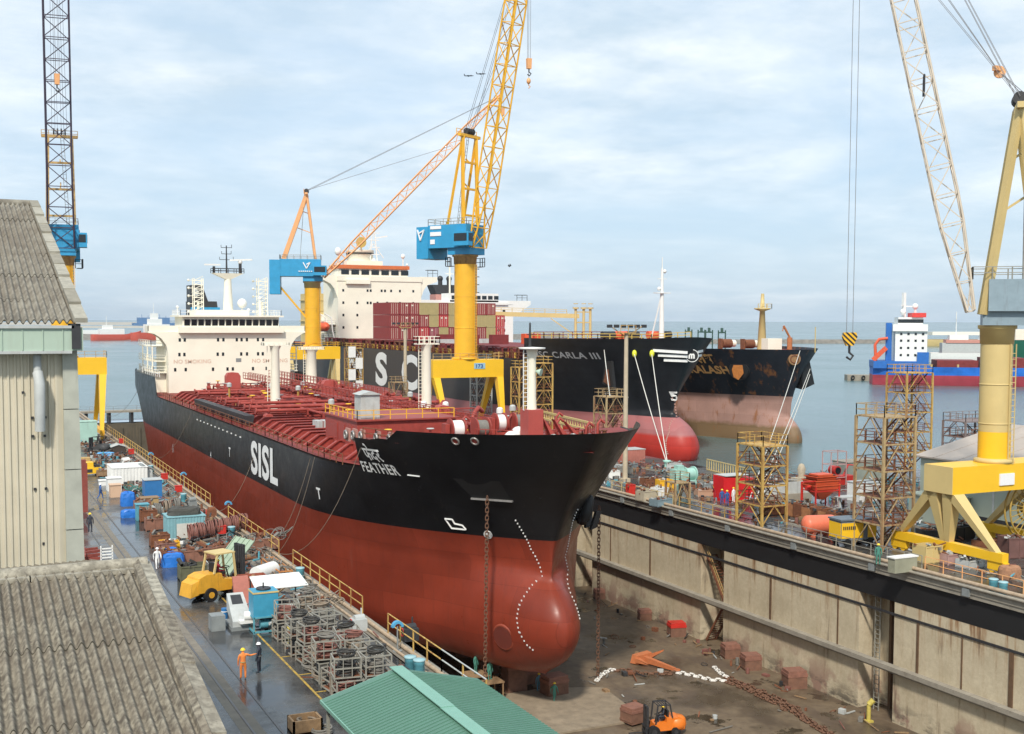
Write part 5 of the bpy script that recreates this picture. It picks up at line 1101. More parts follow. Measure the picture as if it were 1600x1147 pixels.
    mb=MB(); S=lattice(mb,jb,tip,(0,0,1) if abs((tip-jb).normalized().z)<.9 else h,HW*.75 if style!=1 else 2.6,jw,.6,jw*.85,int(L/(3.4 if style!=1 else 2.5)),jr); mb.build('jib',[colj2 or colj],t)
    mid=jb.lerp(tip,.42); mb=MB()
    if style==1: mb.rail([mid-s_*1.3,mid+s_*1.3],1.4,.8,.07); mb.build('jib_platform',darkm,t)
    d=(tip-jb).normalized()
    if fly: mb=MB(); mb.bar(tip-d*1,tip+d*fly,.5,.7); mb.bar(tip,tip+d*fly*.5+Vector((0,0,1.6)),.25); mb.bar(tip+d*fly*.5+Vector((0,0,1.6)),tip+d*fly,.25); mb.cyl(tip+d*fly-s_*.2,tip+d*fly+s_*.2,.7,n=14); mb.build('fly_jib',colj,t)
    mb=MB()
    for v in(-1.2,-.7,.7,1.2): mb.bar(ap+s_*v+Vector((0,0,.9)),tip+s_*v*.6,.04 if style==1 else .05)
    for v in(-.3,.3): mb.bar(ap+s_*v+Vector((0,0,1.)),jb.lerp(tip,.72)+s_*v,.035 if style==1 else .045)
    mb.build('luffing_rope',wire,t)
    if hookz is not None:
        T_=tip+h*(.8 if style!=1 else 0); mb=MB(); 
        sr=Vector((.72,-.69,0))
        for v in(-.27,.27): mb.bar(T_+sr*v,Vector((T_.x,T_.y,hookz+1.4))+sr*v,.035 if style==1 else .05)
        mb.build('hoist_rope',wire,t)
        mb=MB(); c=Vector((T_.x,T_.y,hookz)); a=rt2.copy(); a.z=0; a.normalize(); 
        if hookmat:
            pr_=[(-.55,1.5),(.55,1.5),(.65,1.1),(.3,.3),(-.3,.3),(-.65,1.1)]; vs=[c+a*x+Vector((0,0,z))+a.cross(Vector((0,0,1)))*k*.25 for k in(-1,1) for x,z in pr_]; mb.add(vs,[(0,1,2,3,4,5),(11,10,9,8,7,6)]+[(i,(i+1)%6,(i+1)%6+6,i+6)[::-1] for i in range(6)]); hk_=mb.build('hook_block',hookmat,t)
        else: mb.hexa([c+Vector((x,y,z)) for x,y,z in((-.35,-.3,.2),(.35,-.3,.2),(.35,.3,.2),(-.35,.3,.2),(-.4,-.35,1.9),(.4,-.35,1.9),(.4,.35,1.9),(-.4,.35,1.9))]); hk_=mb.build('hook_block',orange,t)
        mb=MB(); mb.tube([c+Vector((0,0,.3)),c+Vector((0,0,-.3)),c+a*.35+Vector((0,0,-.6)),c+a*.1+Vector((0,0,-.95)),c-a*.25+Vector((0,0,-.7))],.11,6); mb.build('hook',darkm,hk_)
    if hook2 is not None:
        T_=tip+d*fly; mb=MB(); mb.bar(T_,Vector((T_.x,T_.y,hook2)),.05); mb.build('hoist_rope',wire,t)
        mb=MB(); c=Vector((T_.x,T_.y,hook2)); mb.ball(c,.38,8,0,1.4); mb.tube([c,c+Vector((0,0,-.7)),c+Vector((.3,0,-.9)),c+Vector((0,0,-1.2))],.09,5); mb.build('auxiliary_hook',orange,t)
    return t,O,h,s_,hs
# central yellow crane
t,O,h,s_,hs=crane('portal_crane','yellow portal crane with a blue house standing just behind the tanker deck',82.,192.,(.5,-.866),13.6,31.9,52.4,12.5,84.,yel,yel2,blue,yel,None,pr=1.9,fly=4,hookz=62.3,hook2=60.5,apexback=-3,house=(8.4,5.4,5.2))
# signs on the house
mw_=M('sign white',(.8,.8,.8),.5,.03)
def panel(O,h,s_,v,u0,z0,txts,par,flip=1):
    for k,(w_,hh_,dz,du) in enumerate(txts):
        mb=MB(); mb.hexa([O+h*(u0+du+a)+s_*(v+b_)+Vector((0,0,z0+dz+c)) for a,b_,c in((0,-.03,0),(w_,-.03,0),(w_,.03,0),(0,.03,0),(0,-.03,hh_),(w_,-.03,hh_),(w_,.03,hh_),(0,.03,hh_))]); mb.build('sign_panel',mw_,par)
sd_=-1 if s_.dot(Vector((82,192,0)))>0 else 1
panel(O,h,s_,sd_*2.77,-5.6,33.2,[(2.4,.55,3.2,0),(2.4,.7,2.0,0),(1.0,.8,.6,0)],hs)
Ob=O-h*9.84; q=s_*sd_
def backsign(x,y): return O+q*2.95-h*(7.2)+(-h)*x*1.+Vector((0,0,34.0+y))
mb=MB(); c=O+s_*sd_*2.89-h*7.5+Vector((0,0,35.4))
for a,b_ in(((-.9,1.0),(-.2,-.9)),((-.2,-.9),(.6,.9)),((.6,.9),(-.5,.4))): mb.bar(c+h*a[0]+Vector((0,0,a[1])),c+h*b_[0]+Vector((0,0,b_[1])),.22)
mb.build('company_emblem',mw_,hs)
mb=MB(); mb.box((82.8,192-2.18,12.0),(84.9,192-2.11,13.)); sg_=mb.build('number_plate',M('sky blue plate',(.30,.5,.62)),t)
mb=textmb('173',lambda x,y:(82.95+x,192-2.22,12.18+y),.9,.02,1.15); mb.build('number_lettering',M('dark blue lettering',(.02,.08,.3)),sg_)
# crane behind it with orange jib
t,O,h,s_,hs=crane('portal_crane','farthest portal crane, orange jib leaning right from a blue house behind the tanker bridge',82.,289.,(.955,-.3),13.8,30.0,51.5,47.,77.,yel,yel2,blue,orange,None,pr=1.9,house=(10,6,5.4),style=2,jw=2.4,apexback=4,hookz=72,jr=.17)
mb=MB(); sd_=-1 if s_.dot(Vector((82,289,0)))>0 else 1; c=O+s_*sd_*3.08-h*1.2+Vector((0,0,33.8))
for a,b_ in(((-.9,.8),(-.1,-.7)),((-.1,-.7),(.8,.8)),((.8,.8),(-.1,.3))): mb.bar(c+h*a[0]+Vector((0,0,a[1])),c+h*b_[0]+Vector((0,0,b_[1])),.24)
for k in range(9): mb.bar(c+h*(-2+.5*k)+Vector((0,0,-1.4)),c+h*(-1.7+.5*k)+Vector((0,0,-1.4)),.26)
mb.build('company_emblem',mw_,hs)
# far left crane
purple=M('dark jib paint',(.05,.035,.06),.5,.2,2)
crane('portal_crane','portal crane on the left quay rising behind the shed, dark lattice jib pointing up',17.6,216.,(-.10,-.995),13.9,31.2,51.5,9,90.,yel,yel2,blue,rusty,purple,pr=1.9,jw=3.9,apexback=4,rail=(-4.4,5.4),beam=(12.5,4.2,2.9),hookz=58,jr=.15)
# near right crane
cx_,cy_=81.95,74.7
st,STN=None,None
hz_=bpy.data.materials.new('hazard stripes'); hz_.use_nodes=True; nt=hz_.node_tree; b=nt.nodes['Principled BSDF']; g=nt.nodes.new('ShaderNodeNewGeometry'); sep=nt.nodes.new('ShaderNodeSeparateXYZ'); lnk(nt,g.outputs['Position'],sep.inputs[0]); v=mm(nt,'ADD',mm(nt,'ADD',mm(nt,'MULTIPLY',sep.outputs[0],.7),mm(nt,'MULTIPLY',sep.outputs[1],-.7)),sep.outputs[2]); v=mm(nt,'FRACT',mm(nt,'MULTIPLY',v,2.2)); lnk(nt,mixc(nt,mm(nt,'GREATER_THAN',v,.5),(.75,.42,.02),(.02,.02,.02)),b.inputs['Base Color'])
beige=M('beige jib paint',(.60,.52,.42),.5,.1,1)
tr,O,h,s_,hs=crane('portal_crane','nearest portal crane at the right edge with a khaki column and grey blue house',cx_,cy_,(-.72,.69),8.3,20.2,38.6,12.3,66.,khaki,yel2,M('weathered grey blue cladding',(.24,.32,.37),.5,.15,1,grime=.4,gcol=(.12,.1,.09)),khaki,beige,pr=1.33,house=(6.2,4.6,3.9),style=1,jw=2.3,rail=(-5.2,5.3),beam=(12.9,3.2,2.3),hookz=18.,paint2=yel2,apexback=4,hookmat=hz_,jr=.1,jbase=(cx_-2.9,cy_+.3,21.4))
mb=MB(); mb.box((80.9,cy_-1.72,6.5),(82.6,cy_-1.6,7.5)); mb.build('white_sign',mw_,tr)
mb=MB(); c=Vector((cx_+4.2,cy_-.6,4.)); 
for r in(2.7,1.1): mb.torus(c,r,.09,ax='Y',n=36,k=5); mb.torus(c+Vector((0,.6,0)),r,.09,ax='Y',n=36,k=5)
for i in range(28):
    a=i*math.pi*2/28; mb.bar(c+Vector((.4*math.cos(a),0,.4*math.sin(a))),c+Vector((2.7*math.cos(a),0,2.7*math.sin(a))),.06)
mb.cyl(c+Vector((0,-.3,0)),c+Vector((0,1,0)),.5,n=12); mb.build('cable_reel',M('dull yellow paint',(.42,.28,.06),.6,.2,2),tr)
mb=MB(); P_=G(0,0,1) ; d1=AX(1562,113,83); mb.cyl(d1+Vector((-.1,-.1,0)),d1+Vector((.1,.1,0)),.5,n=14); mb.box(d1-Vector((.7,.2,-.1)),d1+Vector((.1,.2,.5))); mb.build('pulley_block',orange,tr)
apx=O-h*1.2+Vector((0,0,38.6)); mb=MB(); mb.bar(d1,apx+Vector((.6,-.6,.6)),.05); mb.bar(d1+Vector((0,.2,.2)),apx+Vector((.6,-.6,.9)),.05); e1=AX(1470,-20,80); mb.bar(d1,e1,.05); mb.bar(d1+Vector((0,.2,.2)),e1+Vector((.5,.5,0)),.05); mb.build('luffing_rope',wire,tr)
# ======== sheds ========
edgem=M('shadow dark sheet edge',(.06,.055,.04),.9,.3,6)  # shadow line under each sheet lap, put into the edge colour
def corr(name,x0,x1,pts,pitch,amp,mat,parent,course=2.4,lap=.012,seg=8,axis=1):
    # corrugated sheet courses running down the slope from pts[0] to pts[1] (y,z)
    (ya,za),(yb,zb)=pts; L=math.hypot(yb-ya,zb-za); n=max(1,round(L/course)); out=[]
    for k in range(n):
        mb=MB(); t0,t1=k/n,min(1,(k+1)/n+.04); nx=int((x1-x0)/pitch*seg); vs=[]
        for t in(t0,t1):
            y=ya+(yb-ya)*t; z=za+(zb-za)*t+(lap*2 if t==t0 and k else 0)+(lap*3 if t==t1 else 0)-(0)
            for i in range(nx+1): x=x0+(x1-x0)*i/nx; vs.append((x,y,z+amp*math.sin(2*math.pi*(x-x0)/pitch)+.008*math.sin(x*1.3+k*2)+(n-k)*.0))
        mb.add(vs,[(i,i+1,nx+2+i,nx+1+i)[::-1] for i in range(nx)],0,True)
        b=len(vs)
        # sheet edge thickness at the lower end
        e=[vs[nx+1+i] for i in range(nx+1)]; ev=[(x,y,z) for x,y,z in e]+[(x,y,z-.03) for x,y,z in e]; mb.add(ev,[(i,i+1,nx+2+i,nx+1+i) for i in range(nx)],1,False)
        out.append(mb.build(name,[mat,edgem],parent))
    return out
clad=M('weathered cream cladding',(.58,.53,.41),.65,.12,.8,grime=.35,gcol=(.27,.23,.16),gth=.52)
def cladding(x0,x1,y,z0,z1,pitch,parent,mat,name='wall_cladding'):
    mb=MB(); vs=[]; n=int((x1-x0)/pitch); prof=((0,0),(.5,0),(.62,-.035),(.88,-.035)); P=[]
    for i in range(n):
        for a,b_ in prof: P.append((x0+(i+a)*pitch,y+b_))
    P.append((x1,y)); m=len(P)
    for z in(z0,z1): vs+=[(x,yy,z) for x,yy in P]
    mb.add(vs,[(i,i+1,m+i+1,m+i) for i in range(m-1)]); return mb.build(name,mat,parent)
XS=2.62
t=thing('tall_shed','tall cream corrugated shed with a grey asbestos roof at the left edge','building',(-5,40,0))
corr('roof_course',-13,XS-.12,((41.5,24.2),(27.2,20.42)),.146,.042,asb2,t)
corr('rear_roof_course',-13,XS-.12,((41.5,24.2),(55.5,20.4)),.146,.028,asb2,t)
mb=MB(); mb.cyl((-13,41.5,24.2),(XS,41.5,24.2),.13,n=10); mb.build('ridge_cap',asb2,t)
for k in range(11):
    a=Vector((XS-.06,41.5-1.32*k,24.28-.349*k)); b_=Vector((XS-.06,41.5-1.32*(k+1)-.05,24.28-.349*(k+1))); mb=MB(); mb.bar(a+Vector((0,0,.02*(k%2))),b_+Vector((0,0,.02*(k%2)+.03)),.26,.10); mb.build('verge_cap',M('pale verge stone' if k%3 else 'mossy verge stone',(.36,.34,.28) if k%3 else (.27,.25,.20),.9,.3,6,bump=.4),t)
grn=M('pale green fascia paint',(.40,.50,.41),.5,.08,1,grime=.3,gcol=(.3,.32,.25))
mb=MB(); 
for k in range(39): mb.box((-13+.4*k,27.05,19.82),(-12.612+.4*k,27.12,20.32)); mb.box((-12.62+.4*k,27.03,19.83),(-12.60+.4*k,27.05,20.31))
fa=mb.build('fascia',grn,t)
mb=MB(); mb.box((-13,27.0,20.30),(XS-.2,27.14,20.36)); mb.box((-13,27.02,19.76),(XS-.25,27.14,19.82)); mb.build('gutter',ltgrey,fa)
mb=MB(); mb.box((XS-.25,27.0,19.86),(XS-.07,27.9,20.4)); mb.build('fascia_end',darkm,t)
for k,(z0,z1) in enumerate(((19.2,19.95),(16.7,19.2),(12,16.7),(0,12))): cladding(-13,XS-.42,27.45-.02*k,z0-.03,z1,.136,t,clad)
for k in range(6):
    mb=MB(); z=19.85-1.32*k; mb.hexa([(XS-.42,27.32-.01*k,z-1.3),(XS-.10+.02*k,27.32-.01*k,z-1.3),(XS-.10+.02*k,27.6,z-1.3),(XS-.42,27.6,z-1.3),(XS-.42,27.32,z),(XS-.12+.02*k,27.32,z),(XS-.12+.02*k,27.6,z),(XS-.42,27.6,z)]); mb.build('corner_trim',M('grey green trim',(.40,.41,.35),.7,.2,2,grime=.5,gcol=(.15,.14,.11)),t)
mb=MB(); mb.box((-13,27.6,0),(XS-.2,55,20)); mb.build('shed_body',clad,t)
mb=MB(); 
x=AY(59,600,27.3).x; mb.tube([(x,27.4,19.7),(x,27.28,19.3),(x,27.25,18.4)],.085,10); o=mb.build('downpipe',ltgrey,t)
mb=MB(); mb.tube([(x,27.25,19.35),(x+.03,27.1,19.1),(x+.02,27.2,18.1)],.11,10); mb.build('vent_pipe',ltgrey,t)
for dx,z in((-.12,18.35),(.14,18.35),(-.12,17.95),(.12,17.95),(-.1,16.8),(.12,16.8),(.05,15.6),(.75,18.9),(-.3,18.9)): mb=MB(); mb.box((x+dx-.02,27.38,z),(x+dx+.03,27.44,z+.05)); mb.build('cladding_bolt',darkm,t)
# low shed roof close below the camera
t=thing('low_shed','low shed with mottled corrugated asbestos roof filling the bottom left corner','building',(-4,14,0))
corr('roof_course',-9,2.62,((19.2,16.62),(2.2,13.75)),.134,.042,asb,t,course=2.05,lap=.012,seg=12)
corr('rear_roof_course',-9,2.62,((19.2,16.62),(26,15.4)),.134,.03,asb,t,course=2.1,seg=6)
pv=roofm('lichen covered ridge stone',(.22,.205,.165),(.44,.41,.33),7.)
for k in range(6): mb=MB(); x0=-9+2.0*k; x1=min(x0+2.02,2.74); mb.cyl((x0,19.2,16.62+.01*(k%2)),(x1,19.2,16.64+.01*(k%2)),.11,n=10); mb.box((x0,18.95,16.56),(x1,19.2,16.63)); mb.build('ridge_cap',pv,t)
for k in range(9):
    y=19.25-1.9*k; z=16.62-.321*k; mb=MB(); mb.hexa([(2.60,y-1.9,z-.30),(2.79,y-1.9,z-.33),(2.79,y,z-.02),(2.60,y,z+.02),(2.60,y-1.9,z-.22),(2.79,y-1.9,z-.24),(2.79,y,z+.05),(2.60,y,z+.10)]); mb.build('verge_cap',pv if k%2==0 else asb,t)
    mb=MB(); mb.hexa([(2.50,y-1.9,z-.33),(2.60,y-1.9,z-.33),(2.60,y,z),(2.50,y,z),(2.52,y-1.9,z-.23),(2.60,y-1.9,z-.18),(2.60,y,z+.14),(2.52,y,z+.09)]); mb.build('verge_flashing',asb,t)
mb=MB(); mb.poly([(-9,3),(2.8,3),(2.8,25.5),(-9,25.5)],0,13.6); mb.build('shed_body',conc,t)
# green canopy
gr=M('green roof paint',(.09,.205,.15),.42,.10,.7,grime=.25,gcol=(.05,.16,.11)); grt=M('light green ridge paint',(.20,.40,.32),.45,.08)
t=thing('green_canopy','open shelter with a green ribbed metal roof at the bottom centre','shelter',(19,43,0))
for sg,xe in((-1,14.9),(1,22.7)):
    mb=MB(); xr=18.55; zr,ze=4.22,3.2; y0,y1=28.,51.6
    mb.hexa([(xe,y0,ze-.04),(xr,y0,zr-.04),(xr,y1,zr-.04),(xe,y1,ze-.04),(xe,y0,ze),(xr,y0,zr),(xr,y1,zr),(xe,y1,ze)])
    for k in range(int((y1-y0)/.3)):
        y=y0+.3*k; mb.bar((xe,y,ze+.012),(xr,y,zr+.012),.05,.03)
    mb.build('roof_slope',gr,t)
mb=MB(); mb.hexa([(18.25,28,4.19),(18.85,28,4.19),(18.85,46.5,4.19),(18.25,46.5,4.19),(18.25,28,4.24),(18.55,28,4.33),(18.55,46.5,4.33),(18.25,46.5,4.24)]) if 0 else None
for y0,y1,dz in((28,45.4,0),(45.3,51.7,.03)):
    mb.bar((18.4,y0,4.25+dz),(18.4,y1,4.25+dz),.32,.04); mb.bar((18.72,y0,4.24+dz),(18.72,y1,4.24+dz),.30,.04)
mb.build('ridge_cap',grt,t)
mb=MB(); mb.bar((14.88,28,3.13),(14.88,51.6,3.13),.06,.16); mb.bar((14.9,51.62,3.12),(18.55,51.62,4.14),.06,.14); mb.bar((22.7,51.62,3.12),(18.55,51.62,4.14),.06,.14); mb.build('fascia',grt,t)
for x in(15.15,22.4):
    for y in(51.3,45.5,39.5,33.5): mb=MB(); mb.box((x-.07,y-.07,0),(x+.07,y+.07,3.15)); mb.build('post',cage,t)
mb=MB(); 
for y in(51,45,39): mb.bar((15,y,3.05),(22.6,y,3.05),.1,.14); mb.bar((15,y,3.1),(18.55,y,4.1),.08,.12); mb.bar((22.6,y,3.1),(18.55,y,4.1),.08,.12)
mb.build('roof_truss',cage,t)
for (x,y,c,l) in((16.2,48.8,teal,'blue tool cabinet under the green canopy'),(19,47.5,cage,'grey work bench under the green canopy')):
    mb=MB(); mb.box((x-.9,y-.6,0),(x+.9,y+.6,1.5)); mb.box((x-.95,y-.65,1.5),(x+.95,y+.65,1.56)); one(mb,'tool_cabinet' if c==teal else 'work_bench',c,l,'cabinet' if c==teal else 'bench')
# pale shed on the right
t=thing('pale_roof_shed','pale green walled shed with a low pale pink-grey gable roof at the right edge','building',(106,72,0))
pr_=M('pale pinkish roof paint',(.42,.36,.31),.6,.12,.6,grime=.45,gcol=(.32,.26,.2),streak=False); wg=M('grey green wall cladding',(.38,.43,.36),.6,.08,.4)
xa,xb,xr=93.5,119.5,106.3; ya,yb=40,95.
mb=MB(); mb.box((xa,ya,0),(xb,yb,6.1)); mb.add([(xa,yb,6.1),(xb,yb,6.1),(xr,yb,9.)],[(0,1,2)]); mb.build('shed_wall',wg,t)
for k in range(44): 
    y=ya+1.25*k; 
    if k%4==0: mb=MB(); mb.box((xa-.06,y,0),(xa,y+.25,6.1)); mb.build('wall_pier',ltgrey,t)
for x0,z0 in((xa-.5,6.2),(xb+.5,6.2)):
    mb=MB(); mb.hexa([(x0,ya,z0-.1),(xr,ya,9.),(xr,yb+.4,9.),(x0,yb+.4,z0-.1),(x0,ya,z0+.05),(xr,ya,9.15),(xr,yb+.4,9.15),(x0,yb+.4,z0+.05)])
    for k in range(18): mb.bar((x0,ya+3.1*k,z0+.07),(xr,ya+3.1*k,9.17),.18,.05)
    mb.build('roof_slope',pr_,t)
mb=MB(); mb.box((xa-.03,ya,0),(xa+.0,yb,.9)); mb.build('wall_base_band',darkm,t)
mb=MB(); mb.box((xa-3.5,88,0),(xa-.1,93,2.6)); mb.box((xa-3.7,87.8,2.6),(xa-.1,93.2,2.75)); one(mb,'site_office',wg,'grey green lean-to office against the pale roofed shed','hut')
# ======== scaffold towers ========
def tower(px,py,w,d,h,lv,mat,name,label,z0=0,stair=True,rot=0,pos=None,group=None,platform=True,rail=True):
    p=pos or G(px,py,z0); t=thing(name,label,'tower',(p.x,p.y,z0),group); mb=MB(); X,Y=p.x,p.y; a,b_=w/2,d/2; r=.11
    for x in(-a,a):
        for y in(-b_,b_): mb=MB(); mb.box((X+x-r,Y+y-r,z0),(X+x+r,Y+y+r,z0+h)); mb.build('corner_post',mat,t)
    dz=h/lv; C=[(X-a,Y-b_),(X+a,Y-b_),(X+a,Y+b_),(X-a,Y+b_)]
    mb=MB()
    for k in range(lv+1):
        z=z0+dz*k; 
        if k: 
            for i in range(4): mb.bar((*C[i],z),(*C[(i+1)%4],z),.13)
        if k<lv:
            for i in range(4): 
                m=((C[i][0]+C[(i+1)%4][0])/2,(C[i][1]+C[(i+1)%4][1])/2,z+dz); mb.bar((*C[i],z),m,.08); mb.bar((*C[(i+1)%4],z),m,.08)
    mb.build('bracing',mat,t)
    for k in range(1,lv+1):
        mb=MB(); z=z0+dz*k; mb.box((X-a,Y-b_,z-.05),(X+a*(.3 if k<lv else 1),Y+b_,z)); 
        if rail: mb.rail([(X-a,Y-b_,z),(X+a,Y-b_,z),(X+a,Y+b_,z),(X-a,Y+b_,z),(X-a,Y-b_,z)],1.1,1.2,.035)
        mb.build('landing',mat if k==lv else rust,t)
    if stair:
        for k in range(lv):
            z=z0+dz*k; s=1 if k%2 else -1; mb=MB()
            for x in(X+.1,X+a*.8): mb.bar((x,Y-s*b_*.8,z),(x,Y+s*b_*.8,z+dz),.06,.14)
            n=int(dz/.3)
            for i in range(n): f=i/n; mb.bar((X+.1,Y-s*b_*.8+s*b_*1.6*f,z+dz*f),(X+a*.8,Y-s*b_*.8+s*b_*1.6*f,z+dz*f),.12,.03)
            mb.build('stair_flight',rust,t)
    return t
ty=M('weathered yellow steel',(.55,.36,.10),.65,.25,2,grime=.8,gcol=(.22,.075,.03),gth=.47)
ty2=M('weathered cream steel',(.42,.31,.16),.7,.3,2,grime=.8,gcol=(.19,.07,.035),gth=.47)
tower(0,0,3.0,4.2,8.0,4,ty,'access_tower','yellow stair tower on the right quay edge in front of the outermost ship bow',pos=Vector((74.3,97.2,0)))
tower(0,0,3.6,3.6,12.0,5,ty2,'access_tower','tallest rust-stained cream stair tower left of the nearest crane',pos=Vector((76.0,81.6,0)))
tower(0,0,1.9,1.9,2.4,1,ty2,'work_platform','small cream platform frame on the right quay edge',pos=Vector((73.6,111.5,0)),stair=False)
tower(1418,735,4.6,3.8,13.5,5,ty,'stair_tower','bright yellow stair tower rising behind the tallest cream tower',z0=0)
tower(1490,745,6.5,4,9.0,4,M('grey brown scaffold',(.22,.17,.16),.7,.3,3),'scaffold','grey brown scaffold standing behind the pale roof of the right shed',pos=AX(1492,700,120),stair=True) if 0 else tower(0,0,6.,4,8.5,4,M('grey brown scaffold',(.22,.17,.16),.7,.3,3),'scaffold','grey brown scaffold standing behind the pale roof of the right shed',pos=Vector((126,119,-2)) ,z0=-1.5)
tower(0,0,3.2,3.6,9.5,4,ty2,'access_tower','cream tower with an angled top beam seen past the tanker bow',pos=Vector((86.5,149,0)))
tower(0,0,2.8,3.,8.2,3,ty2,'access_tower','cream braced tower in front of the big letter C',pos=Vector((80.,221,0)),stair=False)
tower(0,0,3.2,3.2,12.5,5,ty,'access_tower','yellow scaffold tower right beside the central crane portal leg',pos=Vector((88.6,182,0)))
tower(0,0,3.4,3.2,13.5,6,ty,'access_tower','yellow and rusty scaffold tower between the central crane and the fore mast',pos=Vector((87.5,174,0)),stair=False)
tower(0,0,3.,3.,13,6,ltgrey,'access_tower','grey scaffold seen through the central crane portal',pos=Vector((89.5,202,0)),stair=False)
tower(0,0,3.4,3.,14,6,ty,'access_tower','tall yellow scaffold with white sheets left of the big letter S',pos=Vector((84.,262,0)))
t=bpy.data.objects[COL.objects[-1].name] if 0 else None
for k in range(5): mb=MB(); mb.box((82.2+1.7*(k%2),260.2,1.5+2.6*k),(83.9+1.7*(k%2),260.3,4.+2.6*k)); one(mb,'sheeting',white,f"pale sheet hung on the scaffold left of the big letter S, {ORD[k]} from the bottom",'sheet','sheets on the far scaffold')
for k in range(0): pass
# floodlight masts
def mast(x,y,h,r,lab,n=3):
    t=thing('floodlight_mast',lab,'light mast',(x,y,0)); mb=MB(); mb.cyl((x,y,0),(x,y,h),r,r*.75,n=10); mb.box((x-.5,y-.5,0),(x+.5,y+.5,.5)); mb.build('mast_pole',M('pale mast concrete',(.50,.42,.30),.7,.15,1),t)
    mb=MB(); mb.box((x-1.1,y-.5,h-.1),(x+1.1,y+.5,h)); mb.bar((x-2.2,y+.2,h+.8),(x,y,h-.6),.1); mb.bar((x+2.2,y-.2,h+.8),(x,y,h-.6),.1); mb.rail([(x-1.1,y-.5,h),(x+1.1,y-.5,h)],.9,1,.04); mb.build('mast_head',rusty,t)
    for k in range(n*2): a=-2.4+4.8*k/(n*2-1); mb=MB(); mb.box((x+a-.28,y-.35-a*.08,h+.6),(x+a+.28,y+.1-a*.08,h+1.)); mb.build('floodlight',darkm,t)
mast(77.2,129,19.0,.34,'slim concrete floodlight mast rising beside the tanker bow tip')
mast(82.6,224,19.,.40,'floodlight mast rising left of the big letter S')
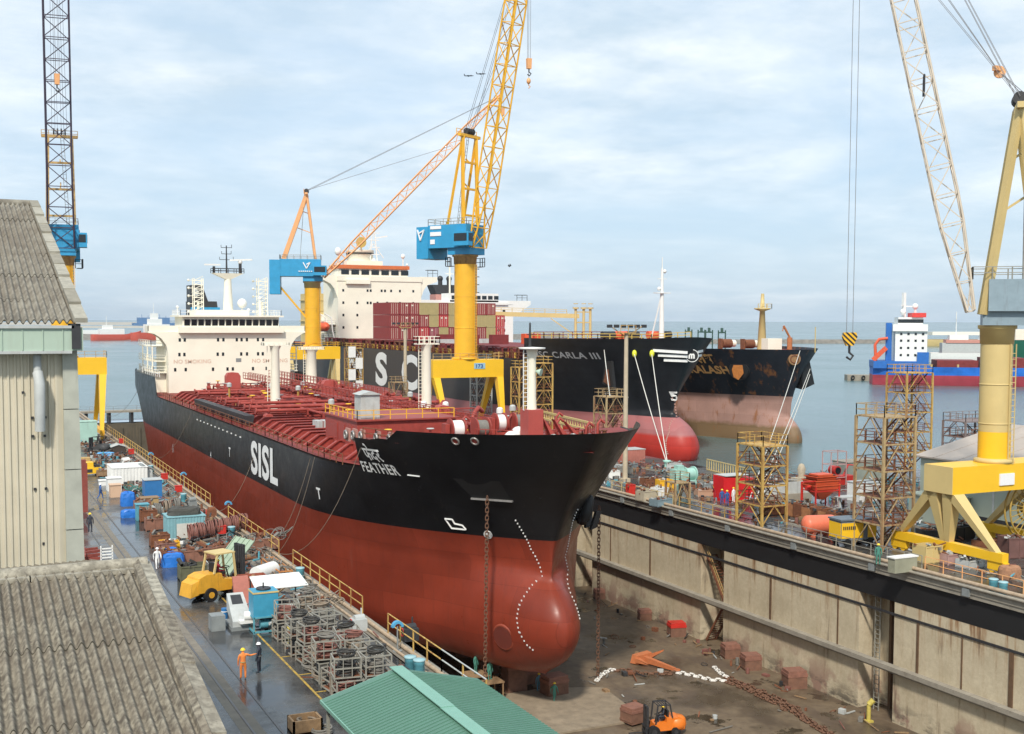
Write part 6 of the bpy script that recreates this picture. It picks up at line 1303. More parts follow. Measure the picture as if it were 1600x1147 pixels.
# ======== people ========
def person_mesh(pose):
    J={'pelvis':(0,0,.93),'chest':(0,.0,1.28),'neck':(0,.0,1.47),'head':(0,-.02,1.62),'top':(0,-.01,1.74)}
    for sg,n in((-1,'l'),(1,'r')):
        J['sh'+n]=(sg*.19,0,1.42); J['el'+n]=(sg*.26,.0,1.14); J['wr'+n]=(sg*.27,-.06,.88); J['hp'+n]=(sg*.10,0,.90); J['kn'+n]=(sg*.12,-.02,.48); J['an'+n]=(sg*.13,.02,.09); J['to'+n]=(sg*.14,-.16,.04)
    if pose=='point': J['ell']=(-.42,-.10,1.30); J['wrl']=(-.66,-.2,1.32); J['kn'+'l']=(-.13,-.05,.48)
    if pose=='walk': J['knl']=(-.12,-.2,.50); J['anl']=(-.13,-.22,.12); J['tol']=(-.13,-.38,.10); J['knr']=(.12,.05,.48); J['anr']=(.13,.32,.14); J['tor']=(.14,.2,.05); J['ell']=(-.27,.16,1.16); J['wrl']=(-.26,.14,.90); J['elr']=(.27,-.08,1.15); J['wrr']=(.25,-.26,.98)
    if pose=='stoop': J['chest']=(0,-.16,1.24); J['neck']=(0,-.30,1.38); J['head']=(0,-.38,1.48); J['top']=(0,-.42,1.58); J['shl']=(-.18,-.24,1.34); J['shr']=(.18,-.24,1.34); J['ell']=(-.22,-.32,1.06); J['elr']=(.22,-.32,1.06); J['wrl']=(-.12,-.5,.98); J['wrr']=(.12,-.5,.98)
    if pose=='sit':
        for n,sg in(('l',-1),('r',1)): J['kn'+n]=(sg*.14,-.42,.92); J['an'+n]=(sg*.14,-.45,.50); J['to'+n]=(sg*.14,-.6,.45); J['el'+n]=(sg*.25,-.1,1.18); J['wr'+n]=(sg*.16,-.34,1.14)
    V=[];E=[];Rr=[];idx={}
    def v(n,r): idx[n]=len(V); V.append(J[n]); Rr.append(r)
    for n,r in(('pelvis',.155),('chest',.165),('neck',.065),('head',.105),('top',.085)): v(n,r)
    for s in'lr':
        for n,r in(('sh',.085),('el',.06),('wr',.042),('hp',.11),('kn',.075),('an',.055),('to',.045)): v(n+s,r)
    for a,b_ in(('pelvis','chest'),('chest','neck'),('neck','head'),('head','top')): E.append((idx[a],idx[b_]))
    for s in'lr':
        for a,b_ in(('chest','sh'+s),('sh'+s,'el'+s),('el'+s,'wr'+s),('pelvis','hp'+s),('hp'+s,'kn'+s),('kn'+s,'an'+s),('an'+s,'to'+s)): E.append((idx[a],idx[b_]))
        # palm, five fingers
        w_=Vector(J['wr'+s]); e=Vector(J['el'+s]); d=(w_-e).normalized(); sd=Vector((1 if s=='r' else -1,0,0)); fr=Vector((0,-1,0)); fr=(fr-d*fr.dot(d)).normalized()
        palm=w_+d*.075; idx['pm'+s]=len(V); V.append(tuple(palm)); Rr.append(.034); E.append((idx['wr'+s],idx['pm'+s]))
        for k,(o_,l) in enumerate(((-.03,.062),(-.01,.075),(.012,.072),(.032,.055))):
            a=palm+fr*o_+d*.03; i=len(V); V.append(tuple(a)); Rr.append(.011); V.append(tuple(a+d*l-sd*.02)); Rr.append(.008); E+=[(idx['pm'+s],i),(i,i+1)]
        a=w_+d*.03+fr*.045; i=len(V); V.append(tuple(a)); Rr.append(.012); V.append(tuple(a+d*.05+fr*.02)); Rr.append(.010); E+=[(idx['wr'+s],i),(i,i+1)]
    i=len(V); h=Vector(J['head']); V.append((h.x,h.y-.115,h.z-.02)); Rr.append(.018); E.append((idx['head'],i))
    me=bpy.data.meshes.new('p'); me.from_pydata(V,E,[]); ob=bpy.data.objects.new('p',me); COL.objects.link(ob)
    sk=ob.modifiers.new('s','SKIN'); 
    if not me.skin_vertices: print('no skin layer')
    L=me.skin_vertices[0].data
    for k,r in enumerate(Rr): L[k].radius=(r,r*.8 if k in(0,1) else r)
    L[0].use_root=True; ss=ob.modifiers.new('b','SUBSURF'); ss.levels=1; ss.render_levels=1
    dg=bpy.context.evaluated_depsgraph_get(); dg.update(); m2=bpy.data.meshes.new_from_object(ob.evaluated_get(dg)); bpy.data.objects.remove(ob)
    m2.transform(Matrix.Translation((0,0,-.0)))
    # material zones by nearest bone: 0 suit, 1 skin, 2 boots, 3 hair/eyes zone
    hd,tp=Vector(J['head']),Vector(J['top'])
    for p in m2.polygons:
        c=p.center; mi=0; p.use_smooth=True
        if (c-hd).length<.16 or (c-tp).length<.12: mi=1
        for s in'lr':
            if (c-Vector(J['an'+s])).length<.13 or (c-Vector(J['to'+s])).length<.13: mi=2
            w_=Vector(J['wr'+s]); e=Vector(J['el'+s]); d=(w_-e).normalized()
            if (c-w_).dot(d)>-.02 and (c-w_).length<.22: mi=1
        p.material_index=mi
    return m2,J
PM={}
helm_y=M('yellow helmet',(.85,.60,.03),.35,.05); helm_w=M('white helmet',(.8,.8,.8),.35,.05); boots=M('boots',(.02,.018,.015),.6)
def person(pos,ang,pose,suit,label,helmet=helm_y,scale=1.,belt=None,z=None,group=None,name='person'):
    if pose not in PM: PM[pose]=person_mesh(pose)
    me,J=PM[pose]; m=me.copy(); m.materials.clear()
    for x in(suit,skin,boots): m.materials.append(x)
    root=thing('person',label,'person',pos,group); root.rotation_euler=(0,0,ang); root.scale=(scale,)*3
    b=bpy.data.objects.new('body',m); COL.objects.link(b); b.parent=root
    h=Vector(J['head']); tp=Vector(J['top'])
    def pb(mb,nm,mat): o=mb.build(nm,mat); o.parent=root; return o
    mb=MB(); c=h+Vector((0,0,.055)); mb.lathe(c,[(.148,-.0),(.15,.02),(.125,.02),(.12,.06),(.085,.11),(.001,.135)],14); pb(mb,'helmet',helmet)
    mb=MB()
    for sx_ in(-.04,.04): mb.ball(h+Vector((sx_,-.098,.015)),.014,6)
    pb(mb,'eyes',black)
    mb=MB(); mb.box(h+Vector((-.03,-.108,-.062)),h+Vector((.03,-.098,-.05))); pb(mb,'mouth',M('lips',(.2,.07,.06)))
    if belt: mb=MB(); c=Vector(J['pelvis'])+Vector((0,0,.08)); mb.lathe(c,[(.17,-.025),(.175,0),(.17,.025)],14); pb(mb,'belt',belt)
    return root
s_or=M('orange coverall',(.88,.27,.06),.7,.1,6); s_wh=M('white coverall',(.75,.75,.74),.7,.05,6); s_gr=M('green coverall',(.06,.22,.17),.7,.1,6); s_bl=M('blue coverall',(.03,.10,.30),.7,.1,6); s_dk=M('dark coverall',(.03,.035,.05),.7,.1,6); s_rd=M('dark red jacket',(.30,.02,.03),.7,.1,6); s_lb=M('light blue coverall',(.12,.32,.48),.7,.1,6)
A=lambda dx,dy: math.atan2(dx,-dy)  # rotation so that the figure (facing -y) looks along (dx,dy)
person(G(380,1061),A(.1,1),'point',s_or,'worker in an orange coverall and yellow helmet pointing right on the wet quay',belt=khaki)
person(G(405,1051),A(-.7,.5),'stand',s_dk,'worker in dark overalls beside the one in orange, holding a white helmet bag',helm_w,1.,belt=hoseg)
person(G(246,889),A(.05,-1),'walk',s_wh,'worker in a white coverall and white helmet walking towards the camera',helm_w)
person(G(157,780),A(.8,.3),'walk',s_bl,'worker in blue dragging a hose across the far quay',helm_w)
hb_s=Vector((0,0,0)); pm=G(140,822,0); 
person(G(141,832,1.2),A(.2,1),'stand',s_dk,'worker in dark green standing on the rusty stack beside the tall shed',helm_y)
person(G(743,1071,-11.3) if 0 else G(743,1052,-10.9),A(.5,-.8),'stand',s_gr,'green clad worker under the tanker hull on the left stage')
person(G(765,1062,-11.4),A(.2,-1),'stand',s_gr,'green clad worker under the hull just left of the anchor chain')
person(G(842,1082,-13.3),A(.3,1),'stand',s_lb,'worker in light blue standing by the keel blocks on the dock floor',helm_y)
person(G(866,1097,-13.3),A(0,-1),'walk',s_gr,'worker in green walking away from the keel blocks on the dock floor')
for k,(px,py,s,l) in enumerate(((1128,789,s_bl,'leftmost worker in navy in the group by the red tarpaulin booth'),(1136,791,s_bl,'rightmost worker in navy in the group by the red tarpaulin booth'),(1119,783,s_rd,'worker bending in a dull red jacket by the red tarpaulin booth'),(1146,786,s_wh,'worker in pale clothes at the right of the group by the red booth'))): person(G(px,py),A(.3-.2*k,1),'stoop' if k==2 else 'stand',s,l,helm_y)
person(G(1372,882),A(-.5,-.8),'stand',s_gr,'worker in green at the foot of the tallest cream tower')
person(G(169,645,-.2) if 0 else Vector((30.,280.5,-.2)),A(0,-1),'stand',s_dk,'worker on the dock gate walkway at the far end')
person(Vector((35.3,190,7.0)),A(1,0),'stand',s_bl,'worker in blue on the tanker deck near its stern')
person(Vector((36.5,131,6.8)),A(1,-.3),'stoop',s_dk,'worker in dark clothes bending on the tanker deck amidships',helm_w)
# ======== quay clutter ========
rnd=random.Random(42)
def side_lab(i): return ORD[i]
# -- cage crates with hose coils
def cage_proto():
    r=thing('pipe_cage','','cage'); mb=MB(); w_,d,h=.72,.62,1.15
    for x in(-w_,w_):
        for y in(-d,d): mb.bar((x,y,0),(x,y,h),.075)
    for z in(.12,.62,h):
        mb.bar((-w_,-d,z),(w_,-d,z),.065); mb.bar((-w_,d,z),(w_,d,z),.065); mb.bar((-w_,-d,z),(-w_,d,z),.065); mb.bar((w_,-d,z),(w_,d,z),.065)
    for x in(-.24,.24): mb.bar((x,-d,0.1),(x,-d,h),.045); mb.bar((x,d,0.1),(x,d,h),.045)
    mb.build('cage_frame',cage,r); mb=MB(); mb.box((-w_,-d,.08),(w_,d,.12)); mb.build('cage_floor',rust,r); return r
def coilmb(R_,r,n,mb=None,c=(0,0,0),ax='Z',rn=rnd):
    mb=mb or MB(); c=Vector(c)
    for k in range(n):
        t=Matrix.Rotation(rn.uniform(-.13,.13),3,'X')@Matrix.Rotation(rn.uniform(-.13,.13),3,'Y'); 
        off=Vector((rn.uniform(-.05,.05),rn.uniform(-.05,.05),r*1.55*k)) if ax=='Z' else Vector((r*1.5*(k-n/2),rn.uniform(-.03,.03),rn.uniform(-.03,.03))) if ax=='X' else Vector((rn.uniform(-.03,.03),r*1.5*(k-n/2),rn.uniform(-.03,.03)))
        mb.torus(c+off+Vector((0,0,r if ax=='Z' else R_)),R_*rn.uniform(.82,1.02),r,ax,16,5,tilt=t)
    return mb
CG=cage_proto(); CG.location=G(575,1068); first=[True]
coilcols=[(hoseb,'dark'),(hoser,'dull red'),(hoseg,'grey'),(rope,'brown')]
def place_cage(x,y,z,lab,rz=0):
    if first[0]: first[0]=False; CG.location=(x,y,z); CG['label']=lab; CG['group']='cages of hose beside the yellow line'; CG.rotation_euler=(0,0,rz); return CG
    return dup(CG,(x,y,z),rz,lab,'cages of hose beside the yellow line')
CO={}
def hosecoil(x,y,z,mat,mn,lab,R_=.5,r=.055,n=9,grp='hose coils'):
    key=(mn,R_,n)
    if key not in CO:
        CO[key]=coilmb(R_,r,n).build('hose_coil',mat); CO[key].location=(x,y,z); o=CO[key]
    else: o=CO[key].copy(); COL.objects.link(o); o.location=(x,y,z); o.rotation_euler=(0,0,rnd.uniform(0,6))
    tag(o,lab,'hose coil',grp); return o
rows=[(19.0,60.8,2),(20.6,60.6,2),(19.1,62.7,1),(20.7,62.5,2),(19.0,64.6,2),(20.6,64.4,2),(19.1,66.6,1),(20.7,66.4,2),(19.2,68.4,2),(20.8,68.3,1),(19.0,70.4,2),(20.7,70.2,2),(19.3,72.3,1),(20.9,72.1,2),(19.2,74.2,2),(20.8,74.0,1),(19.4,76.1,1),(21.0,76.0,2)]
for i,(x,y,n) in enumerate(rows):
    side='road' if x<20 else 'dock'
    for k in range(n):
        lv='' if n==1 else (', bottom cage of the stack' if k==0 else ', top cage of the stack')
        row=i//2; place_cage(x+rnd.uniform(-.06,.06),y+rnd.uniform(-.1,.1),1.2*k,f"{'single' if n==1 else ('bottom','top')[k]} hose cage on the {side} side, {ORD[row]} row from the green canopy",rnd.uniform(-.16,.16))
        m_,mn=coilcols[rnd.randrange(4)] if not(i==12) else (hosey,'yellow')
        hosecoil(x,y,1.2*k+.13,m_,mn,f"{mn} hose coil in the {'single' if n==1 else ('bottom','top')[k]} {side} cage, {ORD[row]} row from the green canopy",.52,.06,12 if k==0 else 8)
    if n==1 or rnd.random()<.75:
        m_,mn=coilcols[rnd.randrange(4)]; hosecoil(x,y,1.2*n+.02,m_,mn,f"loose {mn} hose coil atop the {side} cages, {ORD[row]} row from the canopy",.52,.05,3)
for k,(px,py,m_,mn,n,l) in enumerate(((505,1062,rope,'brown',4,'brown rope coil lying flat on the wet quay nearest the orange worker'),(487,1046,hoseg,'grey',4,'grey hose coil leaning low beside the first brown rope coil'),(524,1068,hoseb,'dark',6,'dark hose pile in front of the lower cages'),(541,1075,hoseb,'dark',5,'dark hose pile nearest to the green canopy'),(480,1140,rope,'brown',3,'pale rope coil in the wooden box at the bottom edge'),(503,1146,hoseg,'grey',3,'grey hose coil at the bottom edge beside the canopy post'))):
    p=G(px,py); hosecoil(p.x,p.y,.25 if k==4 else .02,m_,mn+str(k),l,.55,.06,n)
p=G(478,1141); mb=MB(); mb.box((p.x-.8,p.y-.6,0),(p.x+.7,p.y-.5,.7)); mb.box((p.x-.8,p.y+.5,0),(p.x+.7,p.y+.6,.7)); mb.box((p.x-.8,p.y-.6,0),(p.x-.7,p.y+.6,.7)); mb.box((p.x+.6,p.y-.6,0),(p.x+.7,p.y+.6,.7)); mb.box((p.x-.8,p.y-.6,0),(p.x+.7,p.y+.6,.1)); one(mb,'wooden_box',wood,'wooden box holding rope at the bottom edge of the photo','box')
# upright hose reels
def reel(px,py,mat,lab,R_=.75,w_=7,ax='Y',z=0,grp='upright hose reels'):
    p=G(px,py); mb=coilmb(R_,.06,w_,None,(p.x,p.y,z),ax); 
    return one(mb,'hose_reel',mat,lab,'hose reel',grp)
for k in range(7): reel(302+13*k,846-3*k,hoser,f"upright brown hose reel, {ORD[k]} from the left in the line before the teal hut",.8,8,'X')
for k in range(4): reel(232+15*k,812-4*k,hoseg if k%2 else rope,f"upright hose reel, {ORD[k]} from the left behind the rusty bins",.75,7,'X')
for k in range(2): reel(546-8*k,1042-14*k,hoseg,('pale hose reel standing on edge by the cages nearest the workers','grey hose reel standing behind the pale one by the cages')[k],.62,6,'Y')
def bin_(p,w_,d,h,mat,lab,name='scrap_bin',cat='bin',grp=None,junk=8,rz=0,jm=None):
    t=thing(name,lab,cat,p,grp); mb=MB(); e=.05
    for a,b_ in(((-w_,-d,0),(w_,-d+e,h)),((-w_,d-e,0),(w_,d,h)),((-w_,-d,0),(-w_+e,d,h)),((w_-e,-d,0),(w_,d,h)),((-w_,-d,0),(w_,d,.1))): mb.box(a,b_)
    for x in(-w_,0,w_): mb.box((x-.05,-d-.04,0),(x+.05,-d,h))
    for z in (h-.1,): mb.box((-w_-.03,-d-.05,z),(w_+.03,-d,z+.1))
    o=mb.build('bin_body',mat); o.parent=t
    mb=MB()
    for i in range(junk):
        a=Vector((rnd.uniform(-w_*.8,w_*.8),rnd.uniform(-d*.8,d*.8),h*rnd.uniform(.7,1.05))); b_=a+Vector((rnd.uniform(-.6,.6),rnd.uniform(-.6,.6),rnd.uniform(-.1,.4))); mb.bar(a,b_,rnd.uniform(.08,.3),rnd.uniform(.05,.25),mi=rnd.randrange(3))
    o=mb.build('scrap_load',jm or [rust,hoseg,wood]); o.parent=t; t.rotation_euler=(0,0,rz); return t
for k in range(6): bin_(G(300+24*k,878-4*k),.75,.65,1.1,M('dusty red bin paint',(.26,.12,.08),.7,.3,2),f"rusty red-brown bin, {ORD[k]} from the left in the row behind the yellow forklift",grp='bins behind the yellow forklift',jm=[hoseg,rust,hoseb])
for k in range(6): bin_(G(222+9*k,800+14*k if k<3 else 812+14*k),.8,.7,1.2,rust if k%2 else M('dusty red bin paint',(.26,.12,.08)),f"rusty bin, {ORD[k]} from the far end of the line along the road edge",grp='bins along the road edge')
bin_(G(300,905),1.0,.8,1.2,M('olive drab crate',(.12,.12,.07),.7,.3,2),'olive drab bin with a load of tyres in front of the yellow forklift',jm=[hoseb,darkm,hoseb])
bin_(G(264,862),.8,.7,1.,yel,'yellow bin heaped with white sacks near the worker in white',jm=[white,white,ltgrey],junk=10)
# tarpaulin bundles
def lump(p,w_,d,h,mat,name,lab,cat,n=5,seed=0):
    r_=random.Random(seed); mb=MB(); N_=9; vs=[]; bx=(0,.86,1,1,.97,.9,.55,0)
    ring=14; prof=((1.02,0),(1.0,.35),(.97,.7),(.86,.93),(.5,1.0),(.02,1.02))
    for q,z in prof:
        for i in range(ring):
            t=2*math.pi*i/ring; c,s=math.cos(t),math.sin(t); k=max(abs(c),abs(s)); sq=1/(k**.75); vs.append((p[0]+c*sq*q*w_*(1+r_.uniform(-.06,.06)),p[1]+s*sq*q*d*(1+r_.uniform(-.06,.06)),p[2]+z*h*(1+r_.uniform(-.07,.07))))
    mb.add(vs,[(j*ring+i,j*ring+(i+1)%ring,(j+1)*ring+(i+1)%ring,(j+1)*ring+i) for j in range(5) for i in range(ring)],0,False); return one(mb,name,mat,lab,cat)
for k,(px,py,w_,d,h,m_,l) in enumerate(((270,884,.9,.7,1.15,blue2,'bright blue tarpaulin bundle beside the worker in white'),(264,872,.8,.6,.9,blue2,'blue tarpaulin bundle just behind the bright one by the worker in white'),(202,808,.85,.6,.8,blue2,'low blue tarpaulin bundle at the road edge'),(200,790,.8,.7,1.5,blue2,'tall blue covered crate behind the low blue bundle'),(292,806,1.5,.9,.7,M('dark net',(.07,.068,.06),.9,.4,8),'heap of dark nets and hoses on the teal hut roof'),(165,712,1.3,.8,.5,M('light blue sheet',(.12,.40,.75)),'light blue sheet spread on the quay near the far crane leg'))):
    p=G(px,py); z=0
    if k==4: p=G(288,838); z=2.1
    lump((p.x,p.y,z),w_,d,h,m_,'tarpaulin_bundle' if k!=4 else 'net_heap',l,'tarpaulin' if k!=4 else 'net heap',seed=k)
# huts and cabinets
def hut(p,w_,d,h,mat,lab,name='hut',cat='hut',roof=None,gable=0.,door=None,rib=0,win_=None):
    t=thing(name,lab,cat,p); mb=MB(); mb.box((-w_,-d,0),(w_,d,h))
    if rib:
        n=int(2*w_/rib)
        for i in range(n): mb.box((-w_+rib*i,-d-.05,.05),(-w_+rib*(i+.5),-d,h-.05))
        n=int(2*d/rib)
        for i in range(n): mb.box((-w_-.05,-d+rib*i,.05),(-w_,-d+rib*(i+.5),h-.05))
    if gable: mb.add([(-w_,-d,h),(w_,-d,h),(0,-d,h+gable),(-w_,d,h),(w_,d,h),(0,d,h+gable)],[(0,1,2),(5,4,3)])
    o=mb.build('wall_panel',mat); o.parent=t; mb=MB()
    if gable:
        for s in(-1,1): mb.hexa([(s*(w_+.15),-d-.15,h-.08),(0,-d-.15,h+gable-.02),(0,d+.15,h+gable-.02),(s*(w_+.15),d+.15,h-.08),(s*(w_+.15),-d-.15,h-.02),(0,-d-.15,h+gable+.05),(0,d+.15,h+gable+.05),(s*(w_+.15),d+.15,h-.02)])
    else: mb.box((-w_-.08,-d-.08,h),(w_+.08,d+.08,h+.07))
    o=mb.build('roof_panel',roof or mat); o.parent=t
    if door: mb=MB(); mb.box((-w_*.55,-d-.08,.1),(w_*.55,-d-.06 if not rib else -d-.051,h*.72)); mb.box((-.02,-d-.1,.1),(.02,-d-.08,h*.72)); o=mb.build('door',door); o.parent=t
    if win_:
        for x in(-.35*w_,.35*w_): mb=MB(); mb.box((x-.18,-d-.09,h*.5),(x+.18,-d-.06,h*.75)); o=mb.build('window',glass); o.parent=t
    return t
hut(G(288,838),1.7,1.4,2.05,M('teal corrugated paint',(.22,.42,.46),.55,.12,2,grime=.4,gcol=(.15,.12,.09)),'teal corrugated hut with a pale doorway and nets piled on its roof',rib=.28,door=M('pale door',(.6,.6,.55)))
hut(G(238,780),.95,1.,2.3,M('strong blue paint',(.03,.17,.42),.5,.15,2),'strong blue upright cabin behind the row of hose reels',roof=ltgrey)
hut(G(222,752),1.1,1.3,1.7,ltgrey,'light grey gabled hut beside the blue cabin',gable=.45,roof=grey)
hut(G(199,752),2.1,2.6,2.0,white,'long white container cabin on the far quay',name='site_cabin',cat='cabin',roof=white,rib=.4)
hut(G(184,708),1.0,1.2,1.1,M('dark brown wall',(.06,.045,.035)),'small dark hut with a pale roof beyond the white cabin',roof=ltgrey,gable=.3)
hut(G(135,692),1.6,1.4,3.6,M('mint green paint',(.38,.58,.50),.55,.12,1,grime=.3),'mint green cabin beside the far left crane leg')
hut(G(222,812),.6,.55,1.6,teal,'teal switch cabinet with small windows by the road edge',name='switch_cabinet',cat='cabinet',win_=1)
hut(G(231,809),.6,.6,1.1,M('strong blue paint',(.03,.17,.42)),'low bright blue machine cabinet right of the teal switch cabinet',name='switch_cabinet',cat='cabinet',roof=ltgrey)
hut(G(180,776),.6,.7,1.4,M('pale peach box',(.62,.42,.28),.6,.1),'peach coloured crate on the road beside blue tarpaulins',name='crate',cat='crate')
hut(G(178,766),.8,.8,1.5,white,'white crate behind the peach coloured crate',name='crate',cat='crate')
hut(G(164,758),.7,.5,.6,white,'low white box beside the worker with the hose',name='crate',cat='crate')
hut(G(233,796),.9,.7,1.3,M('timber frame',(.42,.30,.14)),'timber framed crate in front of the blue cabin',name='crate',cat='crate',roof=wood)
for k in range(5): p=G(168+7*k-(k%2)*9,742-9*(k//2)); mb=MB(); mb.cyl(p+Vector((-.4,0,.4)),p+Vector((.5,.3,.4)),.42,n=14); one(mb,'steel_drum',white if k%3 else ltgrey,f"pale drum lying on the far quay, {ORD[k]} from the left by the white cabin",'drum','drums by the white cabin')
bin_(G(160,744),.7,.6,.8,wood,'wooden box of scrap among the pale drums',name='wooden_crate',cat='crate')
# equipment near far crane: yellow compressor, dark forklift
def pallet_gear(p,w_,d,h,c1,c2,lab,name='machine',cat='machine'):
    t=thing(name,lab,cat,p); mb=MB(); mb.box((-w_,-d,.25),(w_,d,h*.6)); mb.box((-w_*.9,-d*.9,h*.6),(w_*.3,d*.9,h)); o=mb.build('machine_body',c1); o.parent=t
    mb=MB(); 
    for x in(-w_*.7,w_*.7):
        for y in(-d,d): mb.cyl((x,y-.1,.28),(x,y+.1,.28),.28,n=12)
    mb.bar((w_,0,.3),(w_+.8,0,.2),.08); o=mb.build('wheel_set',black); o.parent=t
    mb=MB(); mb.cyl((w_*.6,0,h*.6),(w_*.6,0,h*1.1),.09,n=8); mb.box((-w_*.7,-d-.03,.4),(w_*.2,-d,h*.5)); mb.box((w_*.45,-d*.5,h*.6),(w_*.9,d*.5,h*.8)); o=mb.build('machine_detail',c2); o.parent=t; return t
pallet_gear(G(140,742),1.4,.9,1.7,yel2,darkm,'yellow and dark wheeled machine in front of the far forklift')
pallet_gear(G(136,728),1.3,.8,1.2,rusty,cage,'rusty yellow trailer beside the tall shed corner')
pallet_gear(G(199,722) if 0 else G(186,734),.9,.7,1.,darkm,white,'dark machine with pale tank beside the white cabin')
# rack and rusty red steel stack by the shed
p=G(148,884); t=thing('steel_stack','stack of rust-red steel trusses beside the tall shed','steel stack',(p.x-.8,p.y,0))
for k in range(5): mb=MB(); mb.bar((-1.2,-1+.1*k,.15+.26*k),(1.3,-.9+.3*k,.15+.26*k),.25,.2); mb.bar((-1.,1,.15+.26*k),(1.2,1.4,.15+.26*k),.2,.2); mb.bar((-.9+.2*k,-1.4,.28+.22*k),(-.6+.2*k,2.4,.28+.22*k),.18,.16); o=mb.build('truss_bar',M('red oxide paint',(.25,.055,.04),.7,.3,2)); o.parent=t
mb=MB(); 
for k in range(6): mb.bar((1.2,-1.0,.3+.25*k),(2.1,-1.0,.3+.25*k),.1)
mb.bar((1.2,-1,0),(1.2,-1,1.8),.1); mb.bar((2.1,-1,0),(2.1,-1,1.8),.1); o=mb.build('white_rack',white); o.parent=t
p=G(133,800); mb=MB(); mb.box((p.x-.35,p.y-.3,0),(p.x+.15,p.y+.3,5.6)); mb.box((p.x-.1,p.y-.32,0),(p.x+.28,p.y+.32,5.2)); one(mb,'red_column',M('red oxide paint',(.25,.055,.04)),'dark red steel column rising beside the tall shed wall','column')
# blue tank on frame and feeder machine
p=G(412,985); t=thing('blue_tank_skid','blue square tank standing on a blue steel frame by the hose cages','tank',p)
mb=MB(); 
for x in(-.8,.8):
    for y in(-.7,.7): mb.bar((x,y,0),(x,y,1.1),.1)
for z in(.1,1.05): mb.bar((-.8,-.7,z),(.8,-.7,z),.1); mb.bar((-.8,.7,z),(.8,.7,z),.1); mb.bar((-.8,-.7,z),(-.8,.7,z),.1); mb.bar((.8,-.7,z),(.8,.7,z),.1)
mb.cyl((-.3,-.2,.5),(.5,-.2,.5),.3,n=12); o=mb.build('skid_frame',teal); o.parent=t
mb=MB(); mb.box((-.82,-.68,1.1),(.82,.68,2.75)); o=mb.build('tank_body',M('light blue tank paint',(.05,.30,.46),.45,.15,2,grime=.3)); o.parent=t
mb=MB(); mb.box((-.86,-.72,2.62),(.86,.72,2.72)); o=mb.build('tank_rim',khaki); o.parent=t
mb=MB(); mb.torus((0,0,2.82),.42,.07,n=18); mb.cyl((0,0,2.7),(0,0,2.86),.36,n=16); mb.bar((0,0,2.8),(0,0,3.2),.08); o=mb.build('tank_lid',darkm); o.parent=t
p=G(372,978); t=thing('conveyor_feeder','grey belt feeder machine with a motor left of the blue tank','machine',p)
mb=MB(); mb.hexa([(-.6,-1.2,.25),(.7,-1.2,.25),(.6,1.2,.9),(-.5,1.2,.9),(-.6,-1.2,.6),(.7,-1.2,.6),(.6,1.2,2.0),(-.5,1.2,2.0)]); o=mb.build('feeder_frame',ltgrey); o.parent=t
mb=MB(); mb.hexa([(-.35,-1.1,.61),(.45,-1.1,.61),(.4,1.,1.86),(-.3,1.,1.86),(-.35,-1.1,.63),(.45,-1.1,.63),(.4,1.,1.90),(-.3,1.,1.90)]); o=mb.build('belt',darkm); o.parent=t
mb=MB(); mb.cyl((.1,-1.35,.95),(.9,-1.45,.95),.32,n=14); mb.box((-.2,-1.6,.5),(1.,-1.1,.7)); o=mb.build('motor',white); o.parent=t
mb=MB(); mb.box((-1.9,-.8,.0),(-1.,.3,1.)); mb.box((-.7,-1.3,0),(.9,1.2,.25)); o=mb.build('side_box',grey); o.parent=t
p=G(369,950); mb=MB(); mb.hexa([p+Vector(v) for v in((-.1,-.6,0),(1,-.6,0),(1,.1,0),(-.1,.1,0),(-.2,.2,2.2),(.9,.2,2.2),(.9,.4,2.2),(-.2,.4,2.2))]); one(mb,'leaning_plate',M('salmon primer plate',(.45,.16,.12),.6,.2,3),'salmon red plate leaning behind the belt feeder','steel plate')
p=G(351,967); mb=MB(); mb.cyl(p,p+Vector((0,0,.75)),.22,n=14); mb.cyl(p+Vector((0,0,.5)),p+Vector((0,0,.56)),.235,n=14,mi=1); one(mb,'small_drum',[M('strong blue paint',(.03,.17,.42)),white],'small blue drum with white band left of the belt feeder','drum')
p=G(435,962); t=thing('sheet_shelter','flat shelter of pale sheets on thin posts behind the blue tank','shelter',p)
mb=MB(); mb.hexa([(-1.9,-1.5,2.25),(1.7,-1.6,2.3),(1.9,1.6,2.55),(-1.6,1.7,2.5),(-1.9,-1.5,2.3),(1.7,-1.6,2.35),(1.9,1.6,2.6),(-1.6,1.7,2.55)]); o=mb.build('sheet_roof',white); o.parent=t
for x in(-1.6,1.6):
    for y in(-1.4,1.4): mb=MB(); mb.bar((x,y,0),(x,y,2.4),.08); o=mb.build('shelter_post',darkm); o.parent=t
p=G(448,985)
for k in range(7): mb=MB(); a=p+Vector((rnd.uniform(-.6,.4),rnd.uniform(-1,1),.2+.16*k)); mb.cyl(a-Vector((.9,rnd.uniform(-1.,1.),-.1)),a+Vector((1.1,rnd.uniform(-.4,1),.25)),.11,n=8); one(mb,'steel_pipe',[ltgrey,grey,hoseg][k%3],f"loose grey pipe, {ORD[k]} from the bottom of the heap right of the blue tank",'pipe','pipes heaped by the blue tank')
p=G(395,935); bin_((p.x,p.y,0),1.0,.8,1.7,M('red frame paint',(.35,.10,.06),.6,.3),'open red-brown frame bin under the pale sheet shelter')
p=G(385,920); mb=MB(); mb.cyl(p+Vector((1.2,2,.6)),p+Vector((3.,3.6,.6)),.6,n=16); one(mb,'white_cylinder',white,'large white cylinder lying behind the pale sheet shelter','tank')
